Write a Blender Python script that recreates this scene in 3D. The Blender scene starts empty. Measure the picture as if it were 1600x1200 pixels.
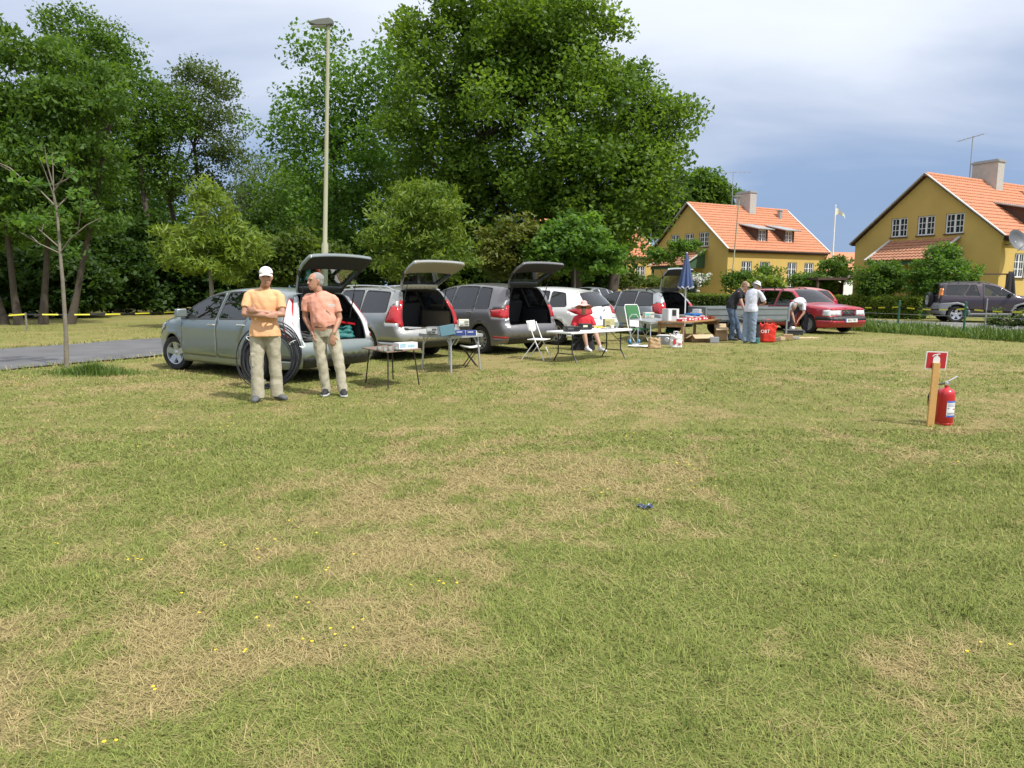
import bpy, bmesh, math, random
import numpy as np
from mathutils import Vector, Matrix
from mathutils.geometry import delaunay_2d_cdt
R = math.radians
random.seed(7)
scene = bpy.context.scene
COL = scene.collection

# ---------------------------------------------------------------- camera
CAM_H, FPX, PITCH = 1.52, 1100.0, math.atan(150.5 / 1100)
cam_d = bpy.data.cameras.new('camera')
cam_d.sensor_width = 36.0
cam_d.lens = 36.0 * FPX / 1600
cam_d.clip_end = 5000
cam = bpy.data.objects.new('camera', cam_d)
cam.location = (0, 0, CAM_H)
cam.rotation_euler = (math.pi / 2 - PITCH, 0, 0)
COL.objects.link(cam)
scene.camera = cam

# ---------------------------------------------------------------- world, sun, exposure
SUN_AZ, SUN_EL = R(128), R(54)          # compass from +Y towards +X
sdir = Vector((math.sin(SUN_AZ) * math.cos(SUN_EL), math.cos(SUN_AZ) * math.cos(SUN_EL), math.sin(SUN_EL)))
world = bpy.data.worlds.new('World')
scene.world = world
world.use_nodes = True
wn, wl = world.node_tree.nodes, world.node_tree.links
wn.clear()
def N(t, **k):
    n = wn.new(t)
    for a, b in k.items(): setattr(n, a, b)
    return n
out = N('ShaderNodeOutputWorld'); bg = N('ShaderNodeBackground'); bg.inputs['Strength'].default_value = 0.1
sky = N('ShaderNodeTexSky', sky_type='NISHITA', sun_disc=False, sun_elevation=SUN_EL, sun_rotation=SUN_AZ)
tc = N('ShaderNodeTexCoord'); sep = N('ShaderNodeSeparateXYZ'); wl.new(tc.outputs['Generated'], sep.inputs[0])
mz = N('ShaderNodeMath', operation='ADD'); mz.inputs[1].default_value = 0.22; wl.new(sep.outputs['Z'], mz.inputs[0])
mz2 = N('ShaderNodeMath', operation='MAXIMUM'); mz2.inputs[1].default_value = 0.1; wl.new(mz.outputs[0], mz2.inputs[0])
dv = N('ShaderNodeVectorMath', operation='DIVIDE'); wl.new(tc.outputs['Generated'], dv.inputs[0])
cmb = N('ShaderNodeCombineXYZ')
for i in range(3): wl.new(mz2.outputs[0], cmb.inputs[i])
wl.new(cmb.outputs[0], dv.inputs[1])
mp = N('ShaderNodeMapping'); mp.inputs['Scale'].default_value = (0.55, 1.1, 0.6); mp.inputs['Rotation'].default_value = (0, 0, 0.5)
wl.new(dv.outputs[0], mp.inputs[0])
nz = N('ShaderNodeTexNoise'); nz.inputs['Scale'].default_value = 1.5; nz.inputs['Detail'].default_value = 6; nz.inputs['Roughness'].default_value = 0.5; nz.inputs['Distortion'].default_value = 0.35
wl.new(mp.outputs[0], nz.inputs['Vector'])
# low storm cloud -> high bright veil, ruffled by the noise
ad = N('ShaderNodeMath', operation='MULTIPLY_ADD'); ad.inputs[1].default_value = 0.42; wl.new(nz.outputs['Fac'], ad.inputs[0])
zz = N('ShaderNodeMath', operation='SUBTRACT'); wl.new(sep.outputs['Z'], zz.inputs[0]); zz.inputs[1].default_value = 0.2
wl.new(zz.outputs[0], ad.inputs[2])
rmp = N('ShaderNodeValToRGB'); wl.new(ad.outputs[0], rmp.inputs[0])
cr = rmp.color_ramp
cr.elements[0].position = 0.03; cr.elements[0].color = (0.215, 0.31, 0.49, 1)
cr.elements[1].position = 0.62; cr.elements[1].color = (0.86, 0.88, 0.93, 1)
e = cr.elements.new(0.13); e.color = (0.235, 0.33, 0.51, 1)
e = cr.elements.new(0.24); e.color = (0.42, 0.485, 0.62, 1)
e = cr.elements.new(0.36); e.color = (0.66, 0.71, 0.80, 1)
sc10 = N('ShaderNodeVectorMath', operation='SCALE'); sc10.inputs['Scale'].default_value = 8.2; wl.new(rmp.outputs[0], sc10.inputs[0])
mix = N('ShaderNodeMix', data_type='RGBA'); mix.inputs[0].default_value = 0.93
wl.new(sky.outputs[0], mix.inputs[6]); wl.new(sc10.outputs[0], mix.inputs[7])
wl.new(mix.outputs[2], bg.inputs[0]); wl.new(bg.outputs[0], out.inputs[0])

sun_d = bpy.data.lights.new('sun', 'SUN'); sun_d.energy = 3.0; sun_d.angle = R(2.0); sun_d.color = (1.0, 0.96, 0.89)
sun = bpy.data.objects.new('sun', sun_d); sun.rotation_euler = sdir.to_track_quat('Z', 'Y').to_euler(); COL.objects.link(sun)
scene.view_settings.view_transform = 'Standard'; scene.view_settings.look = 'None'
scene.view_settings.exposure = 0.72; scene.view_settings.gamma = 1.0; scene.view_settings.use_curve_mapping = False
scene.cycles.max_bounces = 6; scene.cycles.transparent_max_bounces = 8
scene.cycles.diffuse_bounces = 3; scene.cycles.glossy_bounces = 3; scene.cycles.transmission_bounces = 4
scene.cycles.sample_clamp_indirect = 6.0

def G(px, py, z=0.0):
    """where the sight line through photo pixel (px,py) meets height z"""
    v = py - 600
    Y = FPX * math.cos(PITCH) - v * math.sin(PITCH); Z = -(FPX * math.sin(PITCH) + v * math.cos(PITCH))
    t = (z - CAM_H) / Z
    return Vector(((px - 800) * t, Y * t, z))
def AT(px, py, Y):
    """point on that sight line at ground distance Y"""
    v = py - 600
    Yd = FPX * math.cos(PITCH) - v * math.sin(PITCH); Z = -(FPX * math.sin(PITCH) + v * math.cos(PITCH))
    t = Y / Yd
    return Vector(((px - 800) * t, Y, CAM_H + Z * t))

# ---------------------------------------------------------------- materials
MATS = {}
def pm(name, col, rough=0.6, metal=0.0, var=0.12, scale=12.0, bump=0.0, bscale=None, spec=0.5, coat=0.0, emit=None, sub=None):
    """principled surface with noise-varied colour, roughness and relief"""
    if name in MATS: return MATS[name]
    m = bpy.data.materials.new(name); m.use_nodes = True; MATS[name] = m
    nt = m.node_tree; b = nt.nodes['Principled BSDF']
    tcn = nt.nodes.new('ShaderNodeTexCoord')
    n = nt.nodes.new('ShaderNodeTexNoise'); n.inputs['Scale'].default_value = scale; n.inputs['Detail'].default_value = 4
    nt.links.new(tcn.outputs['Object'], n.inputs['Vector'])
    mx = nt.nodes.new('ShaderNodeMix'); mx.data_type = 'RGBA'
    lo = [max(0, c * (1 - var)) for c in col]; hi = [min(1, c * (1 + var)) for c in col]
    mx.inputs[6].default_value = (*lo, 1); mx.inputs[7].default_value = (*hi, 1)
    nt.links.new(n.outputs['Fac'], mx.inputs[0]); nt.links.new(mx.outputs[2], b.inputs['Base Color'])
    b.inputs['Roughness'].default_value = rough; b.inputs['Metallic'].default_value = metal
    b.inputs['Specular IOR Level'].default_value = spec
    if coat: b.inputs['Coat Weight'].default_value = coat; b.inputs['Coat Roughness'].default_value = 0.06
    if emit: b.inputs['Emission Color'].default_value = (*emit[0], 1); b.inputs['Emission Strength'].default_value = emit[1]
    if bump:
        n2 = nt.nodes.new('ShaderNodeTexNoise'); n2.inputs['Scale'].default_value = bscale or scale * 4; n2.inputs['Detail'].default_value = 5
        nt.links.new(tcn.outputs['Object'], n2.inputs['Vector'])
        bp = nt.nodes.new('ShaderNodeBump'); bp.inputs['Strength'].default_value = bump; bp.inputs['Distance'].default_value = 0.02
        nt.links.new(n2.outputs['Fac'], bp.inputs['Height']); nt.links.new(bp.outputs[0], b.inputs['Normal'])
    return m
def glass_mat(name, tint, refl=0.04, opaque=0.0, rough=0.02, gain=1.0):
    """window glass: tinted see-through sheet with a mirror on top"""
    if name in MATS: return MATS[name]
    m = bpy.data.materials.new(name); m.use_nodes = True; MATS[name] = m
    nt = m.node_tree; nt.nodes.clear()
    o = nt.nodes.new('ShaderNodeOutputMaterial'); tr = nt.nodes.new('ShaderNodeBsdfTransparent'); tr.inputs[0].default_value = (*tint, 1)
    gl = nt.nodes.new('ShaderNodeBsdfGlossy'); gl.inputs['Roughness'].default_value = rough; gl.inputs[0].default_value = (0.95, 0.97, 1, 1)
    lw = nt.nodes.new('ShaderNodeFresnel'); lw.inputs['IOR'].default_value = 1.5
    nzn = nt.nodes.new('ShaderNodeTexNoise'); nzn.inputs['Scale'].default_value = 2.5
    tcn = nt.nodes.new('ShaderNodeTexCoord'); nt.links.new(tcn.outputs['Object'], nzn.inputs['Vector'])
    bp = nt.nodes.new('ShaderNodeBump'); bp.inputs['Strength'].default_value = 0.03; nt.links.new(nzn.outputs['Fac'], bp.inputs['Height']); nt.links.new(bp.outputs[0], gl.inputs['Normal'])
    ml = nt.nodes.new('ShaderNodeMath'); ml.operation = 'MULTIPLY_ADD'; ml.inputs[1].default_value = gain; ml.inputs[2].default_value = refl
    nt.links.new(lw.outputs[0], ml.inputs[0])
    mxs = nt.nodes.new('ShaderNodeMixShader'); nt.links.new(ml.outputs[0], mxs.inputs[0]); nt.links.new(tr.outputs[0], mxs.inputs[1]); nt.links.new(gl.outputs[0], mxs.inputs[2])
    nt.links.new(mxs.outputs[0], o.inputs[0])
    return m
def leaf_mat(name, dark, light, trans=0.35, rough=0.55):
    """leaf: colour picked per leaf from the 'lv' attribute, light shines through"""
    if name in MATS: return MATS[name]
    m = bpy.data.materials.new(name); m.use_nodes = True; MATS[name] = m
    nt = m.node_tree; nt.nodes.clear()
    o = nt.nodes.new('ShaderNodeOutputMaterial')
    at = nt.nodes.new('ShaderNodeAttribute'); at.attribute_name = 'lv'
    mx = nt.nodes.new('ShaderNodeMix'); mx.data_type = 'RGBA'; mx.inputs[6].default_value = (*dark, 1); mx.inputs[7].default_value = (*light, 1)
    nt.links.new(at.outputs['Fac'], mx.inputs[0])
    d = nt.nodes.new('ShaderNodeBsdfPrincipled'); d.inputs['Roughness'].default_value = rough; d.inputs['Specular IOR Level'].default_value = 0.35
    nt.links.new(mx.outputs[2], d.inputs['Base Color'])
    t = nt.nodes.new('ShaderNodeBsdfTranslucent')
    mg = nt.nodes.new('ShaderNodeMix'); mg.data_type = 'RGBA'; mg.blend_type = 'MULTIPLY'; mg.inputs[0].default_value = 1; mg.inputs[7].default_value = (1.25, 1.2, 0.5, 1)
    nt.links.new(mx.outputs[2], mg.inputs[6]); nt.links.new(mg.outputs[2], t.inputs[0])
    ms = nt.nodes.new('ShaderNodeMixShader'); ms.inputs[0].default_value = trans
    nt.links.new(d.outputs[0], ms.inputs[1]); nt.links.new(t.outputs[0], ms.inputs[2]); nt.links.new(ms.outputs[0], o.inputs[0])
    return m

# ---------------------------------------------------------------- object helpers
def link(o, parent=None):
    COL.objects.link(o)
    if parent is not None: o.parent = parent
    return o
def tag(o, label=None, cat=None, group=None, kind=None):
    if label: o['label'] = label
    if cat: o['category'] = cat
    if group: o['group'] = group
    if kind: o['kind'] = kind
    return o
def empty(name, loc=(0, 0, 0), rz=0.0, label=None, cat=None, group=None, parent=None):
    o = bpy.data.objects.new(name, None); o.location = loc; o.rotation_euler = (0, 0, rz); o.empty_display_size = 0.2
    link(o, parent); return tag(o, label, cat, group)
def smooth_mesh(me, angle=None):
    me.polygons.foreach_set('use_smooth', np.ones(len(me.polygons), dtype=bool))
    if angle is not None: me.set_sharp_from_angle(angle=angle)
def copy_tree(o, parent=None):
    c = o.copy(); COL.objects.link(c)
    if parent is not None: c.parent = parent
    for ch in list(o.children): copy_tree(ch, c)
    return c
def mesh_np(name, V, F, mats, attr=None, smooth=False):
    """mesh from numpy vertex array and (n,k) face array"""
    me = bpy.data.meshes.new(name)
    V = np.ascontiguousarray(V, dtype=np.float32); F = np.ascontiguousarray(F, dtype=np.int32)
    n, k = F.shape
    me.vertices.add(len(V)); me.vertices.foreach_set('co', V.ravel())
    me.loops.add(n * k); me.loops.foreach_set('vertex_index', F.ravel())
    me.polygons.add(n); me.polygons.foreach_set('loop_start', np.arange(n, dtype=np.int32) * k)
    if attr is not None:
        for an, av in attr.items():
            a = me.attributes.new(an, 'FLOAT', 'POINT'); a.data.foreach_set('value', np.ascontiguousarray(av, dtype=np.float32))
    me.update(calc_edges=True)
    if smooth: me.polygons.foreach_set('use_smooth', np.ones(n, dtype=bool))
    for m in (mats if isinstance(mats, (list, tuple)) else [mats]): me.materials.append(m)
    return me
class MB:
    """collects boxes, tubes, lathes and sheets; build() makes ONE mesh object"""
    def __init__(self): self.v = []; self.f = []; self.m = []; self.M = Matrix()
    def add(self, vs, fs, m=0):
        b = len(self.v); self.v += [tuple(self.M @ Vector(p)) for p in vs]
        self.f += [tuple(i + b for i in q) for q in fs]; self.m += [m] * len(fs); return self
    def box(self, c, s, m=0, rz=0.0, rx=0.0, ry=0.0, taper=1.0):
        x, y, z = (k / 2 for k in s); M = Matrix.Translation(c) @ Matrix.Rotation(rz, 4, 'Z') @ Matrix.Rotation(rx, 4, 'X') @ Matrix.Rotation(ry, 4, 'Y')
        p = [(-x, -y, -z), (x, -y, -z), (x, y, -z), (-x, y, -z)] + [(a * taper, b * taper, z) for a, b in ((-x, -y), (x, -y), (x, y), (-x, y))]
        return self.add([M @ Vector(q) for q in p], [(3, 2, 1, 0), (4, 5, 6, 7), (0, 1, 5, 4), (1, 2, 6, 5), (2, 3, 7, 6), (3, 0, 4, 7)], m)
    def bar(self, a, b, w, d, m=0, up=(0, 0, 1)):
        a, b = Vector(a), Vector(b); t = (b - a).normalized(); u = Vector(up)
        s = t.cross(u)
        if s.length < 1e-4: s = t.cross(Vector((1, 0, 0)))
        s.normalize(); u = s.cross(t)
        p = []
        for q in (a, b): p += [q + s * i * w / 2 + u * j * d / 2 for i, j in ((-1, -1), (1, -1), (1, 1), (-1, 1))]
        return self.add(p, [(0, 1, 2, 3), (7, 6, 5, 4), (0, 4, 5, 1), (1, 5, 6, 2), (2, 6, 7, 3), (3, 7, 4, 0)], m)
    def tube(self, pts, r, n=8, m=0, closed=False, caps=True):
        pts = [Vector(p) for p in pts]; k = len(pts)
        rs = r if isinstance(r, (list, tuple)) else [r] * k
        ref = None; vs = []
        for i, p in enumerate(pts):
            if closed: t = pts[(i + 1) % k] - pts[i - 1]
            else: t = pts[min(i + 1, k - 1)] - pts[max(i - 1, 0)]
            if t.length < 1e-9: t = Vector((0, 0, 1))
            t.normalize()
            if ref is None:
                ref = t.cross(Vector((0, 0, 1)))
                if ref.length < 0.05: ref = t.cross(Vector((0, 1, 0)))
            ref = ref - t * ref.dot(t); ref.normalize(); o2 = t.cross(ref)
            vs += [p + (ref * math.cos(a) + o2 * math.sin(a)) * rs[i] for a in (2 * math.pi * j / n for j in range(n))]
        fs = []
        for i in range(k if closed else k - 1):
            a, b = i * n, ((i + 1) % k) * n
            fs += [(a + j, a + (j + 1) % n, b + (j + 1) % n, b + j) for j in range(n)]
        if not closed and caps: fs += [tuple(range(n))[::-1], tuple((k - 1) * n + j for j in range(n))]
        return self.add(vs, fs, m)
    def lathe(self, prof, c=(0, 0, 0), n=24, m=0, axis='Z', caps=True):
        vs = []; c = Vector(c)
        for r, h in prof:
            for j in range(n):
                a = 2 * math.pi * j / n; x, y = r * math.cos(a), r * math.sin(a)
                vs.append(c + Vector((x, y, h) if axis == 'Z' else (x, h, y) if axis == 'Y' else (h, x, y)))
        fs = []
        for i in range(len(prof) - 1):
            for j in range(n):
                q = (i * n + j, i * n + (j + 1) % n, (i + 1) * n + (j + 1) % n, (i + 1) * n + j)
                fs.append(q if axis != 'Y' else q[::-1])
        if caps:
            fs.append(tuple(range(n))[::-1]); fs.append(tuple((len(prof) - 1) * n + j for j in range(n)))
        return self.add(vs, fs, m)
    def prism(self, poly, h0, h1, m=0, plane='XY'):
        n = len(poly)
        def P(a, b, h): return (a, b, h) if plane == 'XY' else (a, h, b) if plane == 'XZ' else (h, a, b)
        vs = [P(a, b, h0) for a, b in poly] + [P(a, b, h1) for a, b in poly]
        fs = [tuple(range(n))[::-1], tuple(range(n, 2 * n))] + [(i, (i + 1) % n, n + (i + 1) % n, n + i) for i in range(n)]
        if plane == 'XZ': fs = [q[::-1] for q in fs]
        return self.add(vs, fs, m)
    def grid(self, fn, nu, nv, m=0):
        vs = [fn(i / nu, j / nv) for i in range(nu + 1) for j in range(nv + 1)]
        fs = [(i * (nv + 1) + j, (i + 1) * (nv + 1) + j, (i + 1) * (nv + 1) + j + 1, i * (nv + 1) + j + 1) for i in range(nu) for j in range(nv)]
        return self.add(vs, fs, m)
    def build(self, name, mats, parent=None, smooth=None, bevel=0.0, loc=None, rz=None, fix=False):
        me = bpy.data.meshes.new(name); me.from_pydata(self.v, [], self.f)
        mats = mats if isinstance(mats, (list, tuple)) else [mats]
        for mm in mats: me.materials.append(mm)
        me.polygons.foreach_set('material_index', self.m); me.update()
        if fix:
            bm = bmesh.new(); bm.from_mesh(me); bmesh.ops.recalc_face_normals(bm, faces=bm.faces); bm.to_mesh(me); bm.free()
        if smooth is not None: smooth_mesh(me, R(smooth))
        o = bpy.data.objects.new(name, me); link(o, parent)
        if loc is not None: o.location = loc
        if rz is not None: o.rotation_euler = (0, 0, rz)
        if bevel:
            md = o.modifiers.new('bevel', 'BEVEL'); md.width = bevel; md.segments = 2; md.limit_method = 'ANGLE'; md.angle_limit = R(40)
        return o
def text_mesh(name, s, size, mat, parent, loc, rot, depth=0.002):
    cu = bpy.data.curves.new(name, 'FONT'); cu.body = s; cu.size = size; cu.extrude = depth; cu.align_x = 'CENTER'; cu.align_y = 'CENTER'; cu.resolution_u = 3
    o = bpy.data.objects.new(name, cu); COL.objects.link(o)
    dg = bpy.context.evaluated_depsgraph_get(); me = bpy.data.meshes.new_from_object(o.evaluated_get(dg))
    bpy.data.objects.remove(o); bpy.data.curves.remove(cu)
    me.materials.clear(); me.materials.append(mat)
    o = bpy.data.objects.new(name, me); link(o, parent); o.location = loc; o.rotation_euler = rot
    return o
def wob(n, amp, rnd=random): return [rnd.uniform(-amp, amp) for _ in range(n)]
def bez(a, b, c, n):
    a, b, c = Vector(a), Vector(b), Vector(c)
    return [a * (1 - t) ** 2 + b * 2 * t * (1 - t) + c * t * t for t in (i / n for i in range(n + 1))]
# ---------------------------------------------------------------- ground
rng = np.random.default_rng(11)
class VNoise:
    def __init__(self, seed): self.t = np.random.default_rng(seed).random((256, 256))
    def __call__(self, x, y):
        xi = np.floor(x).astype(int); yi = np.floor(y).astype(int); fx = x - xi; fy = y - yi
        fx = fx * fx * (3 - 2 * fx); fy = fy * fy * (3 - 2 * fy); t = self.t
        a = t[xi % 256, yi % 256]; b = t[(xi + 1) % 256, yi % 256]; c = t[xi % 256, (yi + 1) % 256]; d = t[(xi + 1) % 256, (yi + 1) % 256]
        return (a * (1 - fx) + b * fx) * (1 - fy) + (c * (1 - fx) + d * fx) * fy
vn = [VNoise(i + 3) for i in range(6)]
def sstep(a, b, x):
    t = np.clip((x - a) / (b - a), 0, 1); return t * t * (3 - 2 * t)
def straw_field(x, y):
    """0 = green turf, 1 = parched straw"""
    wx = x + 0.5 * vn[4](x * 1.3, y * 1.3); wy = y + 0.5 * vn[5](x * 1.3 + 7, y * 1.3)
    n = 0.20 * vn[0](wx * 0.5 + 3.1, wy * 0.5 + 8.2) + 0.24 * vn[1](wx * 1.4, wy * 1.4) + 0.31 * vn[2](wx * 4.2, wy * 4.2) + 0.25 * vn[3](x * 12, y * 12)
    for cx, cy, r, a in PATCHES: n = n + .85 * a * np.exp(-((x - cx) ** 2 + ((y - cy) * 0.9) ** 2) / (r * r))
    return sstep(0.405, 0.78, n)
PATCHES = [(-0.9, 3.8, 1.2, .13), (-1.55, 2.7, 0.5, .16), (0.2, 5.2, 1.3, .12), (1.5, 2.75, 0.45, .12), (-0.9, 5.3, .9, .10), (0.5, 3.0, 0.9, -.17), (-2.2, 7.3, 1.4, -.14), (2.2, 3.9, 0.9, -.12), (3.0, 5.0, 1.5, -.04), (-3.0, 5.0, 1.2, -.05)]
def height_field(x, y):
    return 0.03 * (vn[0](x * 0.35 + 20, y * 0.35) - 0.5) * np.clip(y / 6, 0, 1) + 0.016 * (vn[1](x * 1.7, y * 1.7 + 9) - 0.5)
def spaced(lo, hi, step, far, sgn=True):
    a = list(np.arange(lo, hi, step)); s = step; x = hi; up = []
    while x < far: up.append(x); s *= 1.35; x += s
    up.append(far); s = step; x = lo - step; dn = []
    while x > -far: dn.append(x); s *= 1.35; x -= s
    dn.append(-far)
    return np.array(dn[::-1] + a + up)
gx = spaced(-12, 13, 0.15, 1500.0); gy = spaced(1.0, 26, 0.15, 1500.0)
XX, YY = np.meshgrid(gx, gy, indexing='ij')
zz_ = height_field(XX, YY); zz_ = np.where((np.abs(XX) > 60) | (YY > 90) | (YY < -40), 0, zz_)
nx_, ny_ = XX.shape
V = np.stack([XX.ravel(), YY.ravel(), zz_.ravel()], 1)
I = np.arange(nx_ * ny_).reshape(nx_, ny_)
F = np.stack([I[:-1, :-1].ravel(), I[1:, :-1].ravel(), I[1:, 1:].ravel(), I[:-1, 1:].ravel()], 1)
def turf_mat(name, blade=False):
    m = bpy.data.materials.new(name); m.use_nodes = True; nt = m.node_tree; b = nt.nodes['Principled BSDF']
    L = nt.links.new
    at = nt.nodes.new('ShaderNodeAttribute'); at.attribute_name = 'straw'
    tcn = nt.nodes.new('ShaderNodeTexCoord')
    def noise(s, d=3):
        n = nt.nodes.new('ShaderNodeTexNoise'); n.inputs['Scale'].default_value = s; n.inputs['Detail'].default_value = d; n.inputs['Roughness'].default_value = .65
        L(tcn.outputs['Object'], n.inputs['Vector']); return n
    def mixc(f, a, c):
        x = nt.nodes.new('ShaderNodeMix'); x.data_type = 'RGBA'
        for s, q in ((6, a), (7, c)):
            if isinstance(q, tuple): x.inputs[s].default_value = (*q, 1)
            else: L(q, x.inputs[s])
        L(f, x.inputs[0]); return x.outputs[2]
    def ramp(src, a, c):
        r = nt.nodes.new('ShaderNodeMapRange'); r.inputs[1].default_value = a; r.inputs[2].default_value = c; L(src, r.inputs[0]); return r.outputs[0]
    if blade:
        lv = nt.nodes.new('ShaderNodeAttribute'); lv.attribute_name = 'lv'
        g = mixc(lv.outputs['Fac'], (0.092, 0.136, 0.024), (0.280, 0.318, 0.082))
        s = mixc(lv.outputs['Fac'], (0.25, 0.195, 0.078), (0.47, 0.38, 0.185))
    else:
        n1 = noise(30); n2 = noise(3.0, 5); n3 = noise(.22, 4)
        g = mixc(ramp(n1.outputs['Fac'], .3, .7), (0.120, 0.132, 0.030), (0.250, 0.250, 0.075))
        g = mixc(ramp(n2.outputs['Fac'], .42, .72), g, (0.25, 0.235, 0.08))
        g = mixc(ramp(n3.outputs['Fac'], .45, .75), g, (0.24, 0.23, 0.075))
        s = mixc(ramp(n1.outputs['Fac'], .3, .7), (0.21, 0.165, 0.064), (0.38, 0.305, 0.140))
    c = mixc(at.outputs['Fac'], g, s)
    L(c, b.inputs['Base Color']); b.inputs['Roughness'].default_value = 0.85; b.inputs['Specular IOR Level'].default_value = 0.2
    if not blade:
        n4 = noise(45, 5); bp = nt.nodes.new('ShaderNodeBump'); bp.inputs['Strength'].default_value = 0.9; bp.inputs['Distance'].default_value = 0.03
        L(n4.outputs['Fac'], bp.inputs['Height']); L(bp.outputs[0], b.inputs['Normal'])
    return m
TURF, BLADE = turf_mat('turf'), turf_mat('grass_blade', True)
gm = mesh_np('ground', V, F, TURF, {'straw': straw_field(V[:, 0], V[:, 1])}, smooth=True)
ground = link(bpy.data.objects.new('ground', gm)); tag(ground, 'mown parched grass field', None, None, 'structure')

# paved lane on the left and lot on the right
def strip_poly(name, poly, z, mat, label):
    b = MB(); n = len(poly)
    b.add([(x, y, z) for x, y in poly], [tuple(range(n))]); o = b.build(name, mat); return tag(o, label, None, None, 'structure')
ASPH = pm('asphalt', (0.125, 0.126, 0.132), 0.9, var=.45, scale=1.3, bump=.5, bscale=90)
rd = Vector((0.455, 0.89)); rp = Vector((-9.4, 12.84)); rnrm = Vector((-0.89, 0.455))
def rpt(a, b): q = rp + rd * a + rnrm * b; return (q.x, q.y)
b = MB(); nseg = 60
rv = []
for i in range(nseg + 1):
    a = -14 + i * 1.4
    rv += [(*rpt(a, 0.0 + .10 * math.sin(a * 1.9) + .05 * math.sin(a * 5)), .022), (*rpt(a, 5.0 + .10 * math.sin(a * 2.3 + 1) + .05 * math.sin(a * 6)), .022)]
b.add(rv, [(2 * i, 2 * i + 2, 2 * i + 3, 2 * i + 1) for i in range(nseg)])
tag(b.build('road', ASPH, fix=True), 'grey asphalt lane crossing behind the parked cars', None, None, 'structure')
LOT = pm('gravel_lot', (0.19, 0.185, 0.175), 0.95, var=.3, scale=5, bump=.6, bscale=60)
vd = Vector((0.365, -0.931)); vp = Vector((12.3, 24.2)); vnm = Vector((0.931, 0.365))
def vpt(a, b): q = vp + vd * a + vnm * b; return (q.x, q.y)
strip_poly('parking_lot', [vpt(-22, 3.0), vpt(12, 3.0), vpt(12, 30), vpt(3.3, 12), vpt(-8, 7.0), vpt(-22, 7)], .024, LOT, 'grey gravel parking strip in front of the houses')

# ---------------------------------------------------------------- grass blades
def on_road(x, y):
    dx, dy = x - rp.x, y - rp.y; o = dx * rnrm.x + dy * rnrm.y
    return (o > -0.05) & (o < 5.05)
def on_lot(x, y):
    dx, dy = x - vp.x, y - vp.y; return (dx * vnm.x + dy * vnm.y) > 2.9
def blades(x, y, length, width, lean, az, lv, st, curl=0.35):
    """bent two-segment blades: 5 verts as one quad and a tip triangle folded into quads"""
    n = len(x); z = height_field(x, y) - 0.004
    dirx, diry = np.cos(az), np.sin(az); px, py = -diry, dirx
    sl, cl = np.sin(lean), np.cos(lean); l2 = np.clip(lean + curl, 0, 1.62); s2, c2 = np.sin(l2), np.cos(l2)
    mx_, my_, mz_ = x + dirx * sl * length * .55, y + diry * sl * length * .55, z + cl * length * .55
    tx, ty, tz = mx_ + dirx * s2 * length * .45, my_ + diry * s2 * length * .45, np.maximum(mz_ + c2 * length * .45, z + .003)
    w = width / 2
    V = np.empty((n, 5, 3))
    V[:, 0] = np.stack([x - px * w, y - py * w, z], 1); V[:, 1] = np.stack([x + px * w, y + py * w, z], 1)
    V[:, 2] = np.stack([mx_ + px * w * .8, my_ + py * w * .8, mz_], 1); V[:, 3] = np.stack([mx_ - px * w * .8, my_ - py * w * .8, mz_], 1)
    V[:, 4] = np.stack([tx, ty, tz], 1)
    i = np.arange(n)[:, None] * 5
    F = np.concatenate([i + [0, 1, 2], i + [0, 2, 3], i + [3, 2, 4]], 0)
    return V.reshape(-1, 3), F, np.repeat(lv, 5), np.repeat(st, 5)
def simple_blades(x, y, length, width, lean, az, lv, st):
    n = len(x); z = height_field(x, y) - 0.004; dx, dy = np.cos(az), np.sin(az); w = width / 2; s, c = np.sin(lean), np.cos(lean)
    V = np.empty((n, 3, 3))
    V[:, 0] = np.stack([x + dy * w, y - dx * w, z], 1); V[:, 1] = np.stack([x - dy * w, y + dx * w, z], 1)
    V[:, 2] = np.stack([x + dx * s * length, y + dy * s * length, z + c * length], 1)
    return V.reshape(-1, 3), np.arange(n * 3).reshape(n, 3), np.repeat(lv, 3), np.repeat(st, 3)
def grass_band(d0, d1, dens, L0, L1, w0, w1, seed, bent):
    r = np.random.default_rng(seed)
    n = int(dens * ((d1 ** 2 - d0 ** 2) * .80 + (d1 - d0) * 1.2))
    y = np.sqrt(r.random(n) * (d1 ** 2 - d0 ** 2) + d0 ** 2); x = (r.random(n) * 2 - 1) * (y * .80 + .6)
    st = straw_field(x, y)
    tuft = vn[3](x * 5 + 40, y * 5) * .6 + vn[2](x * 13, y * 13 + 5) * .4
    keep = (r.random(n) < (1.05 - .55 * st) * (.25 + 1.3 * tuft)) & ~on_road(x, y) & ~on_lot(x, y)
    x, y, st, tuft = x[keep], y[keep], st[keep], tuft[keep]; n = len(x)
    pp = np.clip(st * .95 - .04 + (r.random(n) - .5) * .95, 0, 1); pp = sstep(.2, .8, pp)
    tall = np.clip(tuft * 1.5 - .2, .4, 1.35) * (1.1 - .35 * st)
    length = (L0 + (L1 - L0) * r.random(n) ** 1.6) * tall; width = w0 + (w1 - w0) * r.random(n)
    lean = np.clip(r.normal(.75, .33, n) + .35 * st, .05, 1.5); az = r.random(n) * 2 * math.pi
    lv = np.clip(r.random(n) * .6 + .75 * (vn[1](x * 2, y * 2) * .5 + vn[2](x * 5.5 + 3, y * 5.5) * .5) - .12, 0, 1)
    return (blades if bent else simple_blades)(x, y, length, width, lean, az, lv, pp)
def join_np(parts):
    Vs, Fs, ls, ss = [], [], [], []; o = 0
    for v, f, l, s in parts: Vs.append(v); Fs.append(f + o); ls.append(l); ss.append(s); o += len(v)
    return np.concatenate(Vs), np.concatenate(Fs), np.concatenate(ls), np.concatenate(ss)
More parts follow.
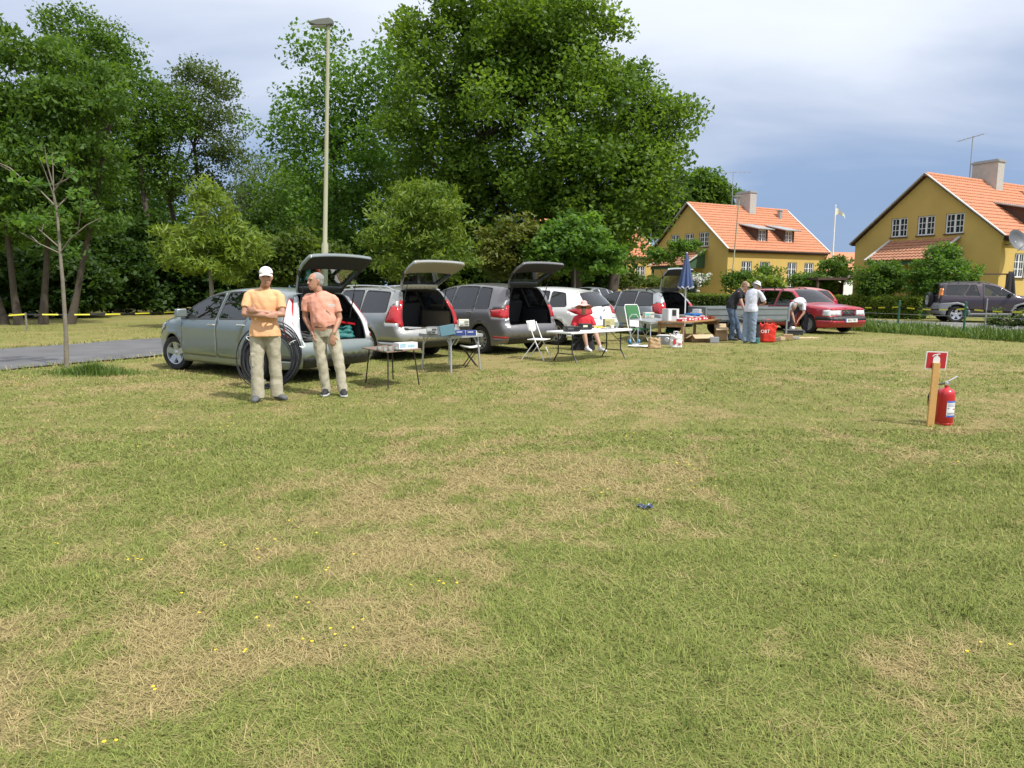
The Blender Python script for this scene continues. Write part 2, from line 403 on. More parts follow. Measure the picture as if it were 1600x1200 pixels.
gp_ = [grass_band(1.6, 3.4, 13000, .022, .072, .0022, .0045, 1, True), grass_band(3.4, 6, 7000, .025, .075, .003, .006, 2, False),
       grass_band(6, 10, 2300, .025, .07, .0045, .008, 3, False), grass_band(10, 17, 950, .035, .085, .007, .012, 4, False), grass_band(17, 30, 230, .04, .09, .010, .018, 5, False)]
def thatch(d0, d1, dens, seed):
    r = np.random.default_rng(seed); n = int(dens * ((d1 ** 2 - d0 ** 2) * .80 + (d1 - d0) * 1.2)); y = np.sqrt(r.random(n) * (d1 ** 2 - d0 ** 2) + d0 ** 2); x = (r.random(n) * 2 - 1) * (y * .80 + .6); st = straw_field(x, y)
    k = ~on_road(x, y) & ~on_lot(x, y); x, y, st = x[k], y[k], st[k]; n = len(x); pp = sstep(.25, .75, st * .9 + (r.random(n) - .5) * .9 + .12)
    v, f, l, s = simple_blades(x, y, .03 + .07 * r.random(n) ** 1.5, .0018 + .0007 * y * (.6 + .8 * r.random(n)), np.clip(r.normal(1.34, .14, n), .8, 1.55), r.random(n) * 6.283, np.clip(r.random(n) * .9 + .1, 0, 1), pp)
    v = v.copy(); v[:, 2] += .006; return v, f, l, s
gp_ += [thatch(1.6, 4.0, 10500, 41), thatch(4.0, 7.5, 5000, 42), thatch(7.5, 13, 900, 43)]
def edge_blades(off, seed):
    r = np.random.default_rng(seed); n = 5000; a = r.random(n) * 40 - 12; o = off + r.normal(size=n) * .16; x = rp.x + rd.x * a + rnrm.x * o; y = rp.y + rd.y * a + rnrm.y * o
    v, f, l, s = simple_blades(x, y, .06 + .08 * r.random(n), .012 + .008 * r.random(n), np.clip(r.normal(.7, .3, n), .1, 1.4), r.random(n) * 6.283, r.random(n), (r.random(n) < .35) * 1.0); v = v.copy(); v[:, 2] += .01; return v, f, l, s
gp_ += [edge_blades(-.05, 51), edge_blades(5.05, 52)]
# dead pale stalks lying on top
def stalks(d0, d1, n, seed, L0=.05, L1=.2):
    r = np.random.default_rng(seed); y = np.sqrt(r.random(n) * (d1 ** 2 - d0 ** 2) + d0 ** 2); x = (r.random(n) * 2 - 1) * (y * .8 + .6)
    k = r.random(n) < .25 + .9 * straw_field(x, y) * vn[2](x * 2.2 + 9, y * 2.2) * 1.4 + .25 * vn[1](x * .8, y * .8); k &= ~on_road(x, y) & ~on_lot(x, y); x, y = x[k], y[k]; n = len(x)
    v, f, l, s = simple_blades(x, y, L0 + (L1 - L0) * r.random(n) ** 2, .0014 + .0000 * x + y * .0003, np.clip(r.normal(1.35, .18, n), .6, 1.53), r.random(n) * 6.283, np.clip(r.random(n) * .7 + .45, 0, 1.0), np.ones(n))
    v = v.copy(); v[:, 2] += .012; return v, f, l, s
gp_ += [stalks(1.6, 4.5, 9000, 21, .03, .16), stalks(4.5, 10, 9000, 22, .04, .12)]
V, F, lv_, st_ = join_np(gp_)
grass = link(bpy.data.objects.new('grass', mesh_np('grass', V, F, BLADE, {'lv': lv_, 'straw': st_}))); tag(grass, 'short mown grass blades and dry stalks covering the field', None, None, 'stuff')

# fresh green tufts where the mower missed
def tuft_patch(name, label, cx, cy, rx, ry, n, L0, L1, seed, rot=0.0, w=(.006, .012)):
    r = np.random.default_rng(seed); a = r.random(n) * 6.283; q = np.abs(r.normal(size=n)) * .5; u, v = np.cos(a) * q * rx, np.sin(a) * q * ry
    x, y = cx + u * math.cos(rot) - v * math.sin(rot), cy + u * math.sin(rot) + v * math.cos(rot)
    V, F, l, s = blades(x, y, (L0 + (L1 - L0) * r.random(n)) * np.clip(1.2 - q * .75, .25, 1.2), w[0] + (w[1] - w[0]) * r.random(n), np.clip(r.normal(.45, .25, n), .02, 1.2), r.random(n) * 6.283, r.random(n), np.zeros(n) + (r.random(n) < .06))
    o = link(bpy.data.objects.new(name, mesh_np(name, V, F, GREENB, {'lv': l, 'straw': s}))); tag(o, label, None, None, 'stuff'); return o
GREENB = leaf_mat('long_grass_blade', (0.055, 0.115, 0.018), (0.16, 0.24, 0.05), .3)
p = G(150, 584); tuft_patch('long_grass', 'long green grass left round the thin bare tree', p.x, p.y - .1, 1.1, .45, 2600, .12, .26, 31, R(-5))
# tall verge along the lot
r_ = np.random.default_rng(5); n = 30000; a = r_.random(n) * 30 - 16; o_ = r_.random(n) * 2.9 + .15
x = vp.x + vd.x * a + vnm.x * o_; y = vp.y + vd.y * a + vnm.y * o_
V, F, l, s = blades(x, y, (.14 + .30 * r_.random(n)) * (.6 + .8 * vn[1](x * 1.6, y * 1.6)), .018 + .014 * r_.random(n), np.clip(r_.normal(.35, .25, n), .02, 1.2), r_.random(n) * 6.283, r_.random(n), np.zeros(n))
tag(link(bpy.data.objects.new('verge_grass', mesh_np('verge_grass', V, F, GREENB, {'lv': l, 'straw': s}))), 'tall green uncut grass along the taped fence', None, None, 'stuff')
# flower heads: buttercups in the field, daisies in the verge
def flowers(name, x, y, z, size, mat, label, seed):
    r = np.random.default_rng(seed); n = len(x); V = np.empty((n, 6, 3)); 
    for k in range(5):
        aa = k * 1.2566 + r.random(n); V[:, k] = np.stack([x + np.cos(aa) * size, y + np.sin(aa) * size, z + size * .35 * r.random(n)], 1)
    V[:, 5] = np.stack([x, y, z - size * .3], 1); i = np.arange(n)[:, None] * 6
    F = np.concatenate([i + [k, (k + 1) % 5, 5] for k in range(5)], 0)
    o = link(bpy.data.objects.new(name, mesh_np(name, V.reshape(-1, 3), F, mat))); tag(o, label, None, None, 'stuff')
r = np.random.default_rng(77); pts = []
for (px, py, k, sp) in ((430, 960, 6, 80), (480, 1000, 4, 90), (560, 905, 4, 70), (400, 850, 6, 60), (230, 705, 3, 40), (215, 885, 4, 12), (690, 925, 3, 14), (540, 1000, 4, 30), (1060, 735, 10, 60), (1130, 760, 5, 40), (960, 790, 6, 40), (1200, 640, 5, 90), (30, 605, 10, 25), (90, 625, 6, 30), (300, 660, 8, 40), (700, 650, 5, 60), (1310, 880, 1, 10), (1500, 730, 5, 60), (360, 1035, 3, 30), (170, 1180, 2, 10), (245, 1095, 2, 10), (980, 690, 5, 50), (760, 710, 4, 30), (1550, 1030, 3, 20), (80, 860, 2, 20)):
    for _ in range(k): q = G(px + r.normal() * sp, max(590, py + r.normal() * sp * .25)); pts.append((q.x, q.y))
for _ in range(150): q = Vector((*rpt(r.random() * 22 - 8, 5.3 + abs(r.normal()) * .9), 0)); pts.append((q.x, q.y))
pts = np.array(pts)
flowers('buttercups', pts[:, 0], pts[:, 1], height_field(pts[:, 0], pts[:, 1]) + .045, .006 + .0006 * pts[:, 1], pm('buttercup_petal', (0.75, 0.55, 0.02), .5, var=.1), 'scattered yellow buttercup flowers in the grass', 3)
a = r_.random(260) * 26 - 14; o_ = r_.random(260) * 2.8 + .2; x = vp.x + vd.x * a + vnm.x * o_; y = vp.y + vd.y * a + vnm.y * o_
flowers('daisies', x, y, .24 + .14 * r_.random(260), .022 + .02 * r_.random(260), pm('daisy_petal', (0.8, 0.8, 0.76), .6, var=.05), 'white daisies flowering in the tall verge grass', 4)
# ---------------------------------------------------------------- cars
def paint(name, col, metal=.55, rough=.32): return pm(name, col, rough, metal, var=.05, scale=1.5, coat=.7)
M_INNER = pm('car_interior_dark', (0.022, 0.022, 0.024), .8, var=.2)
M_TRIM = pm('black_plastic_trim', (0.022, 0.022, 0.024), .5, var=.15, scale=20)
M_SEAM = pm('panel_gap', (0.012, 0.012, 0.013), .9)
M_RED = pm('tail_lamp_red', (0.42, 0.012, 0.015), .12, var=.25, scale=40, coat=.6)
M_CLEAR = pm('lamp_clear', (0.66, 0.68, 0.70), .18, .1, var=.18, scale=30, coat=.6)
M_ORANGE = pm('lamp_orange', (0.7, 0.22, 0.03), .15, var=.1, coat=.5)
M_GLASS = glass_mat('car_glass', (0.50, 0.58, 0.57), .03)
M_GLASSD = glass_mat('car_glass_privacy', (0.20, 0.22, 0.23), .04)
M_GATEGLASS = glass_mat('tailgate_glass', (0.42, 0.48, 0.47), .0, gain=.3)
M_TYRE = pm('tyre_rubber', (0.02, 0.02, 0.021), .85, var=.2, scale=30, bump=.3)
M_ALLOY = pm('alloy', (0.62, 0.63, 0.65), .3, .75, var=.06)
M_CHROME = pm('chrome', (0.75, 0.76, 0.78), .12, 1.0, var=.04)
M_PLATE = pm('plate_white', (0.78, 0.78, 0.75), .4, var=.03)
M_PBLUE = pm('plate_blue', (0.02, 0.08, 0.45), .4, var=.03)
M_PTEXT = pm('plate_black', (0.02, 0.02, 0.02), .5)
M_SEAT = pm('seat_cloth', (0.045, 0.046, 0.05), .9, var=.2, scale=40)
M_SEATL = pm('seat_cloth_beige', (0.30, 0.26, 0.19), .85, var=.15, scale=30)

def catmull(P, per=6):
    P = [np.array(p, float) for p in P]; n = len(P); out = []; idx = []
    for i in range(n - 1):
        p0 = P[i - 1] if i else 2 * P[0] - P[1]; p3 = P[i + 2] if i + 2 < n else 2 * P[-1] - P[-2]; p1, p2 = P[i], P[i + 1]
        for k in range(per):
            t = k / per; t0 = .5
            out.append(.5 * (2 * p1 + (p2 - p0) * t + (2 * p0 - 5 * p1 + 4 * p2 - p3) * t * t + (3 * p1 - p0 - 3 * p2 + p3) * t ** 3)); idx.append(i + t)
    out.append(P[-1]); idx.append(n - 1.0)
    return np.array(out), np.array(idx)
def in_poly(pts, poly):
    x, y = pts[:, 0], pts[:, 1]; r = np.zeros(len(pts), bool); n = len(poly); j = n - 1
    for i in range(n):
        xi, yi = poly[i]; xj, yj = poly[j]
        if yi != yj:
            c = ((yi > y) != (yj > y)) & (x < (xj - xi) * (y - yi) / (yj - yi) + xi); r ^= c
        j = i
    return r
def seg_dist(pts, line, closed=False):
    A = np.array(line, float); B = np.roll(A, -1, 0) if closed else A[1:]; A = A if closed else A[:-1]
    d = np.full(len(pts), 1e9)
    for a, b in zip(A, B):
        ab = b - a; L = max((ab ** 2).sum(), 1e-12); t = np.clip(((pts - a) @ ab) / L, 0, 1)
        d = np.minimum(d, np.sqrt(((pts - a - t[:, None] * ab) ** 2).sum(1)))
    return d
def resample(poly, step, closed=True):
    out = []; n = len(poly)
    for i in range(n if closed else n - 1):
        a = np.array(poly[i], float); b = np.array(poly[(i + 1) % n], float); k = max(1, int(math.ceil(np.linalg.norm(b - a) / step)))
        out += [tuple(a + (b - a) * j / k) for j in range(k)]
    if not closed: out.append(tuple(poly[-1]))
    return out
def round_poly(poly, r, k=4):
    out = []; n = len(poly); rr = r if isinstance(r, (list, tuple)) else [r] * n
    for i in range(n):
        p = np.array(poly[i], float); a = np.array(poly[i - 1], float) - p; b = np.array(poly[(i + 1) % n], float) - p
        la, lb = np.linalg.norm(a), np.linalg.norm(b); q = min(rr[i], la * .45, lb * .45)
        if q < 1e-4: out.append(tuple(p)); continue
        a, b = a / la * q, b / lb * q
        for j in range(k + 1):
            t = j / k; out.append(tuple(p + a * (1 - t) ** 2 + b * t * t))
    return out
def inset(poly, d):
    P = np.array(poly, float); n = len(P); area = .5 * np.sum(P[:, 0] * np.roll(P[:, 1], -1) - np.roll(P[:, 0], -1) * P[:, 1]); sg = 1 if area > 0 else -1
    out = []
    for i in range(n):
        e1 = P[i] - P[i - 1]; e2 = P[(i + 1) % n] - P[i]; e1 = e1 / (np.linalg.norm(e1) + 1e-9); e2 = e2 / (np.linalg.norm(e2) + 1e-9)
        n1 = np.array([-e1[1], e1[0]]) * sg; n2 = np.array([-e2[1], e2[0]]) * sg; m = n1 + n2; l = m @ m
        m = n1 if l < .2 else m * 2 / l
        out.append(tuple(P[i] + m * d))
    return out
def cdt_regions(outer, polys, step):
    """triangulate outer polygon with all polys as cut lines; returns pts, tris, index of the last poly holding each tri (-1 none)"""
    lines = [outer] + [p for p in polys]
    vs, es = [], []
    for pl in lines:
        b = len(vs); vs += [Vector(q) for q in pl]; es += [(b + i, b + (i + 1) % len(pl)) for i in range(len(pl))]
    O = np.array(outer); lo, hi = O.min(0), O.max(0)
    gx, gy = np.meshgrid(np.arange(lo[0], hi[0], step[0]), np.arange(lo[1], hi[1], step[1])); g = np.stack([gx.ravel(), gy.ravel()], 1)
    g[:, 0] += (np.round((g[:, 1] - lo[1]) / step[1]) % 2) * step[0] * .5
    g = g[in_poly(g, outer)]
    sc = np.array([1 / step[0], 1 / step[1]]); keep = np.ones(len(g), bool)
    for pl in lines: keep &= seg_dist(g * sc, np.array(pl) * sc, True) > .35
    vs += [Vector(q) for q in g[keep]]
    r = delaunay_2d_cdt(vs, es, [], 0, 1e-5)
    P = np.array([tuple(v) for v in r[0]]); T = np.array([t for t in r[2] if len(t) == 3])
    C = P[T].mean(1); ok = in_poly(C, outer); T = T[ok]; C = C[ok]
    lab = np.full(len(T), -1)
    for i, pl in enumerate(polys): lab[in_poly(C, pl)] = i
    return P, T, lab

def wheel(parent, x, y, rad, width, style, side, steer=0.0, rim_m=None, first={}):
    w = empty('wheel', (x, y, rad), steer + (0 if side > 0 else math.pi), parent=parent)
    key = (round(rad, 3), round(width, 3), style, rim_m)
    if key not in first:
        rr = rad * (.66 if style != 'steel' else .62); h = width / 2
        t = MB(); t.lathe([(rr * .98, -h * .9), (rad * .93, -h), (rad, -h * .72), (rad, h * .72), (rad * .93, h), (rr * 1.0, h * .9), (rr * .98, h * .5)], n=36, axis='Y', caps=False)
        to = t.build('tyre', M_TYRE, w, smooth=40)
        m = MB(); m.lathe([(rr * 1.02, h * .62), (rr * 1.01, h * .90), (rr * .93, h * .86), (rr * .90, h * .4), (rr * .88, -h * .5)], n=36, axis='Y', caps=False)
        m.lathe([(.001, h * .05), (rr * .9, h * .05)], n=24, axis='Y', m=1, caps=False)
        m.lathe([(.045, h * .05), (.05, h * .62), (.03, h * .70), (.001, h * .70)], n=14, axis='Y', caps=False)
        ns = {'five': 5, 'ten': 10, 'twelve': 12, 'seven': 7, 'three': 6, 'steel': 9}[style]
        wi = {5: .085, 10: .032, 12: .034, 7: .055, 6: .07, 9: .06}[ns]
        for k in range(ns):
            a = 2 * math.pi * k / ns + .3
            ca, sa = math.cos(a), math.sin(a)
            def pt(r_, l_, hh): return (ca * r_ - sa * l_, hh, sa * r_ + ca * l_)
            f_ = .75 if style == 'ten' else 1.25
            vs = [pt(.03, -wi * .55, h * .60), pt(.03, wi * .55, h * .60), pt(rr * .92, wi * .5 * f_, h * .80), pt(rr * .92, -wi * .5 * f_, h * .80),
                  pt(.03, -wi * .7, h * .2), pt(.03, wi * .7, h * .2), pt(rr * .92, wi * .6 * f_, h * .4), pt(rr * .92, -wi * .6 * f_, h * .4)]
            m.add(vs, [(3, 2, 1, 0), (4, 5, 6, 7), (0, 1, 5, 4), (1, 2, 6, 5), (2, 3, 7, 6), (3, 0, 4, 7)])
        ro = m.build('rim', [rim_m or M_ALLOY, M_INNER], w, smooth=35, fix=True)
        first[key] = (to.data, ro.data)
    else:
        for nme, me in zip(('tyre', 'rim'), first[key]): link(bpy.data.objects.new(nme, me), w)
    return w

def make_car(name, label, cat, loc, heading, sp):
    root = empty(name, (loc[0], loc[1], 0.0), R(heading), label, cat, sp.get('group'))
    W, zb, tum, rad = sp['W'], sp['zb'], sp['tum'], sp['rad']; wb = sp['wb']; xa = (wb / 2, -wb / 2)
    P, IDX = catmull(sp['prof'], 6)
    seg = np.linalg.norm(np.diff(P, axis=0), axis=1); Sarc = np.concatenate([[0], np.cumsum(seg)])
    def s_of(i): return float(np.interp(i, IDX, Sarc))
    xf, xr = P[:, 0].max(), P[:, 0].min(); er = sp.get('er', .065)
    def half(x, z, edge=True, d=None):
        x = np.asarray(x, float); z = np.asarray(z, float)
        u = np.clip((x - sp['tx'][0]) / (xf - sp['tx'][0]), 0, 1); v = np.clip((sp['tx'][1] - x) / (sp['tx'][1] - xr), 0, 1)
        dz = np.maximum(z - zb, 0); lowz = np.maximum(.55 - z, 0)
        w = W - sp['tf'] * u ** 2.3 - sp['tr'] * v ** 2.3 - tum * dz - .12 * dz ** 2 - .22 * lowz ** 2 * 1.4 - .02 * np.exp(-((zb - z) / .05) ** 2) * 0
        w = w - .035 * np.clip((z - (zb - .28)) / .28, 0, 1) ** 2
        w = w + sp.get('crease', .008) * np.exp(-((z - (zb - .13)) / .035) ** 2)
        for ax in xa:
            q = np.sqrt((x - ax) ** 2 + (z - rad) ** 2); w = w + sp.get('flare', .018) * np.exp(-((q - rad * 1.18) / .06) ** 2) * (z < zb)
        if edge:
            if d is None: d = seg_dist(np.stack([x.ravel(), z.ravel()], 1), P).reshape(x.shape)
            k = np.clip(1 - d / er, 0, 1); w = w - er * (1 - np.sqrt(np.maximum(1 - k * k, 0)))
        return np.maximum(w, .05)
    # ---- side outline with wheel arches
    sill = sp.get('sill', .20); ar = rad * sp.get('archk', 1.15)
    bottom = [(P[-1][0], P[-1][1])]
    for ax in (xa[1], xa[0]):
        zc = rad + .01; a0 = math.asin(max(-1, min(1, (sill - zc) / ar)))
        bottom += [(ax + ar * math.cos(math.pi - a0 - (math.pi - 2 * a0) * k / 18), zc + ar * math.sin(math.pi - a0 - (math.pi - 2 * a0) * k / 18)) for k in range(19)]
    side_outer = [tuple(p) for p in P] + resample(bottom + [tuple(P[0])], .09, False)[1:-1]
    top_i = np.argsort(P[:, 0]); mask = P[:, 1] > .5
    xs_t = P[mask][::-1, 0]; zs_t = P[mask][::-1, 1]; o_ = np.argsort(xs_t); xs_t, zs_t = xs_t[o_], zs_t[o_]
    def ztop(x): return float(np.interp(x, xs_t, zs_t))
    def belt(x): return -.025 + sp['belt'][0] + (sp['belt'][1] - sp['belt'][0]) * (x - sp['belt'][2]) / (sp['belt'][3] - sp['belt'][2])
    polys, meta = [], []
    def add(poly, key, slot, step=.07): polys.append(resample(poly, step)); meta.append((key, slot))
    off = sp.get('head', .068)
    def win_poly(q, grow=0.0, r=.035):
        a, bq, c, d = q   # x: front-bottom, front-top, back-top, back-bottom
        top = [(x, ztop(x) - off) for x in np.linspace(bq, c, 7)]
        poly = [(d, belt(d)), (a, belt(a))] + ([(bq, top[0][1])] if abs(a - bq) > .02 or top[0][1] > belt(a) + .02 else []) + top[1:]
        return round_poly(poly, [r if i in (0, 1, 2, len(poly) - 1) else .0 for i in range(len(poly))])
    for key, pol, slot in sp.get('side_first', []): add(pol, key, slot)
    for k, (a, c, zs, topx) in enumerate(sp.get('doors', [])):
        top = [(x, ztop(x) - .035) for x in np.linspace(topx[0], topx[1], 6)]
        low = [(c, belt(c)), (c + sp.get('dback', [0, .0])[k] if k else c, zs + .25), (c + (sp.get('dback', [0, .22])[k] if k else 0), zs), (a, zs), (a, belt(a) - .03)]
        dp = round_poly(low + top, [0, .0, .08, .06, 0] + [0] * 6)
        add(dp, 'body', 2); add(inset(dp, .008), 'door', 0); meta[-1] = ('door%d' % k, 0)
    for k, (q, drs, gl) in enumerate(sp['windows']):
        wp = win_poly(q); key = 'door%d' % drs if drs is not None else 'body'
        add(inset(wp, -.030), key, 2); add(wp, 'win%d:%s' % (k, gl), 6)
    for key, pol, slot in sp.get('side_polys', []): add(pol, key, slot)
    SP, ST, SL = cdt_regions(side_outer, polys, (.075, .065))
    dS = seg_dist(SP, P); yS = half(SP[:, 0], SP[:, 1], True, dS)
    VS = np.stack([SP[:, 0], yS, SP[:, 1]], 1)
    # ---- wrap (bonnet, screen, roof, tail) in arc/lateral space
    Ltot = Sarc[-1]; LAT = 1.0
    wpol, wmeta = [], []
    def wadd(pts, key, slot, sym=False, rr=0.0):
        pl = [(s_of(i), t) for i, t in pts]
        if rr: pl = round_poly(pl, rr)
        wpol.append(resample(pl, .08)); wmeta.append((key, slot))
    g = sp.get('gate')
    if g:
        i0, i1, tw = g; e_ = [(i0, -tw), (i0, tw), (i1, tw), (i1, -tw)]
        wadd(e_, 'body', 2, rr=.05); pl = inset([(s_of(i), t) for i, t in e_], .010); wpol.append(resample(round_poly(pl, .05), .08)); wmeta.append(('tailgate', 0))
    for (i0, i1, t0, t1, key, gl) in sp['screens']:
        pts = [(i0, -t0), (i0, t0), (i1, t1), (i1, -t1)]; pl = round_poly([(s_of(i), t) for i, t in pts], .09)
        wpol.append(resample(inset(pl, -.025), .08)); wmeta.append(('tailgate' if key == 'rear_window' and g else 'body', 2))
        wpol.append(resample(pl, .08)); wmeta.append(('%s:%s' % (key, gl), 6))
    for pts, key, slot in sp.get('wrap_polys', []): wadd(pts, key, slot)
    outer_w = [(s, 1.0) for s in Sarc] + [(Ltot, t) for t in np.linspace(1, -1, 18)[1:-1]] + [(s, -1.0) for s in Sarc[::-1]] + [(0, t) for t in np.linspace(-1, 1, 18)[1:-1]]
    outer_w = [(s, t * .9999) for s, t in outer_w]
    WP, WT, WL = cdt_regions(outer_w, wpol, (.075, .11))
    s_, t_ = np.clip(WP[:, 0], 0, Ltot), WP[:, 1] / .9999
    px_, pz_ = np.interp(s_, Sarc, P[:, 0]), np.interp(s_, Sarc, P[:, 1])
    hs = half(P[:, 0], P[:, 1], True, np.zeros(len(P))); hw = np.interp(s_, Sarc, hs)
    tg = np.gradient(P, axis=0); tg /= np.linalg.norm(tg, axis=1)[:, None]; nrm = np.stack([tg[:, 1], -tg[:, 0]], 1)
    cen = P.mean(0); flip = ((P - cen) * nrm).sum(1) < 0
    if flip.mean() > .5: nrm = -nrm
    nxs, nzs = np.interp(s_, Sarc, nrm[:, 0]), np.interp(s_, Sarc, nrm[:, 1])
    bi = sp.get('bulge', [(0, .09), (5, .04), (9, .03), (11, .04), (len(sp['prof']) - 4, .07), (len(sp['prof']) - 1, .07)]); bul = np.interp(np.interp(s_, Sarc, IDX), [q[0] for q in bi], [q[1] for q in bi])
    ii = np.interp(s_, Sarc, IDX); nzs = nzs * np.clip((len(sp['prof']) - 2.5 - ii) / 2, 0, 1) * np.clip((ii - 1.5) / 2, 0, 1); e4 = (1 - np.abs(t_) ** 2.2); VW = np.stack([px_ + nxs * bul * e4, hw * t_, pz_ + nzs * bul * e4], 1)
    # ---- collect by part
    parts = {}
    def put(key, tri_v, slot): parts.setdefault(key, ([], []))[0].append(tri_v); parts[key][1].append(slot)
    lists = {}
    def gather(V, T, L, mt, sfx, flipw):
        for key in set([m[0] for m in mt] + ['body']):
            pass
        keys = np.array([mt[l][0] if l >= 0 else 'body' for l in L]); slots = np.array([mt[l][1] if l >= 0 else 0 for l in L])
        for key in np.unique(keys):
            if key == 'void': continue
            sel = keys == key; nm = key if (key in ('body',) or sfx == '') else key + sfx
            if sfx == '' and key in ('headlight', 'taillight', 'taillight_b'):
                cy = V[T[sel]].mean(1)[:, 1]
                for sd, kk in (('L', cy > 0), ('R', cy <= 0)): lists.setdefault(key + sd, []).append((V, T[sel][kk][:, ::-1] if flipw else T[sel][kk], slots[sel][kk]))
                continue
            lists.setdefault(nm, []).append((V, T[sel][:, ::-1] if flipw else T[sel], slots[sel]))
    gather(VS, ST, SL, meta, 'L', True)
    VR = VS * np.array([1, -1, 1]); gather(VR, ST, SL, meta, 'R', False)
    gather(VW, WT, WL, wmeta, '', True)
    slotm = [sp['paint'], M_CHROME, M_SEAM if False else M_TRIM, M_RED, M_CLEAR, M_ORANGE, M_GLASS, sp.get('clad', M_TRIM), sp.get('paint2', sp['paint']), M_PLATE, sp.get('inner', M_INNER)]
    objs = {}
    for key, ls in lists.items():
        allv, allt, alls = [], [], []; o = 0
        for V, T, s in ls:
            if not len(T): continue
            u, inv = np.unique(T, return_inverse=True); allv.append(V[u]); allt.append(inv.reshape(T.shape) + o); alls.append(s); o += len(u)
        if not allv: continue
        Vv = np.concatenate(allv); Tt = np.concatenate(allt); Ss = np.concatenate(alls)
        isglass = ':' in key
        base = key.split(':')[0]
        nm = 'body' if base.startswith('body') else 'door' if base.startswith('door') else 'side_window' if base.startswith('win') else base[:-1] if base.endswith(('L', 'R')) else base
        nm = nm[:-2] if nm.endswith(('_b', '_c')) else nm
        if isglass:
            me = mesh_np(nm, Vv, Tt, M_GATEGLASS if sp.get('open') and nm == 'rear_window' else M_GLASSD if ':d' in key else M_GLASS, smooth=True)
        else:
            me = mesh_np(nm, Vv, Tt, slotm, smooth=True); me.polygons.foreach_set('material_index', Ss.astype(np.int32))
            bm = bmesh.new(); bm.from_mesh(me); bmesh.ops.remove_doubles(bm, verts=bm.verts, dist=.0015); bm.to_mesh(me); bm.free(); me.set_sharp_from_angle(angle=R(50))
        par = root
        ob = link(bpy.data.objects.new(nm, me), par); objs[key] = ob
        if not isglass:
            md = ob.modifiers.new('shell', 'SOLIDIFY'); md.thickness = .028; md.offset = -1; md.material_offset = 99; md.use_rim = True
    for k, (q, drs, gl) in enumerate(sp['windows']):
        for sd in 'LR':
            if drs is not None and 'door%d%s' % (drs, sd) in objs and 'win%d:%s%s' % (k, gl, sd) in objs: objs['win%d:%s%s' % (k, gl, sd)].parent = objs['door%d%s' % (drs, sd)]
    if 'tailgate' in objs:
        for k in list(objs):
            if k.startswith('rear_window') : objs[k].parent = objs['tailgate']
    # ---- tailgate swung open about its hinge
    if sp.get('open'):
        tgq = objs['tailgate']; hi = sp['gate'][0]; hx, hz = float(np.interp(s_of(hi), Sarc, P[:, 0])), float(np.interp(s_of(hi), Sarc, P[:, 1])) + .02
        Mx = Matrix.Translation((hx, 0, hz)) @ Matrix.Rotation(R(sp['open']), 4, 'Y') @ Matrix.Translation((-hx, 0, -hz))
        tgq.data.transform(Mx); tgq.modifiers['shell'].thickness = .06
        if sp.get('gate_inner'): tgq.data.materials[len(slotm) - 1] = sp['gate_inner']
        for k in objs:
            if k.startswith('rear_window'): objs[k].data.transform(Mx)
        for sgn in (-1, 1):   # gas struts
            a = Vector((hx - .12, sgn * W * .60, hz - .42)); bq = Mx @ Vector((hx - .28, sgn * W * .58, hz - .5))
            st = MB(); st.tube([a, a.lerp(bq, .5)], .011, 6); st.tube([a.lerp(bq, .5), bq], .006, 6); st.build('gas_strut', M_TRIM, root, smooth=40)
    # ---- wheels, underbody, interior
    for i, ax in enumerate(xa):
        for sd in (1, -1): wheel(root, ax, sd * (W - sp.get('inset', .115)), rad, sp.get('tw', .205), sp['rim'], sd, R(sp.get('steer', 0)) if i == 0 else 0, sp.get('rim_m'))
    u = MB(); u.box((0, 0, .33), (abs(xf - xr) - .5, W * 1.32, .2)); u.box((0, 0, .30), (wb - 2.3 * rad, W * 1.78, .14)); u.build('underbody', M_INNER, root)
    it = MB(); fl = sp.get('floor', .45); z0 = zb - .38
    it.box((xa[0] - .42, 0, zb - .10), (.5, W * 1.6, .18), taper=.9)                       # dashboard
    it.build('dashboard', M_INNER, root, bevel=.02)
    sw = MB(); sw.M = Matrix.Translation((xa[0] - .78, sp.get('lhd', 1) * .36, zb + .0)) @ Matrix.Rotation(R(-65), 4, 'Y'); sw.tube([(math.cos(t) * .18, math.sin(t) * .18, 0) for t in np.linspace(0, 6.283, 17)[:-1]], .014, 6, closed=True); sw.bar((-.17, 0, 0), (.17, 0, 0), .03, .02)
    sw.build('steering_wheel', M_TRIM, root, smooth=40)
    sm = sp.get('seat', M_SEAT)
    def seat(x, y, w):
        s = MB(); s.box((x, y, z0), (.5, w, .14)); s.box((x - .30, y, z0 + .34), (.14, w, .62), ry=R(-14), taper=.85)
        s.build('seat', sm, root, bevel=.04, smooth=40)
        h = MB(); h.box((x - .40, y, z0 + .74), (.09, .24, .17), ry=R(-10)); h.build('headrest', sm, root, bevel=.03, smooth=40)
    seat(.10, .37, .5); seat(.10, -.37, .5)
    bx = sp.get('bench', -.85)
    s = MB(); s.box((bx, 0, z0), (.5, 1.25, .14)); s.box((bx - .3, 0, z0 + .30), (.13, 1.28, .56), ry=R(-14)); s.build('rear_bench', sm, root, bevel=.04, smooth=40)
    for yy in (-.42, 0, .42):
        h = MB(); h.box((bx - .39, yy, z0 + .66), (.08, .22, .13), ry=R(-10)); h.build('headrest', sm, root, bevel=.03, smooth=40)
    lf = MB(); x0, x1 = xr + .14, bx - .35; lm = sp.get('lining', M_INNER)
    lf.box(((x0 + x1) / 2, 0, sp.get('lip', .6) - .03), (x1 - x0, W * 1.46, .04))
    for sgn in (-1, 1): lf.box(((x0 + x1) / 2 + .06, sgn * W * .80, (sp.get('lip', .6) + zb) / 2), (x1 - x0 - .12, .05, zb - sp.get('lip', .6)))
    lf.build('load_bay', lm, root)
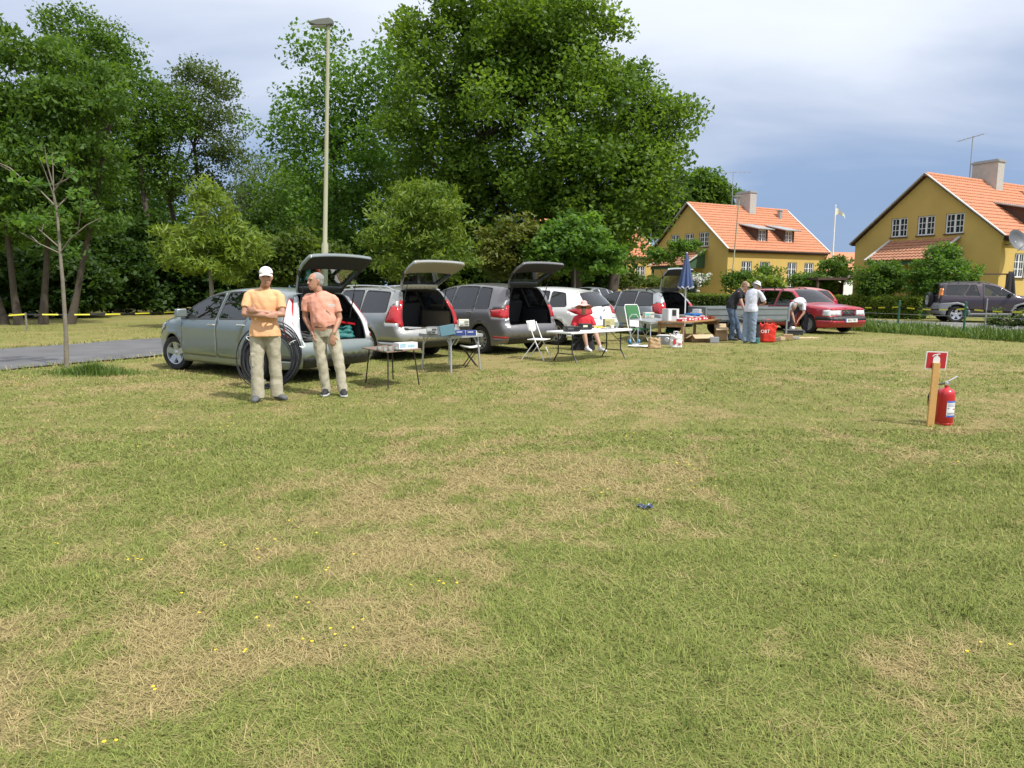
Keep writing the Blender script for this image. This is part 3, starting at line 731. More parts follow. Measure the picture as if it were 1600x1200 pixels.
    # ---- mirrors, handles
    mx_ = sp['mirror']
    for sgn in (1, -1):
        yy = float(half([mx_], [zb + .03])[0]); m = MB(); m.box((mx_, sgn * (yy + .10), zb + .09), (.12, .20, .15), taper=.9); m.bar((mx_ + .01, sgn * (yy - .02), zb + .03), (mx_ + .01, sgn * (yy + .06), zb + .05), .05, .04)
        m.build('mirror', sp.get('mirror_m', sp['paint']), root, bevel=.03, smooth=40)
        for k, (hx_, hz_) in enumerate(sp.get('handles', [])):
            y0 = float(half([hx_], [hz_])[0]); h = MB(); h.tube([(hx_ + .10, sgn * (y0 - .005), hz_), (hx_ + .08, sgn * (y0 + .028), hz_ + .005), (hx_ - .08, sgn * (y0 + .028), hz_ + .005), (hx_ - .10, sgn * (y0 - .005), hz_)], .013, 6)
            dkey = 'door%d%s' % (k, 'L' if sgn > 0 else 'R')
            h.build('handle', sp.get('handle_m', sp['paint']), objs.get(dkey, root), smooth=40)
    if sp.get('rails'):
        a, c = sp['rails']
        for sgn in (1, -1):
            m = MB(); pts = []
            for k, xx in enumerate(np.linspace(a, c, 9)):
                zt = ztop(xx); yy = float(half([xx], [zt - .02])[0]); pts.append((xx, sgn * (yy - .02), zt + (.055 if 0 < k < 8 else .0)))
            m.tube(pts, .016, 6)
            for k in (2, 6): m.bar(pts[k], (pts[k][0], pts[k][1], pts[k][2] - .06), .05, .03)
            m.build('roof_rail', sp.get('rail_m', M_TRIM), root, smooth=40)
    if sp.get('wiper'):
        pass
    root['_w'] = W
    info = dict(root=root, objs=objs, half=half, xf=xf, xr=xr, ztop=ztop, s_of=s_of, P=P, IDX=IDX, bul=bi)
    return info
def plate(info, x, z, front, text=None, w=.52, h=.115, parent=None, tilt=0):
    s = 1 if front else -1
    o = empty('number_plate', (x, 0, z), parent=parent or info['root']); o.rotation_euler = (0, R(tilt) * s, 0)
    b = MB(); b.box((0, 0, 0), (.012, w, h)); b.box((s * .002, -s * w / 2 + .02 if front else w / 2 - .02, 0), (.0125, .04, h - .004), 1); b.build('plate', [M_PLATE, M_PBLUE], o)
    if text: text_mesh('plate_text', text, h * .82, M_PTEXT, o, (s * .008, s * .02, 0), (R(90), 0, R(90) if front else R(-90)))
    return o
# ---- vehicle specs and placement
def rearlamp_side(x0, z0, z1, x1=None): return None
ROWG = 'cars parked nose away along the lane'
FOC = dict(W=.90, zb=.98, tum=.50, rad=.315, wb=2.64, tx=(1.0, -1.3), tf=.22, tr=.10, paint=paint('paint_grey_green', (0.245, 0.285, 0.272)), rim='five', steer=14,
    prof=[(2.06, .20), (2.16, .34), (2.19, .52), (2.12, .70), (1.92, .84), (1.50, .96), (1.14, 1.03), (.66, 1.28), (.22, 1.43), (-.4, 1.495), (-1.2, 1.475), (-1.86, 1.40), (-1.99, 1.28), (-2.13, 1.02), (-2.20, .82), (-2.25, .66), (-2.31, .58), (-2.32, .42), (-2.22, .24)],
    belt=(1.0, 1.06, 1.0, -1.9), doors=[(.98, -.17, .32, (.93, -.17)), (-.17, -1.10, .32, (-.17, -1.02))], dback=[0, .26],
    windows=[((1.0, .98, -.10, -.12), 0, 'n'), ((-.24, -.24, -.98, -1.04), 1, 'n'), ((-1.13, -1.10, -1.60, -1.78), None, 'd')],
    screens=[(6.08, 8.2, .86, .90, 'windshield', 'n'), (11.45, 13.2, .80, .84, 'rear_window', 'n')], gate=(11.0, 15.2, .86), open=106,
    side_polys=[('taillight', round_poly([(-1.90, 1.33), (-1.99, .98), (-2.10, .70), (-2.28, .68), (-2.21, .84), (-2.13, 1.04), (-2.0, 1.28), (-1.93, 1.37)], .02), 3), ('taillight', round_poly([(-1.925, 1.31), (-2.02, .98), (-2.13, .75), (-2.26, .74), (-2.2, .84), (-2.12, 1.04), (-1.99, 1.27), (-1.93, 1.34)], .02), 4), ('headlight', round_poly([(2.10, .64), (1.72, .78), (1.62, .88), (1.86, .87), (2.11, .72)], .02), 4), ('bump', [(-2.34, .36), (-2.34, .42), (-1.75, .42), (-1.75, .36)], 2)],
    wrap_polys=[([(17.05, -.96), (17.05, .96), (18, .9), (18, -.9)], 'valance', 2), ([(11.3, .87), (15.0, .87), (15.0, 1.02), (11.3, 1.02)], 'taillight', 4), ([(11.3, -.87), (15.0, -.87), (15.0, -1.02), (11.3, -1.02)], 'taillight', 4), ([(.9, -.55), (.9, .55), (2.0, .55), (2.0, -.55)], 'grille', 2)],
    mirror=.86, handles=[(-.02 - .02, .88), (-.93, .90)], handle_m=M_CHROME, lip=.66, bench=-.78, mirror_m=None)
FOC['mirror_m'] = FOC['paint']
c_foc = make_car('estate_car', 'grey-green estate car with open tailgate behind the two standing men', 'car', (-4.72, 13.0), 143.0, FOC)
V70 = dict(W=.93, zb=1.0, tum=.46, rad=.325, wb=2.82, tx=(1.1, -1.6), tf=.20, tr=.07, paint=paint('paint_champagne_silver', (0.42, 0.42, 0.40), .6), rim='ten', flare=.022,
    prof=[(2.24, .20), (2.34, .36), (2.36, .55), (2.30, .74), (2.05, .88), (1.55, .98), (1.12, 1.05), (.60, 1.32), (.18, 1.46), (-.5, 1.51), (-1.4, 1.50), (-2.02, 1.46), (-2.15, 1.36), (-2.27, 1.08), (-2.33, .84), (-2.37, .68), (-2.44, .60), (-2.44, .42), (-2.32, .26)],
    belt=(1.0, 1.06, 1.0, -2.0), doors=[(.96, -.20, .32, (.9, -.2)), (-.20, -1.12, .32, (-.2, -1.05))], dback=[0, .22],
    windows=[((1.0, .96, -.12, -.14), 0, 'n'), ((-.27, -.27, -1.0, -1.08), 1, 'n'), ((-1.16, -1.13, -1.93, -2.0), None, 'd')],
    screens=[(6.08, 8.2, .86, .90, 'windshield', 'n'), (11.45, 13.1, .82, .86, 'rear_window', 'n')], gate=(11.0, 15.5, .87), open=104, gate_inner=pm('beige_liner', (0.30, 0.275, 0.205), .7, var=.08),
    lining=pm('beige_carpet', (0.14, 0.12, 0.085), .9, var=.15, scale=30), inner=pm('beige_trim_dark', (0.10, 0.09, 0.07), .8), seat=M_SEAT,
    side_polys=[('taillight', round_poly([(-2.09, 1.10), (-2.02, .80), (-2.40, .80), (-2.34, .90), (-2.27, 1.10), (-2.2, 1.16), (-2.14, 1.16)], .03), 3), ('headlight', round_poly([(2.28, .66), (1.85, .80), (1.75, .90), (2.0, .90), (2.32, .72)], .02), 4), ('bump', [(-2.46, .44), (-2.46, .40), (-1.8, .40), (-1.8, .44)], 2)],
    wrap_polys=[([(17.05, -.96), (17.05, .96), (18, .9), (18, -.9)], 'valance', 2), ([(12.4, .87), (14.7, .87), (14.7, 1.02), (12.4, 1.02)], 'taillight', 3), ([(12.4, -.87), (14.7, -.87), (14.7, -1.02), (12.4, -1.02)], 'taillight', 3)],
    mirror=.84, handles=[(-.05, .90), (-.98, .92)], lip=.66, bench=-.9, rails=(.1, -2.0), rail_m=M_ALLOY)
c_v70 = make_car('estate_car', 'champagne silver estate car with roof rails and raised tailgate behind the aluminium table', 'car', (-3.48, 16.6), 137.0, V70)
SPV = dict(W=.90, zb=1.02, tum=.44, rad=.325, wb=2.69, tx=(1.0, -1.3), tf=.22, tr=.09, paint=paint('paint_brown_grey', (0.19, 0.185, 0.19), .55), rim='ten', crease=.014,
    prof=[(2.05, .20), (2.14, .36), (2.16, .56), (2.08, .76), (1.86, .90), (1.50, 1.02), (1.22, 1.10), (.70, 1.38), (.28, 1.53), (-.4, 1.60), (-1.2, 1.58), (-1.80, 1.51), (-1.93, 1.38), (-2.02, 1.12), (-2.07, .90), (-2.10, .72), (-2.18, .62), (-2.18, .42), (-2.06, .26)],
    belt=(1.04, 1.09, 1.1, -1.7), doors=[(.98, -.16, .32, (.9, -.16)), (-.16, -1.08, .32, (-.16, -1.0))], dback=[0, .24],
    windows=[((1.06, 1.02, -.09, -.11), 0, 'n'), ((-.23, -.23, -.98, -1.04), 1, 'n'), ((-1.12, -1.08, -1.48, -1.58), None, 'n')],
    screens=[(6.08, 8.2, .86, .90, 'windshield', 'n'), (11.45, 13.2, .80, .84, 'rear_window', 'n')], gate=(11.0, 15.5, .85), open=104,
    side_polys=[('taillight', round_poly([(-1.66, 1.01), (-1.74, .86), (-2.10, .84), (-2.06, .98), (-2.03, 1.05)], .03), 3), ('headlight', round_poly([(2.06, .68), (1.66, .82), (1.6, .92), (1.86, .90), (2.1, .76)], .02), 4), ('bump', [(-2.2, .43), (-2.2, .38), (-1.78, .38), (-1.78, .43)], 3)],
    wrap_polys=[([(17.05, -.96), (17.05, .96), (18, .9), (18, -.9)], 'valance', 2), ([(13.0, .85), (14.3, .85), (14.3, 1.02), (13.0, 1.02)], 'taillight', 3), ([(13.0, -.85), (14.3, -.85), (14.3, -1.02), (13.0, -1.02)], 'taillight', 3)],
    mirror=.92, handles=[(-.03, .93), (-.95, .95)], lip=.64, bench=-.7)
c_spv = make_car('compact_car', 'brown-grey hatchback with black boot open beside the white folding chair', 'car', (-.95, 17.9), 131.0, SPV)
PEU = dict(W=.90, zb=.98, tum=.48, rad=.32, wb=2.73, tx=(1.0, -1.4), tf=.24, tr=.13, paint=pm('paint_white', (0.80, 0.80, 0.79), .22, 0, var=.02, coat=.8), rim='five',
    prof=[(2.12, .20), (2.21, .36), (2.22, .54), (2.15, .72), (1.92, .86), (1.50, .97), (1.18, 1.04), (.70, 1.29), (.24, 1.44), (-.4, 1.49), (-1.2, 1.465), (-1.74, 1.38), (-1.88, 1.29), (-2.13, 1.02), (-2.21, .84), (-2.27, .70), (-2.33, .60), (-2.33, .42), (-2.22, .25)],
    belt=(.99, 1.07, 1.0, -1.8), doors=[(.98, -.17, .32, (.93, -.17)), (-.17, -1.10, .32, (-.17, -1.02))], dback=[0, .24],
    windows=[((1.0, .98, -.10, -.12), 0, 'n'), ((-.24, -.24, -.98, -1.04), 1, 'n'), ((-1.13, -1.10, -1.52, -1.66), None, 'd')],
    screens=[(6.08, 8.2, .86, .90, 'windshield', 'n'), (11.6, 13.1, .80, .86, 'rear_window', 'd')], gate=(11.0, 15.2, .90),
    side_polys=[('taillight', round_poly([(-1.74, .92), (-2.0, .83), (-2.24, .80), (-2.17, .95), (-2.08, 1.04), (-1.95, .98)], .02), 3), ('bump', [(-2.35, .36), (-2.35, .28), (-1.75, .28), (-1.75, .36)], 2)],
    wrap_polys=[([(13.0, .66), (14.2, .62), (14.3, 1.02), (12.9, 1.02)], 'taillight', 3), ([(13.0, -.66), (14.2, -.62), (14.3, -1.02), (12.9, -1.02)], 'taillight', 3), ([(16.4, -.75), (16.4, .75), (17.6, .7), (17.6, -.7)], 'body', 2), ([(14.3, -.42), (14.3, .42), (15.0, .38), (15.0, -.38)], 'tailgate', 8)],
    mirror=.86, handles=[(-.03, .88), (-.95, .90)], lip=.64, bench=-.8, bulge=[(0, .10), (11, .05), (13, .10), (18, .12)])
c_peu = make_car('estate_car', 'white estate car with closed tailgate behind the woman in red', 'car', (.68, 20.4), 140.0, PEU)
MER = dict(W=.87, zb=.93, tum=.50, rad=.315, wb=2.72, tx=(1.0, -1.5), tf=.18, tr=.10, paint=paint('paint_silver', (0.40, 0.42, 0.44), .6), rim='seven', er=.11,
    prof=[(2.10, .20), (2.20, .34), (2.20, .52), (2.12, .68), (1.90, .80), (1.48, .90), (1.08, .97), (.60, 1.25), (.22, 1.39), (-.4, 1.45), (-1.2, 1.43), (-1.80, 1.36), (-1.95, 1.27), (-2.17, 1.0), (-2.24, .82), (-2.28, .66), (-2.34, .58), (-2.34, .42), (-2.24, .25)],
    belt=(.94, .99, 1.0, -1.9), doors=[(.94, -.2, .32, (.88, -.2)), (-.2, -1.08, .32, (-.2, -1.0))], dback=[0, .2],
    windows=[((.94, .92, -.12, -.14), 0, 'n'), ((-.27, -.27, -.96, -1.02), 1, 'n'), ((-1.10, -1.07, -1.68, -1.86), None, 'd')],
    screens=[(6.08, 8.2, .86, .90, 'windshield', 'n'), (11.45, 13.2, .80, .86, 'rear_window', 'd')], gate=(11.0, 15.2, .88), open=112,
    side_polys=[('taillight', round_poly([(-1.86, .98), (-1.94, .72), (-2.30, .68), (-2.25, .84), (-2.18, 1.0), (-2.05, 1.05)], .03), 3)],
    wrap_polys=[([(17.05, -.96), (17.05, .96), (18, .9), (18, -.9)], 'valance', 2), ([(12.8, .86), (14.8, .86), (14.8, 1.02), (12.8, 1.02)], 'taillight', 3), ([(12.8, -.86), (14.8, -.86), (14.8, -1.02), (12.8, -1.02)], 'taillight', 3)],
    mirror=.82, handles=[(-.05, .82), (-.95, .84)], lip=.62, bench=-.8, rails=(-.1, -1.7))
c_mer = make_car('estate_car', 'silver rounded estate car with tailgate up beside the navy parasol', 'car', (4.1, 24.6), 124.0, MER)
HAT = dict(MER); HAT.update(paint=paint('paint_ice_blue', (0.50, 0.54, 0.58), .5), open=None, gate=(11.0, 15.2, .88), rails=None, rad=.31, wb=2.5, rim='five',
    prof=[(1.95, .20), (2.03, .36), (2.02, .54), (1.94, .74), (1.7, .88), (1.35, .98), (1.02, 1.05), (.55, 1.32), (.18, 1.46), (-.35, 1.52), (-1.0, 1.49), (-1.50, 1.40), (-1.66, 1.28), (-1.83, 1.02), (-1.89, .84), (-1.92, .68), (-1.98, .58), (-1.98, .42), (-1.9, .25)],
    belt=(1.0, 1.05, 1.0, -1.6), zb=.99, doors=[(.9, -.2, .32, (.85, -.2)), (-.2, -1.0, .32, (-.2, -.94))], windows=[((.92, .9, -.12, -.14), 0, 'n'), ((-.27, -.27, -.92, -.96), 1, 'n'), ((-1.04, -1.02, -1.28, -1.42), None, 'n')],
    side_polys=[('taillight', round_poly([(-1.6, 1.02), (-1.65, .78), (-1.93, .76), (-1.89, .9), (-1.83, 1.04)], .03), 3), ('headlight', round_poly([(1.96, .66), (1.6, .80), (1.5, .9), (1.75, .88), (1.98, .74)], .02), 4)])
c_hat = make_car('hatchback_car', 'ice blue hatchback parked under the trees behind the white estate', 'car', (3.2, 31.3), -125.0, HAT)
DRK = dict(HAT); DRK.update(paint=paint('paint_dark_green', (0.035, 0.05, 0.05), .4), rim='seven')
c_drk = make_car('hatchback_car', 'dark green hatchback whose roof shows behind the open brown-grey boot', 'car', (-.2, 27.0), -50.0, DRK)
ORA = dict(HAT); ORA.update(paint=pm('paint_orange', (0.62, 0.10, 0.025), .25, .1, var=.04, coat=.7))
c_ora = make_car('hatchback_car', 'orange hatchback showing behind the red estate car', 'car', (13.1, 33.0), 112.0, ORA)
RED = dict(W=.88, zb=.93, tum=.42, rad=.315, wb=2.77, tx=(1.2, -1.5), tf=.10, tr=.06, paint=pm('paint_crimson', (0.40, 0.022, 0.042), .28, .15, var=.06, coat=.6), rim='twelve', er=.055, crease=.0, rim_m=pm('hubcap_silver', (0.52, 0.53, 0.55), .35, .5),
    prof=[(2.20, .22), (2.30, .36), (2.32, .50), (2.28, .56), (2.22, .60), (2.19, .80), (2.15, .845), (1.70, .91), (1.10, .965), (.98, .985), (.68, 1.20), (.40, 1.385), (.12, 1.44), (-.9, 1.46), (-1.7, 1.45), (-2.12, 1.41), (-2.22, 1.20), (-2.30, .94), (-2.34, .70), (-2.42, .58), (-2.42, .40), (-2.32, .25)],
    belt=(.94, .97, 1.0, -2.0), doors=[(.96, -.18, .32, (.88, -.18)), (-.18, -1.06, .32, (-.18, -1.0))], dback=[0, .2], head=.07,
    windows=[((.94, .90, -.11, -.13), 0, 'n'), ((-.25, -.25, -.98, -1.0), 1, 'n'), ((-1.10, -1.08, -1.98, -2.08), None, 'd')],
    screens=[(9.05, 11.4, .88, .90, 'windshield', 'n'), (15.2, 16.6, .84, .88, 'rear_window', 'd')], gate=(15.0, 18.5, .90),
    side_polys=[('headlight', [(2.26, .60), (1.98, .62), (1.98, .79), (2.22, .81)], 4), ('bumper_strip', [(2.4, .46), (2.4, .58), (1.72, .58), (1.72, .46)], 2), ('bumper_strip_b', [(-2.5, .46), (-2.5, .58), (-1.75, .58), (-1.75, .46)], 2), ('taillight', [(-2.2, 1.2), (-2.1, 1.0), (-2.1, .7), (-2.36, .7), (-2.3, .96)], 3)],
    wrap_polys=[([(1.6, -1.02), (1.6, 1.02), (3.4, 1.02), (3.4, -1.02)], 'bumper_strip', 2), ([(4.08, .42), (4.85, .42), (4.85, 1.02), (4.08, 1.02)], 'headlight', 4), ([(4.08, -.42), (4.85, -.42), (4.85, -1.02), (4.08, -1.02)], 'headlight', 4), ([(4.05, -.36), (4.05, .36), (4.9, .34), (4.9, -.34)], 'grille', 2)],
    mirror=.76, handles=[(-.03, .84), (-.92, .86)], handle_m=M_TRIM, lip=.62, bench=-.85, rails=(-.1, -1.9), bulge=[(0, .07), (3, .07), (6, .05), (8, .03), (10, .06), (13, .03), (17, .03), (21, .05)])
c_red = make_car('estate_car', 'crimson red boxy estate car facing the camera behind the bending man', 'car', (10.2, 25.3), -68.0, RED)
plate(c_red, 2.395, .46, True, 'BUU 702')
gb = MB(); gb.M = Matrix.Translation((2.262, 0, .70)); gb.bar((0, .13, -.085), (0.0, -.13, .085), .012, .022); gb.box((0, 0, 0), (.012, .05, .04)); 
for sgn in (-1, 1): gb.box((-.005, 0, sgn * .098), (.02, .66, .012))
for sgn in (-1, 1): gb.box((-.005, sgn * .325, 0), (.02, .012, .19))
gb.build('grille_bar', M_CHROME, c_red['root'])
for k in range(9):
    gl = MB(); gl.box((2.247, -.28 + k * .07, .70), (.01, .008, .17)); gl.build('grille_slat', M_TRIM, c_red['root'])
plate(c_peu, -2.385, .74, False, None, tilt=-8)
em = MB(); em.box((-2.325, 0, .93), (.02, .05, .075)); em.build('badge', M_CHROME, c_peu['root'], bevel=.01)
wp_ = MB(); wp_.bar((-2.27, 0, 1.045), (-2.235, -.42, 1.085), .03, .02); wp_.build('rear_wiper', M_TRIM, c_peu['root'])
for cc, zz2, xx2 in ((c_foc, .50, -2.40), (c_v70, .55, -2.53), (c_spv, .53, -2.27), (c_mer, .53, -2.43)): pass
SUV = dict(W=.89, zb=1.12, tum=.34, rad=.355, wb=2.56, tx=(1.1, -1.5), tf=.16, tr=.05, paint=paint('paint_plum', (0.060, 0.045, 0.060), .5), clad=pm('grey_cladding', (0.19, 0.20, 0.215), .65, var=.08), rim='five', sill=.30, archk=1.22, er=.07, tw=.225,
    prof=[(1.92, .34), (2.02, .48), (2.04, .70), (1.98, .90), (1.85, 1.04), (1.4, 1.14), (1.02, 1.19), (.60, 1.46), (.34, 1.62), (.0, 1.70), (-.8, 1.73), (-1.5, 1.73), (-1.82, 1.68), (-1.88, 1.50), (-1.94, 1.16), (-1.97, .86), (-2.03, .76), (-2.03, .52), (-1.93, .36)],
    belt=(1.17, 1.21, 1.0, -1.8), doors=[(.92, -.30, .42, (.84, -.30))], head=.10,
    windows=[((.96, .92, -.20, -.22), 0, 'n'), ((-.42, -.55, -.72, -.98), None, 'n'), ((-1.12, -.80, -1.66, -1.76), None, 'd')],
    screens=[(6.1, 8.3, .86, .90, 'windshield', 'n'), (12.2, 13.9, .82, .84, 'rear_window', 'd')],
    side_polys=[('taillight', [(-1.80, 1.5), (-1.84, 1.18), (-1.97, 1.18), (-1.90, 1.5)], 5), ('cladding', [(2.1, .3), (2.1, .74), (1.74, .84), (1.28, .90), (.92, .78), (.74, .48), (.74, .28)], 7), ('cladding_b', [(-.72, .28), (-.76, .52), (-.94, .80), (-1.28, .90), (-1.62, .86), (-2.1, .84), (-2.1, .3)], 7), ('cladding_c', [(.8, .28), (.8, .42), (-.78, .42), (-.78, .28)], 7)],
    wrap_polys=[([(0, -1.02), (0, 1.02), (2.2, 1.02), (2.2, -1.02)], 'cladding', 7), ([(15.1, -1.02), (15.1, 1.02), (18, 1.02), (18, -1.02)], 'cladding_b', 7), ([(13.0, .84), (14.2, .84), (14.2, 1.02), (13.0, 1.02)], 'taillight', 5), ([(13.0, -.84), (14.2, -.84), (14.2, -1.02), (13.0, -1.02)], 'taillight', 5)],
    mirror=.72, handles=[(-.18, 1.06)], lip=.75, bench=-.8, rails=(.0, -1.6), floor=.6, mirror_m=M_TRIM, lhd=1)
c_suv = make_car('off_road_car', 'plum off-road car with grey wheel arches parked before the yellow house', 'car', (21.0, 31.6), -15.0, SUV)
sw_ = wheel(c_suv['root'], -2.12, 0, .34, .2, 'five', 1); sw_.name = 'spare_wheel'; sw_.location = (-2.14, .05, .98); sw_.rotation_euler = (0, 0, R(90))
# ---------------------------------------------------------------- houses
def plaster(name, col):
    m = pm(name, col, .9, var=.17, scale=.7, bump=.35, bscale=40); return m
M_WALL = plaster('ochre_plaster', (0.54, 0.38, 0.11))
M_WFRAME = pm('white_window_paint', (0.78, 0.78, 0.76), .5, var=.04)
M_WREV = pm('brown_reveal', (0.10, 0.055, 0.035), .7, var=.2)
M_PANE = pm('window_pane', (0.035, 0.045, 0.055), .05, var=.5, scale=1.5, coat=.6)
M_TILE = pm('orange_roof_tile', (0.50, 0.210, 0.112), .8, var=.28, scale=4.5, bump=.2, bscale=30)
M_BARGE = pm('weathered_white_board', (0.45, 0.45, 0.44), .7, var=.12, scale=8)
M_BROWN = pm('dark_brown_wood', (0.075, 0.042, 0.030), .75, var=.2, scale=10)
M_GREENW = pm('green_board', (0.045, 0.10, 0.05), .7, var=.12)
M_CONC = pm('chimney_render', (0.42, 0.40, 0.37), .9, var=.22, scale=4, bump=.4)
M_ZINC = pm('zinc_sheet', (0.38, 0.39, 0.40), .5, .5, var=.15)
UANG = math.atan2(.492, .870)
HL, HW, HE, HR_ = 11.1, 8.5, 4.15, 7.72
SLOPE = (HR_ - HE) / (HW / 2)
def wall_panel(b, outer, holes, to3, depth, m_wall=0, m_rev=1):
    P2, T, lab = cdt_regions(resample(outer, 1.0), [resample(h, .5) for h in holes], (1.1, 1.1))
    T = T[lab < 0]; base = [to3(x, z, 0.0) for x, z in P2]; b.add(base, [tuple(t) for t in T], m_wall)
    for h in holes:
        n = len(h)
        b.add([to3(x, z, 0) for x, z in h] + [to3(x, z, depth) for x, z in h], [(i, (i + 1) % n, n + (i + 1) % n, n + i) for i in range(n)], m_rev)
def rect(cx, w, z0, z1): return [(cx - w / 2, z0), (cx + w / 2, z0), (cx + w / 2, z1), (cx - w / 2, z1)]
WIN = {}
def window(parent, M, w, h, cols=2, rows=3):
    """white casement window in local XZ plane at y=0 facing -y; M places it"""
    key = (w, h, cols, rows)
    if key not in WIN:
        f = MB(); t = .07; y = .06
        for x0 in (-w / 2 + t / 2, w / 2 - t / 2): f.box((x0, y, h / 2), (t, .06, h))
        for z0 in (t / 2, h - t / 2): f.box((0, y, z0), (w - 2 * t, .058, t))
        f.box((0, y, h / 2), (.10, .062, h - 2 * t))
        for sgn in (-1, 1):
            x0 = sgn * (w / 4 + .01); ww = (w - 2 * t - .1) / 2
            for k in range(1, rows): f.box((x0, y, t + (h - 2 * t) * k / rows), (ww, .045, .035))
            if cols > 1: f.box((x0, y, h / 2), (.03, .044, h - 2 * t))
        fo = f.build('window', M_WFRAME); fd = fo.data; bpy.data.objects.remove(fo)
        p = MB(); p.box((0, y + .012, h / 2), (w - .08, .012, h - .08)); po = p.build('pane', M_PANE); pd = po.data; bpy.data.objects.remove(po)
        s = MB(); s.box((0, -.02, -.03), (w + .12, .16, .05)); so = s.build('sill', M_WREV); sd = so.data; bpy.data.objects.remove(so)
        WIN[key] = (fd, pd, sd)
    fd, pd, sd = WIN[key]
    o = link(bpy.data.objects.new('window', fd), parent); o.matrix_local = M
    link(bpy.data.objects.new('pane', pd), o); link(bpy.data.objects.new('sill', sd), o)
    return o
def tile_slope(b, x0, x1, e, r, tw=.22, course=.345, m=0, flipped=False, org=(0, 0, 0)):
    """pantile courses from eave point e=(y,z) to ridge point r=(y,z), x0..x1"""
    e, r = Vector(e), Vector(r); d = r - e; Ln = d.length; d /= Ln; nrm = Vector((-d.y, d.x))
    if nrm.y < 0: nrm = -nrm
    nc = max(1, int(round(Ln / course))); nt = int(round((x1 - x0) / tw)); q = 5; cols = nt * q + 1
    for k in range(nc):
        lo, hi = k * Ln / nc, (k + 1) * Ln / nc + .04; vs = []
        jit = [random.uniform(-.008, .008) for _ in range(nt + 1)]
        for (s, off) in ((lo, -.01), (lo, .045), (hi, .0)):
            for c in range(cols):
                ph = (c % q) / q; w = .022 * math.sin(2 * math.pi * ph) + .006; tl = jit[c // q]
                pnt = e + d * (s + tl * (1 if s == lo else 0)) + nrm * (off + (w if off > -.005 else -.0))
                vs.append((org[0] + x0 + (x1 - x0) * c / (cols - 1), org[1] + pnt.x, org[2] + pnt.y))
        fs = []
        for row in range(2):
            for c in range(cols - 1):
                a = row * cols + c; fq = (a, a + 1, a + cols + 1, a + cols); fs.append(fq[::-1] if flipped else fq)
        b.add(vs, fs, m)
def make_house(name, loc, label):
    h = empty(name, loc, UANG, label, 'house')
    wins = [(2.0, 1.10, 1.95, 3.25), (4.0, 1.10, 1.95, 3.25), (7.1, 1.10, 1.30, 3.25), (9.1, 1.10, 1.95, 3.25)]
    gw = [(2.5, 1.0, 4.40, 5.50), (4.1, 1.0, 4.40, 5.50), (5.7, 1.0, 4.40, 5.50)]
    w = MB()
    wall_panel(w, [(0, -.3), (HL, -.3), (HL, HE), (0, HE)], [rect(*q) for q in wins], lambda x, z, d: (x, d, z), .13)
    wall_panel(w, [(0, -.3), (HW, -.3), (HW, HE), (HW / 2, HR_), (0, HE)], [rect(*q) for q in gw] + [rect(3.6, 1.0, -.25, 2.05)], lambda y, z, d: (d, y, z), .13)
    w.add([(HL, 0, -.3), (HL, HW, -.3), (HL, HW, HE), (HL, HW / 2, HR_), (HL, 0, HE)], [(0, 1, 2, 3, 4)]); w.add([(0, HW, -.3), (HL, HW, -.3), (HL, HW, HE), (0, HW, HE)], [(0, 3, 2, 1)])
    w.box((.10, .02, HE - .28), (.22, .16, .22), 0); w.box((.10, .00, HE - .08), (.26, .26, .18), 0)     # corbel under the eave
    w.build('wall', [M_WALL, M_WREV], h)
    pl = MB(); pl.box((HL / 2, -.03, .12), (HL + .1, .08, .9)); pl.box((-.03, HW / 2, .12), (.08, HW + .02, .9)); pl.build('plinth', M_CONC, h)
    for q in wins: window(h, Matrix.Translation((q[0], .02, q[2])), q[1], q[3] - q[2], 2, 3 if q[3] - q[2] < 1.5 else 4)
    for q in gw: window(h, Matrix.Translation((.02, q[0], q[2])) @ Matrix.Rotation(R(-90), 4, 'Z'), q[1], q[3] - q[2], 2, 3)
    d = MB(); d.box((.10, 3.6, .9), (.05, .96, 2.25)); d.build('door', M_GREENW, h)
    rf = empty('roof', parent=h); oh = .24; ze = HE - SLOPE * oh + .12
    b = MB(); tile_slope(b, -.18, HL + .18, (-oh, ze), (HW / 2, HR_ + .12)); b.build('roof_slope', M_TILE, rf, smooth=50)
    b = MB(); tile_slope(b, -.18, HL + .18, (HW + oh, ze), (HW / 2, HR_ + .12), flipped=True); b.build('roof_slope', M_TILE, rf, smooth=50)
    b = MB()
    for k in range(30): x0 = -.18 + k * (HL + .36) / 30; b.tube([(x0, HW / 2, HR_ + .11), (x0 + (HL + .36) / 30 + .02, HW / 2, HR_ + .125)], [.115, .13], 8)
    b.build('ridge_tiles', M_TILE, rf, smooth=50)
    dk = MB()
    for sg, y0, y1 in ((1, -oh + .02, HW / 2), (-1, HW + oh - .02, HW / 2)):
        dk.add([(-.16, y0, ze - .05), (HL + .16, y0, ze - .05), (HL + .16, y1, HR_ + .05), (-.16, y1, HR_ + .05)], [(0, 1, 2, 3) if sg > 0 else (3, 2, 1, 0)])
    dk.build('soffit', M_BROWN, rf)
    for x0 in (-.20, HL + .20):
        for y0 in (-oh - .02, HW + oh + .02):
            bb = MB(); bb.bar((x0, y0, ze + .05), (x0, HW / 2, HR_ + .17), .05, .20, up=(1, 0, 0)); bb.build('barge_board', M_BARGE, rf)
    g = MB(); g.tube([(-.1, -oh - .06, ze - .02), (HL + .1, -oh - .06, ze - .05)], .06, 8); g.box((HL / 2, -oh + .12, ze - .12), (HL + .1, .06, .18)); g.build('gutter', M_BROWN, h, smooth=40)
    g = MB(); x0 = HL - .15; g.tube([(x0, -oh - .06, ze - .05), (x0, -.10, ze - .5), (x0, -.10, 0)], .045, 8); g.build('downpipe', M_BROWN, h, smooth=40)
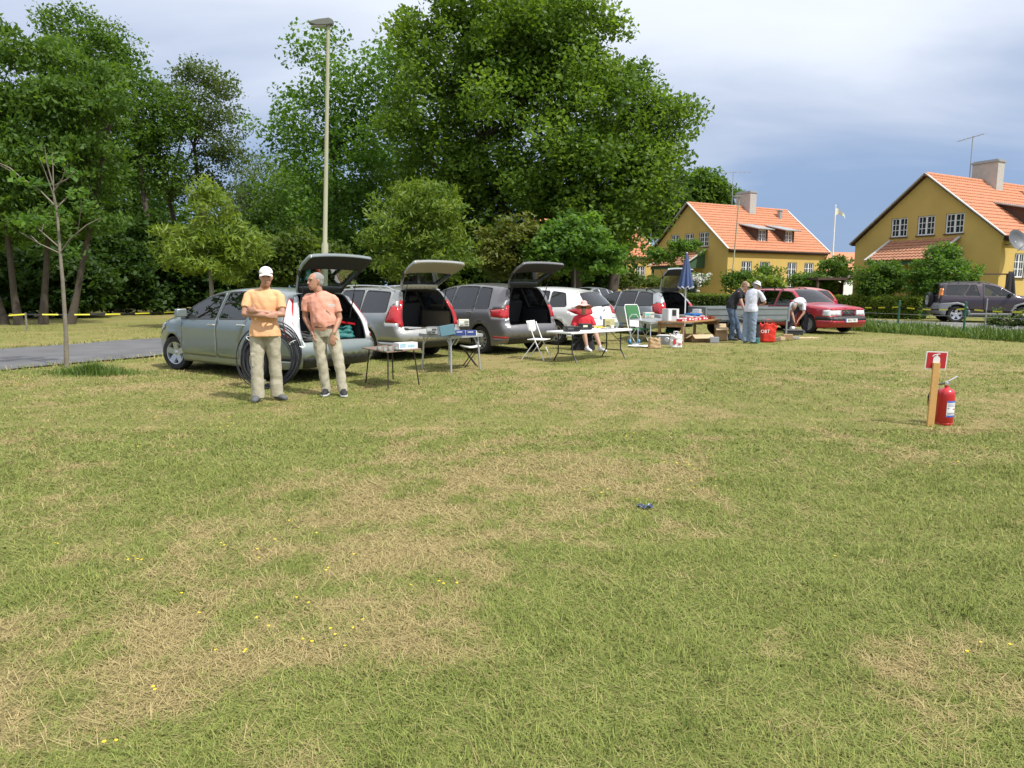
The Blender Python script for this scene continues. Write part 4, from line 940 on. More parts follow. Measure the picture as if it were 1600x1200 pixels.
    # dormers
    for lx in (4.25, 7.3):
        dm = empty('dormer', (lx, .62, 0), parent=h); zb_ = HE + SLOPE * .62; zt = zb_ + 1.12; dp = 2.0
        b = MB(); zk = zb_ + SLOPE * dp
        wall_panel(b, [(-.62, zb_ - .1), (.62, zb_ - .1), (.62, zt), (-.62, zt)], [rect(0, .86, zb_ + .08, zt - .08)], lambda x, z, d_: (x, d_, z), .08)
        for sg in (-1, 1): b.add([(sg * .62, 0, zb_ - .1), (sg * .62, dp, zk - .1), (sg * .62, dp, zt + .5), (sg * .62, 0, zt)], [(0, 1, 2, 3) if sg > 0 else (3, 2, 1, 0)])
        b.build('cheek', M_BROWN, dm)
        r = MB(); r.box((0, dp / 2 - .18, zt + .25), (1.75, dp + .62, .07), rx=math.atan2(.5, dp)); r.build('dormer_roof', M_ZINC, dm)
        window(dm, Matrix.Translation((0, .01, zb_ + .08)), .86, zt - zb_ - .16, 2, 3)
    c = empty('chimney', (6.3, HW / 2, 0), parent=h)
    b = MB(); b.box((0, 0, HR_ + .3), (.75, 1.5, 1.9)); b.build('stack', M_CONC, c, bevel=.02)
    b = MB(); b.box((0, 0, HR_ + 1.28), (.86, 1.62, .10)); b.box((0, 0, HR_ + 1.37), (.7, 1.4, .06)); b.build('cap', M_ZINC, c)
    b = MB(); yv = 3.3; b.box((9.3, yv, HE + SLOPE * yv + .35), (.3, .3, .7)); b.box((9.3, yv, HE + SLOPE * yv + .75), (.42, .42, .1)); b.build('roof_vent', M_ZINC, h, bevel=.02)
    # porch against the gable
    p = empty('porch', (0, 2.3, 0), parent=h); pw, pd = 3.8, 2.1
    b = MB(); b.M = Matrix.Rotation(R(-90), 4, 'Z'); tile_slope(b, -pw - .1, .1, (-pd - .2, 2.95), (-.02, 4.15)); b.build('porch_roof', pm('mossy_porch_tile', (0.36, 0.17, 0.10), .85, var=.35, scale=4), p, smooth=50)
    b = MB(); b.add([(0, .02, 4.1), (-pd, .02, 2.95), (-pd, .02, 2.75), (0, .02, 2.75)], [(0, 1, 2, 3)]); b.add([(0, pw, 4.1), (-pd, pw, 2.95), (-pd, pw, 2.75), (0, pw, 2.75)], [(3, 2, 1, 0)])
    b.box((-pd, pw / 2, 2.80), (.12, pw, .2)); b.build('porch_gable', M_GREENW, p)
    for yy in (.1, pw - .1):
        b = MB(); b.box((-pd + .1, yy, 1.2), (.13, .13, 3.0)); b.build('porch_post', M_GREENW, p)
    for yy in (-.12, pw + .12):
        b = MB(); b.bar((-pd - .2, yy, 3.0), (0, yy, 4.22), .05, .16, up=(0, 1, 0)); b.build('porch_board', M_BARGE, p)
    return h
def antenna(parent, loc, hh, arm, rz=0):
    b = MB(); b.tube([(0, 0, 0), (0, 0, hh)], .03, 6); b.bar((-arm * .4, 0, hh - .1), (arm * .6, 0, hh - .02), .03, .03)
    for k in range(7): x = -arm * .4 + arm * k / 6.5; b.bar((x, -.25, hh - .06), (x, .25, hh - .06), .014, .014)
    b.build('antenna', M_ZINC, parent, loc=loc, rz=rz)
house_mid = make_house('yellow_house', (16.0, 53.0, 0.25), 'ochre house with two small dormers beside the flagpole')
antenna(house_mid, (5.2, HW / 2 + .5, HR_), 3.0, 2.6, R(-25))
house_r = copy_tree(house_mid); house_r.location = (25.9, 37.9, 0.12); house_r['label'] = 'ochre house with satellite dish and vine-grown porch at right edge'
for o in list(house_r.children):
    if o.name.startswith('antenna'): o.location = (6.0, HW / 2 + .9, HR_); o.rotation_euler = (0, 0, R(60))
ds = empty('satellite_dish', (.25, -.62, 3.85), R(-15), parent=house_r)
b = MB(); b.M = Matrix.Rotation(R(68), 4, 'X'); b.lathe([(.001, -.12), (.25, -.10), (.45, -.03), (.58, .06), (.60, .06), (.46, -.05), (.25, -.12), (.001, -.14)], n=28, caps=False); b.build('dish', pm('dish_grey', (0.10, 0.105, 0.12), .5, var=.1), ds, smooth=50)
b = MB(); b.tube([(0, .1, -.05), (0, .45, -.2), (0, .75, -.2)], .04, 8); b.tube([(0, -.05, -.55), (0, -.55, -.15)], .015, 6); b.box((0, -.56, -.12), (.07, .1, .07)); b.build('dish_arm', M_ZINC, ds)
house_l = copy_tree(house_mid); house_l.location = (4.2, 62.8, 0.3); house_l['label'] = 'ochre house half hidden behind the big leafy tree'
# ---------------------------------------------------------------- trees
def leaves_np(C, size, seed, up=.55, aspect=1.6, droop=0.0):
    """rhombic leaves at centres C"""
    r = np.random.default_rng(seed); n = len(C); nr = r.normal(size=(n, 3)); nr[:, 2] = np.abs(nr[:, 2]) * .7 + up; nr /= np.linalg.norm(nr, axis=1)[:, None]
    d = r.normal(size=(n, 3)); d[:, 2] -= droop; d -= nr * (d * nr).sum(1)[:, None]; d /= np.linalg.norm(d, axis=1)[:, None]; s = np.cross(nr, d)
    L = size * (.6 + .8 * r.random(n)); a = (L * .5)[:, None]; w = (L * .5 / aspect)[:, None]
    V = np.empty((n, 4, 3)); V[:, 0] = C - d * a; V[:, 1] = C + s * w - nr * w * .25 + d * a * .15; V[:, 2] = C + d * a; V[:, 3] = C - s * w - nr * w * .25 + d * a * .15
    return V.reshape(-1, 3), np.arange(n * 4).reshape(n, 4)
def crown_mesh(name, clusters, per, size, mat, seed, flat=.62, aspect=1.6, up=.55, droop=0., lvbias=0.):
    r = np.random.default_rng(seed); K = len(clusters); c = np.array([q[:3] for q in clusters]); rad = np.array([q[3] for q in clusters])
    k = np.repeat(np.arange(K), np.maximum(6, (per * (rad / rad.mean()) ** 2)).astype(int)); n = len(k)
    o = r.normal(size=(n, 3)); o /= np.linalg.norm(o, axis=1)[:, None]; o *= (r.random(n) ** .42)[:, None]; o[:, 2] *= flat
    C = c[k] + o * rad[k][:, None]
    V, F = leaves_np(C, size, seed + 1, up, aspect, droop)
    tone = r.random(K) * .5; lv = np.clip(tone[k] + r.random(n) * .5 + lvbias, 0, 1)
    return mesh_np(name, V, F, mat, {'lv': np.repeat(lv, 4)})
def tree(name, label, loc, lobes, ncl, per, lsize, tr, th, leafm, barkm, seed, cr=(.6, 1.1), cat='tree', group=None, shell=(.55, 1.0), trunks=None, limb=True, **kw):
    """lobes: (x,y,z,rx,ry,rz) relative to loc; trunk + limbs reach them, leaf clusters fill their outer shell"""
    t = empty(name, loc, 0, label, cat, group); rd_ = random.Random(seed)
    vol = [l[3] * l[4] + l[4] * l[5] + l[3] * l[5] for l in lobes]; cl = []
    for _ in range(ncl):
        l = rd_.choices(lobes, vol)[0]
        while True:
            d = Vector((rd_.gauss(0, 1), rd_.gauss(0, 1), rd_.gauss(0, 1)))
            if d.length > .1: break
        d.normalize(); q = shell[0] + (shell[1] - shell[0]) * rd_.random() ** .6
        cl.append((l[0] + d.x * l[3] * q, l[1] + d.y * l[4] * q, max(.4, l[2] + d.z * l[5] * q), rd_.uniform(*cr)))
    me = crown_mesh('crown', cl, per, lsize, leafm, seed, **kw); link(bpy.data.objects.new('crown', me), t)
    b = MB()
    for (bx, by, lean) in (trunks or [(0, 0, (0, 0))]):
        top = Vector((bx + lean[0], by + lean[1], th)); base = Vector((bx, by, -.1))
        pts = [base.lerp(top, k / 6) + Vector((rd_.uniform(-.08, .08) * tr * 3, rd_.uniform(-.08, .08) * tr * 3, 0)) * (k > 0) for k in range(7)]
        b.tube(pts, [tr * (1.45 if k == 0 else 1.0 - .10 * k) for k in range(7)], 9)
        nodes = [(pts[k], tr * (1 - .1 * k)) for k in range(3, 7)]
        if limb:
            for l in lobes:
                tgt = Vector(l[:3]) + Vector((0, 0, l[5] * .3)); s0 = min(nodes, key=lambda n_: (n_[0] - tgt).length); s0 = nodes[rd_.randrange(len(nodes))] if rd_.random() < .4 else s0
                md = s0[0].lerp(tgt, .5) + Vector((rd_.uniform(-.4, .4), rd_.uniform(-.4, .4), (tgt - s0[0]).length * .12)); pp = bez(s0[0], md, tgt, 5); b.tube(pp, [max(.015, s0[1] * .6 * (1 - .16 * k)) for k in range(6)], 6)
                nodes2 = [(q, max(.012, s0[1] * .32 * (1 - .14 * k))) for k, q in enumerate(pp)][1:]
                near = [c for c in cl if (Vector(c[:3]) - Vector(l[:3])).length < max(l[3:6]) * 1.15]
                for c in rd_.sample(near, min(len(near), 9)):
                    cv = Vector(c[:3]); s1 = min(nodes2, key=lambda n_: (n_[0] - cv).length); m2 = s1[0].lerp(cv, .5) + Vector((0, 0, .12 * (cv - s1[0]).length)); b.tube(bez(s1[0], m2, cv, 3), [s1[1], s1[1] * .7, s1[1] * .45, .008], 5)
    b.build('trunk', barkm, t, smooth=60)
    return t
BARK = pm('bark_grey_brown', (0.085, 0.068, 0.052), .95, var=.35, scale=6, bump=.9, bscale=14)
BARKL = pm('bark_pale', (0.22, 0.20, 0.165), .95, var=.3, scale=6, bump=.7, bscale=16)
LF_LIME = leaf_mat('lime_leaf', (0.045, 0.105, 0.014), (0.199, 0.319, 0.051), .55)
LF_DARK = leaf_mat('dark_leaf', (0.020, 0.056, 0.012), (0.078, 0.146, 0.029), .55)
LF_MID = leaf_mat('mid_leaf', (0.045, 0.110, 0.018), (0.154, 0.263, 0.046), .55)
LF_ASH = leaf_mat('ash_leaf', (0.055, 0.135, 0.024), (0.177, 0.319, 0.061), .55)
LF_YEL = leaf_mat('chestnut_leaf', (0.085, 0.165, 0.020), (0.250, 0.335, 0.055), .5)
LF_OLIVE = leaf_mat('olive_leaf', (0.062, 0.110, 0.024), (0.182, 0.252, 0.055), .55)
LF_BLUE = leaf_mat('grey_green_leaf', (0.060, 0.100, 0.034), (0.148, 0.207, 0.077), .55)
LF_COPPER = leaf_mat('reddish_leaf', (0.070, 0.125, 0.020), (0.21, 0.22, 0.050), .45)
def lobes_px(Y, lst, base):
    """ellipsoids given as photo extents (cx, cy, half-width, half-height, depth offset) at distance Y"""
    out = []
    for cx, cy, hw, hh, dy in lst:
        c = AT(cx, cy, Y + dy); k = (Y + dy) / FPX
        out.append((c.x - base[0], c.y - base[1], c.z - base[2], hw * k, (hw + hh) * .5 * k, hh * k))
    return out
def pxtree(name, label, px, Y, lst, *a, **k):
    base = (AT(px, 449.5, Y).x, Y, 0.0); return tree(name, label, base, lobes_px(Y, lst, base), *a, **k)
WOOD = 'trees and shrubs behind the parked cars'
pxtree('lime_tree', 'huge dense green lime tree towering over the parked cars', 905, 38, [(770, 70, 150, 75, 0), (865, 60, 100, 75, -1), (700, 190, 95, 105, 0), (850, 200, 150, 130, -1), (965, 185, 75, 85, 0), (1035, 190, 52, 38, 0), (960, 300, 95, 90, -1), (820, 340, 150, 90, 0), (700, 330, 80, 90, 1), (1020, 270, 45, 55, 0), (930, 370, 80, 50, 1), (660, 60, 30, 45, 0), (810, 15, 110, 40, 0)],
       980, 110, .24, .34, 9.0, LF_LIME, BARK, 101, cr=(.5, 1.35), shell=(.3, 1.08), group=WOOD, trunks=[(0, 0, (-.6, 0)), (1.5, .6, (1.8, .3)), (-2.2, .4, (-3.0, .2)), (-3.6, .8, (-4.6, 0))], flat=.72)
pxtree('ash_tree', 'tall airy light green ash tree behind the lamp post', 530, 44, [(500, 110, 40, 55, 0), (535, 85, 20, 30, 0), (590, 140, 60, 60, 0), (480, 200, 75, 55, 0), (600, 240, 75, 80, 0), (540, 270, 90, 70, 0), (580, 350, 90, 60, 0), (500, 345, 70, 60, 0), (620, 100, 30, 30, 0)],
       300, 85, .25, .24, 10.0, LF_ASH, BARK, 102, cr=(.6, 1.5), shell=(.4, 1.1), group=WOOD, flat=.75)
pxtree('oak_tree', 'tall sparse oak with bare limbs showing left of the ash tree', 335, 46, [(310, 150, 65, 50, 0), (345, 190, 45, 55, 0), (290, 220, 50, 50, 0), (360, 240, 32, 30, 0), (320, 120, 30, 25, 0), (300, 290, 50, 30, 0)],
       250, 50, .19, .22, 10.5, LF_BLUE, BARK, 103, cr=(.5, 1.0), shell=(.4, 1), group=WOOD, trunks=[(0, 0, (-.8, 0)), (-1.2, .3, (-2.2, 0))])
pxtree('oak_tree', 'tall shaded oak standing left of the sparse oak', 245, 43, [(180, 150, 75, 55, 0), (150, 110, 80, 50, 0), (230, 250, 60, 60, 0), (170, 240, 80, 60, 0), (255, 180, 40, 45, 0), (120, 60, 70, 40, 0)],
       400, 70, .20, .22, 12, LF_MID, BARK, 104, cr=(.6, 1.1), shell=(.4, 1), group=WOOD, trunks=[(0, 0, (-.6, 0)), (-2.9, 1, (-3.6, 0))])
pxtree('horse_chestnut_tree', 'dark horse chestnut with drooping leaves at the left edge', 25, 29, [(60, 200, 110, 70, 0), (20, 120, 110, 70, 0), (110, 260, 90, 60, 0), (20, 310, 80, 70, 0), (90, 340, 80, 45, 0), (-60, 220, 80, 120, 0), (140, 160, 60, 60, 0), (-70, 380, 60, 60, 0)],
       480, 85, .23, .14, 8.0, LF_MID, BARK, 105, cr=(.5, .95), shell=(.3, 1), group=WOOD, trunks=[(0, 0, (-.4, 0)), (.7, .4, (1.2, 0)), (-.8, .3, (-1.6, 0)), (1.7, .6, (2.3, 0))], flat=.45, aspect=2.2, up=.2, droop=.6)
pxtree('willow_tree', 'grey-green drooping willow far behind the cap-wearing man', 425, 62, [(420, 300, 50, 50, 0), (390, 340, 45, 50, 0), (450, 350, 45, 50, 0)], 190, 60, .34, .35, 8, LF_BLUE, BARK, 106, cr=(.8, 1.4), group=WOOD, flat=1.3, aspect=3, droop=1.2, up=.1)
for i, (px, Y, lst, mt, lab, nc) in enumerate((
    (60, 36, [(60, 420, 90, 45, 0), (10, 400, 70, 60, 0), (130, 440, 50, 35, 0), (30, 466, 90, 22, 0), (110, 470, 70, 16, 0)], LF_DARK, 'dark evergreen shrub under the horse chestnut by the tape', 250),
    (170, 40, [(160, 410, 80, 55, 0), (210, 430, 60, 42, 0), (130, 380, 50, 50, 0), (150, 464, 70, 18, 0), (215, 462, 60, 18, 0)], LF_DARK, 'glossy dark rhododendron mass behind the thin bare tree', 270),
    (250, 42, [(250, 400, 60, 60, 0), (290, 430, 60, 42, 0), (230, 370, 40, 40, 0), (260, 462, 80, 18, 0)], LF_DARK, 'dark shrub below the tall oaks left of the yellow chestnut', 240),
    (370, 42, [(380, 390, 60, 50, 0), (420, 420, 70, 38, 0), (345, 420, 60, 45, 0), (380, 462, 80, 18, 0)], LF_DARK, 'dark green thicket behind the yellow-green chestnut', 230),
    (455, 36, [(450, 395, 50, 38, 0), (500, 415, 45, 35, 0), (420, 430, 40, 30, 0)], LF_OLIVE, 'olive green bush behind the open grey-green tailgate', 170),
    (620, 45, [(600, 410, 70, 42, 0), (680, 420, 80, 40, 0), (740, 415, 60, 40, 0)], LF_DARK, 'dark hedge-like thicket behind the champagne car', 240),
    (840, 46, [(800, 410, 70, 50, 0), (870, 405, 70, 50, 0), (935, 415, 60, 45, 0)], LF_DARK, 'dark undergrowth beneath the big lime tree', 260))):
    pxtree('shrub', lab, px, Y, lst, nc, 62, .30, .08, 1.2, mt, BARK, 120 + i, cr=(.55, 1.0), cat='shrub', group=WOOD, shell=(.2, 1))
pxtree('sweet_chestnut_tree', 'young yellow-green chestnut left of the cap-wearing man', 330, 27, [(330, 330, 35, 40, 0), (290, 385, 42, 32, 0), (365, 380, 40, 35, 0), (330, 400, 60, 32, 0), (325, 300, 15, 20, 0)],
       130, 46, .30, .10, 4.4, LF_YEL, BARKL, 131, cr=(.35, .55), group=WOOD, flat=.6, aspect=4.0, droop=.7, up=.3, shell=(.3, 1.25), lvbias=.12)
pxtree('sweet_chestnut_tree', 'round bright chestnut tree behind the raised champagne tailgate', 655, 28, [(640, 335, 50, 42, 0), (690, 350, 48, 45, 0), (620, 390, 48, 38, 0), (690, 400, 55, 38, 0), (660, 320, 40, 30, 0)],
       230, 48, .24, .09, 3.8, LF_YEL, BARKL, 132, cr=(.35, .6), group=WOOD, flat=.6, aspect=3.6, droop=.6, up=.3, shell=(.3, 1.22), lvbias=-.05)
pxtree('cherry_tree', 'small tree with reddish young leaves behind the black open boot', 810, 30, [(800, 375, 45, 35, 0), (835, 395, 40, 32, 0), (775, 400, 35, 30, 0), (815, 420, 45, 22, 0)],
       170, 50, .20, .08, 3.0, LF_COPPER, BARKL, 133, cr=(.35, .6), group=WOOD, shell=(.3, 1.25))
pxtree('maple_tree', 'slender young maple with pale stem behind the ice blue hatchback', 898, 29, [(900, 375, 38, 32, 0), (935, 390, 38, 28, 0), (868, 395, 40, 28, 0), (910, 410, 55, 20, 0)],
       170, 48, .22, .065, 3.4, LF_ASH, BARKL, 134, cr=(.3, .6), group=WOOD, shell=(.3, 1.25), flat=.5)
for i, (px, Y, lst, lab) in enumerate(((1010, 82, [(1005, 300, 50, 50, 0), (1035, 330, 45, 45, 0), (985, 340, 40, 50, 0), (1020, 265, 25, 25, 0)], 'dark tree top rising left of the dormer house roof'),
    (1095, 90, [(1085, 295, 42, 32, 0), (1115, 310, 36, 25, 0), (1060, 330, 40, 40, 0)], 'pale far tree top behind the dormer house ridge'))):
    pxtree('background_tree', lab, px, Y, lst, 200, 60, .5, .4, 12, (LF_DARK, LF_MID)[i], BARK, 140 + i, cr=(1.1, 1.9), group='trees behind the houses', shell=(.2, 1))
for i, (px, Y, lst, mt, lab, ls, nc) in enumerate((
    (1050, 50, [(1045, 395, 32, 22, 0), (1020, 405, 20, 15, 0), (1080, 385, 18, 12, 0)], LF_ASH, 'small apple tree before the porch of the dormer house', .2, 70),
    (1298, 48, [(1298, 425, 26, 24, 0), (1310, 412, 18, 14, 0)], LF_MID, 'loose green bush by the flagpole between the houses', .2, 70),
    (1175, 46, [(1160, 435, 30, 14, 0), (1195, 432, 26, 16, 0), (1145, 440, 18, 16, 0)], LF_MID, 'rounded green shrub under the dormer house windows', .16, 90),
    (1265, 44, [(1260, 440, 30, 12, 0), (1285, 445, 22, 10, 0)], LF_MID, 'spreading green shrub behind the orange car', .18, 70),
    (1215, 43, [(1205, 448, 20, 14, 0), (1185, 445, 14, 14, 0)], LF_YEL, 'yellow-leaved shrub behind the red estate roof', .2, 60),
    (1005, 45, [(1000, 440, 28, 12, 0), (975, 436, 18, 14, 0), (1025, 442, 20, 10, 0)], LF_OLIVE, 'olive bush below the half hidden house windows', .16, 70))):
    pxtree('garden_shrub', lab, px, Y, lst, nc, 42, ls, .05, 1.0, mt, BARK, 150 + i, cr=(.25, .5), cat='shrub', group='garden shrubs round the houses', shell=(.2, 1), flat=.7)
t_ = pxtree('porch_shrub', 'dense dark elder bush left of the vine-grown porch', 1375, 36.5, [(1372, 430, 34, 28, 0), (1365, 450, 34, 18, 0), (1392, 440, 24, 26, 0)], 150, 60, .14, .06, 1.0, LF_MID, BARK, 160, cr=(.25, .5), cat='shrub', group='garden shrubs round the houses', shell=(.2, 1))
t_ = pxtree('porch_shrub', 'lighter feathery bush growing right of the vine-grown porch', 1470, 34.5, [(1460, 420, 36, 28, 0), (1500, 425, 32, 22, 0), (1440, 440, 24, 24, 0), (1475, 395, 20, 18, 0)], 190, 55, .13, .06, 1.0, LF_ASH, BARK, 161, cr=(.25, .5), cat='shrub', group='garden shrubs round the houses', shell=(.2, 1))
# white flowering bush
wb_ = pxtree('flowering_bush', 'bush full of white blossom below the green porch', 1090, 44, [(1090, 437, 17, 10, 0), (1078, 440, 10, 8, 0)], 40, 45, .16, .04, .8, LF_MID, BARK, 170, cr=(.3, .5), cat='shrub', shell=(.2, 1))
r = random.Random(4); cl = []
for _ in range(60):
    c = AT(1090 + r.gauss(0, 9), 436 + r.gauss(0, 5), 43.2 + r.random() * .6); cl.append((c.x - wb_.location.x, c.y - 44, c.z, r.uniform(.12, .22)))
link(bpy.data.objects.new('blossom', crown_mesh('blossom', cl, 12, .10, pm('white_blossom', (0.75, 0.75, 0.70), .7, var=.05), 9)), wb_)
eb = MB()
cl = []
for _ in range(40): c = AT(1375 + r.gauss(0, 16), 432 + r.gauss(0, 14), 35.2 + r.random() * .4); cl.append((c.x - t_.location.x, c.y - t_.location.y, c.z, .08))
# hedges
def hedge(label, a, b_, w, h, n, seed, mat):
    a, b_ = Vector(a), Vector(b_); L = (b_ - a).length; t = empty('hedge', (a.x, a.y, 0), math.atan2(b_.y - a.y, b_.x - a.x), label, 'hedge', 'clipped hedges by the lot')
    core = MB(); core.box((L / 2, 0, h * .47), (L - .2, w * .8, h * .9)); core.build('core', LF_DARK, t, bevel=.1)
    r = np.random.default_rng(seed); x = r.random(n) * L; face = r.random(n)
    y = np.where(face < .4, -w / 2, np.where(face < .55, w / 2, (r.random(n) - .5) * w)); z = np.where(face < .55, r.random(n) * h, h)
    C = np.stack([x, y + r.normal(size=n) * .05, z + r.normal(size=n) * .05 + .06 * vn[0](x * 1.5, y) * (z > h * .8)], 1)
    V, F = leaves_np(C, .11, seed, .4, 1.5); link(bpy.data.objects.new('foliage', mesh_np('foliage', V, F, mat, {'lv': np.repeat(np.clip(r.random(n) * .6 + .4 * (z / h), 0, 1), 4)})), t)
    return t
q0, q1 = vpt(-14, 7.6), vpt(3.3, 12.2)
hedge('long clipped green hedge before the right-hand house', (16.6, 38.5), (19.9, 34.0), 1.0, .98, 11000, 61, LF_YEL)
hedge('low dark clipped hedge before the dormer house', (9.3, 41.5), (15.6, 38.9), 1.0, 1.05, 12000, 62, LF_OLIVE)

# far wood that closes the view behind the trees
def wood(label, segs, seed, n, ls, mat):
    r = np.random.default_rng(seed); cl = []
    for (x0, y0, x1, y1, h0, h1, k) in segs:
        for _ in range(k):
            t = r.random(); hh = h0 + (h1 - h0) * vn[0](np.array(t * 9.0 + x0), np.array(y0)) ; cl.append((x0 + (x1 - x0) * t + r.normal() * 1.0, y0 + (y1 - y0) * t + r.normal() * 2.0, max(.4, r.random() ** .8 * float(hh)), r.uniform(1.0, 1.9)))
    o = link(bpy.data.objects.new('far_wood', crown_mesh('far_wood', cl, n, ls, mat, seed))); tag(o, label, None, None, 'stuff'); return o
pxtree('beech_tree', 'broad leafy beech filling the gap behind the left oaks', 130, 52, [(60, 250, 120, 90, 0), (170, 290, 90, 90, 0), (100, 360, 120, 60, 0), (230, 340, 60, 70, 0)], 330, 70, .30, .3, 8, LF_MID, BARK, 111, cr=(.8, 1.5), shell=(.2, 1.05), group=WOOD)
pxtree('beech_tree', 'leafy beech behind the lamp post and the open grey-green tailgate', 470, 54, [(470, 310, 70, 60, 0), (530, 350, 70, 60, 0), (430, 370, 70, 50, 0)], 230, 70, .30, .3, 7, LF_MID, BARK, 112, cr=(.8, 1.5), shell=(.2, 1.05), group=WOOD)
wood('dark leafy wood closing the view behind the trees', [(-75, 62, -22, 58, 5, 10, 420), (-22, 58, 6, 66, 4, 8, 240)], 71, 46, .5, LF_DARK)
wood('low distant treeline beyond the houses', [(6, 125, 110, 115, 3, 6, 260)], 72, 26, .9, LF_MID)
# ---------------------------------------------------------------- people
SKIN = pm('skin_tanned', (0.42, 0.22, 0.145), .55, var=.10, scale=18)
SKINP = pm('skin_pale', (0.52, 0.32, 0.235), .55, var=.08, scale=18)
LIPS = pm('lip', (0.30, 0.11, 0.09), .5); EYEM = pm('eye_dark', (0.03, 0.025, 0.02), .3); BROW = pm('eyebrow', (0.22, 0.19, 0.16), .9)
def cloth(name, col, var=.10): return pm(name, col, .9, var=var, scale=9, bump=.55, bscale=16)
def rings_mesh(chains):
    vs, fs = [], []
    for ch in chains:
        b = len(vs); n = 14
        for c, a, f in ch:
            for j in range(n): t = 2 * math.pi * j / n; vs.append(tuple(c + a * math.cos(t) + f * math.sin(t)))
        for i in range(len(ch) - 1):
            for j in range(n): fs.append((b + i * n + j, b + i * n + (j + 1) % n, b + (i + 1) * n + (j + 1) % n, b + (i + 1) * n + j))
        fs.append(tuple(b + j for j in range(n))[::-1]); fs.append(tuple(b + (len(ch) - 1) * n + j for j in range(n)))
    me = bpy.data.meshes.new('tmp'); me.from_pydata(vs, [], fs); bm = bmesh.new(); bm.from_mesh(me); bmesh.ops.recalc_face_normals(bm, faces=bm.faces); bm.to_mesh(me); bm.free(); return me
def limb(pts, rad, flat=None, dome=True):
    """round tapering chain with domed ends"""
    pts = [Vector(p) for p in pts]; n = len(pts); out = []; ref = None
    P, Rr = [], []
    if dome:
        d = (pts[0] - pts[1]).normalized(); 
        for q in (.97, .75, .4): P.append(pts[0] + d * rad[0] * q); Rr.append(rad[0] * math.sqrt(max(.02, 1 - q * q)))
    for i in range(n):
        P.append(pts[i]); Rr.append(rad[i])
        if i < n - 1:
            for q in (1 / 3, 2 / 3): P.append(pts[i].lerp(pts[i + 1], q)); Rr.append(rad[i] + (rad[i + 1] - rad[i]) * q)
    if dome:
        d = (pts[-1] - pts[-2]).normalized()
        for q in (.4, .75, .97): P.append(pts[-1] + d * rad[-1] * q); Rr.append(rad[-1] * math.sqrt(max(.02, 1 - q * q)))
    for i, p in enumerate(P):
        t = P[min(i + 1, len(P) - 1)] - P[max(i - 1, 0)]; t.normalize()
        if ref is None:
            ref = Vector(flat) if flat else t.cross(Vector((0, 1, 0)))
            if ref.length < .05: ref = t.cross(Vector((1, 0, 0)))
        ref = ref - t * ref.dot(t); ref.normalize(); o = t.cross(ref); out.append((p, ref * Rr[i], o * Rr[i]))
    return out
def ell(c, rx, ry, rz, M=None):
    out = []
    for k in range(9):
        t = -math.pi / 2 + math.pi * k / 8; z, q = math.sin(t) * rz, max(.03, math.cos(t)); out.append((Vector((c[0], c[1], c[2] + z)), Vector((rx * q, 0, 0)), Vector((0, ry * q, 0))))
    return [(M @ p, M.to_3x3() @ a, M.to_3x3() @ f) for p, a, f in out] if M else out
def blob(name, chains, mat, parent, voxel=.009, smooth=3, wrinkle=0.0, wseed=0, grav=(1, 1, .5)):
    me = rings_mesh(chains); o = bpy.data.objects.new('tmp', me); COL.objects.link(o)
    md = o.modifiers.new('r', 'REMESH'); md.mode = 'VOXEL'; md.voxel_size = voxel
    if smooth: s = o.modifiers.new('s', 'SMOOTH'); s.factor = .5; s.iterations = smooth
    dg = bpy.context.evaluated_depsgraph_get(); m2 = bpy.data.meshes.new_from_object(o.evaluated_get(dg)); bpy.data.objects.remove(o); bpy.data.meshes.remove(me)
    if wrinkle:
        r = np.random.default_rng(wseed); n = len(m2.vertices); co = np.empty(n * 3); m2.vertices.foreach_get('co', co); co = co.reshape(-1, 3); nr = np.empty(n * 3); m2.vertices.foreach_get('normal', nr); nr = nr.reshape(-1, 3); d = np.zeros(n)
        for k in range(7):
            v = r.normal(size=3) * np.array(grav); v = v / np.linalg.norm(v) * r.uniform(25, 75); d += np.sin(co @ v + r.random() * 6.3 + 1.5 * np.sin(co @ (r.normal(size=3) * 9)))
        co += nr * (d / 7 * wrinkle * 1.6)[:, None]; m2.vertices.foreach_set('co', co.ravel()); m2.update()
    m2.materials.clear(); m2.materials.append(mat); smooth_mesh(m2); m2.name = name
    return link(bpy.data.objects.new(name, m2), parent)
def head_M(c, yaw, pitch, roll=0): return Matrix.Translation(c) @ Matrix.Rotation(R(yaw), 4, 'Z') @ Matrix.Rotation(R(pitch), 4, 'X') @ Matrix.Rotation(R(roll), 4, 'Y')
def head_chains(M, neck, nr=.055):
    L = [(-.119, .022, .022, -.052), (-.108, .042, .045, -.040), (-.08, .056, .072, -.022), (-.035, .066, .088, -.008), (.02, .072, .096, 0), (.06, .071, .095, .005), (.092, .060, .082, .008), (.112, .038, .052, .01), (.121, .012, .016, .01)]
    M3 = M.to_3x3(); sk = [(M @ Vector((0, y, z)), M3 @ Vector((a, 0, 0)), M3 @ Vector((0, b, 0))) for z, a, b, y in L]
    ch = [sk, limb([M @ Vector((0, -.092, .022)), M @ Vector((0, -.108, -.012)), M @ Vector((0, -.110, -.026))], [.008, .011, .014]), limb([M @ Vector((-.05, -.078, .036)), M @ Vector((0, -.090, .040)), M @ Vector((.05, -.078, .036))], [.010, .011, .010])]
    for s in (-1, 1): ch.append(limb([M @ Vector((s * .073, .012, .025)), M @ Vector((s * .078, .018, .0)), M @ Vector((s * .073, .008, -.028))], [.012, .013, .009]))
    ch.append(limb([M @ Vector((-.024, -.086, -.062)), M @ Vector((.024, -.086, -.062))], [.010, .010]))
    ch.append(limb([M @ Vector((0, .018, -.04)), Vector(neck)], [nr, nr * 1.12])); return ch
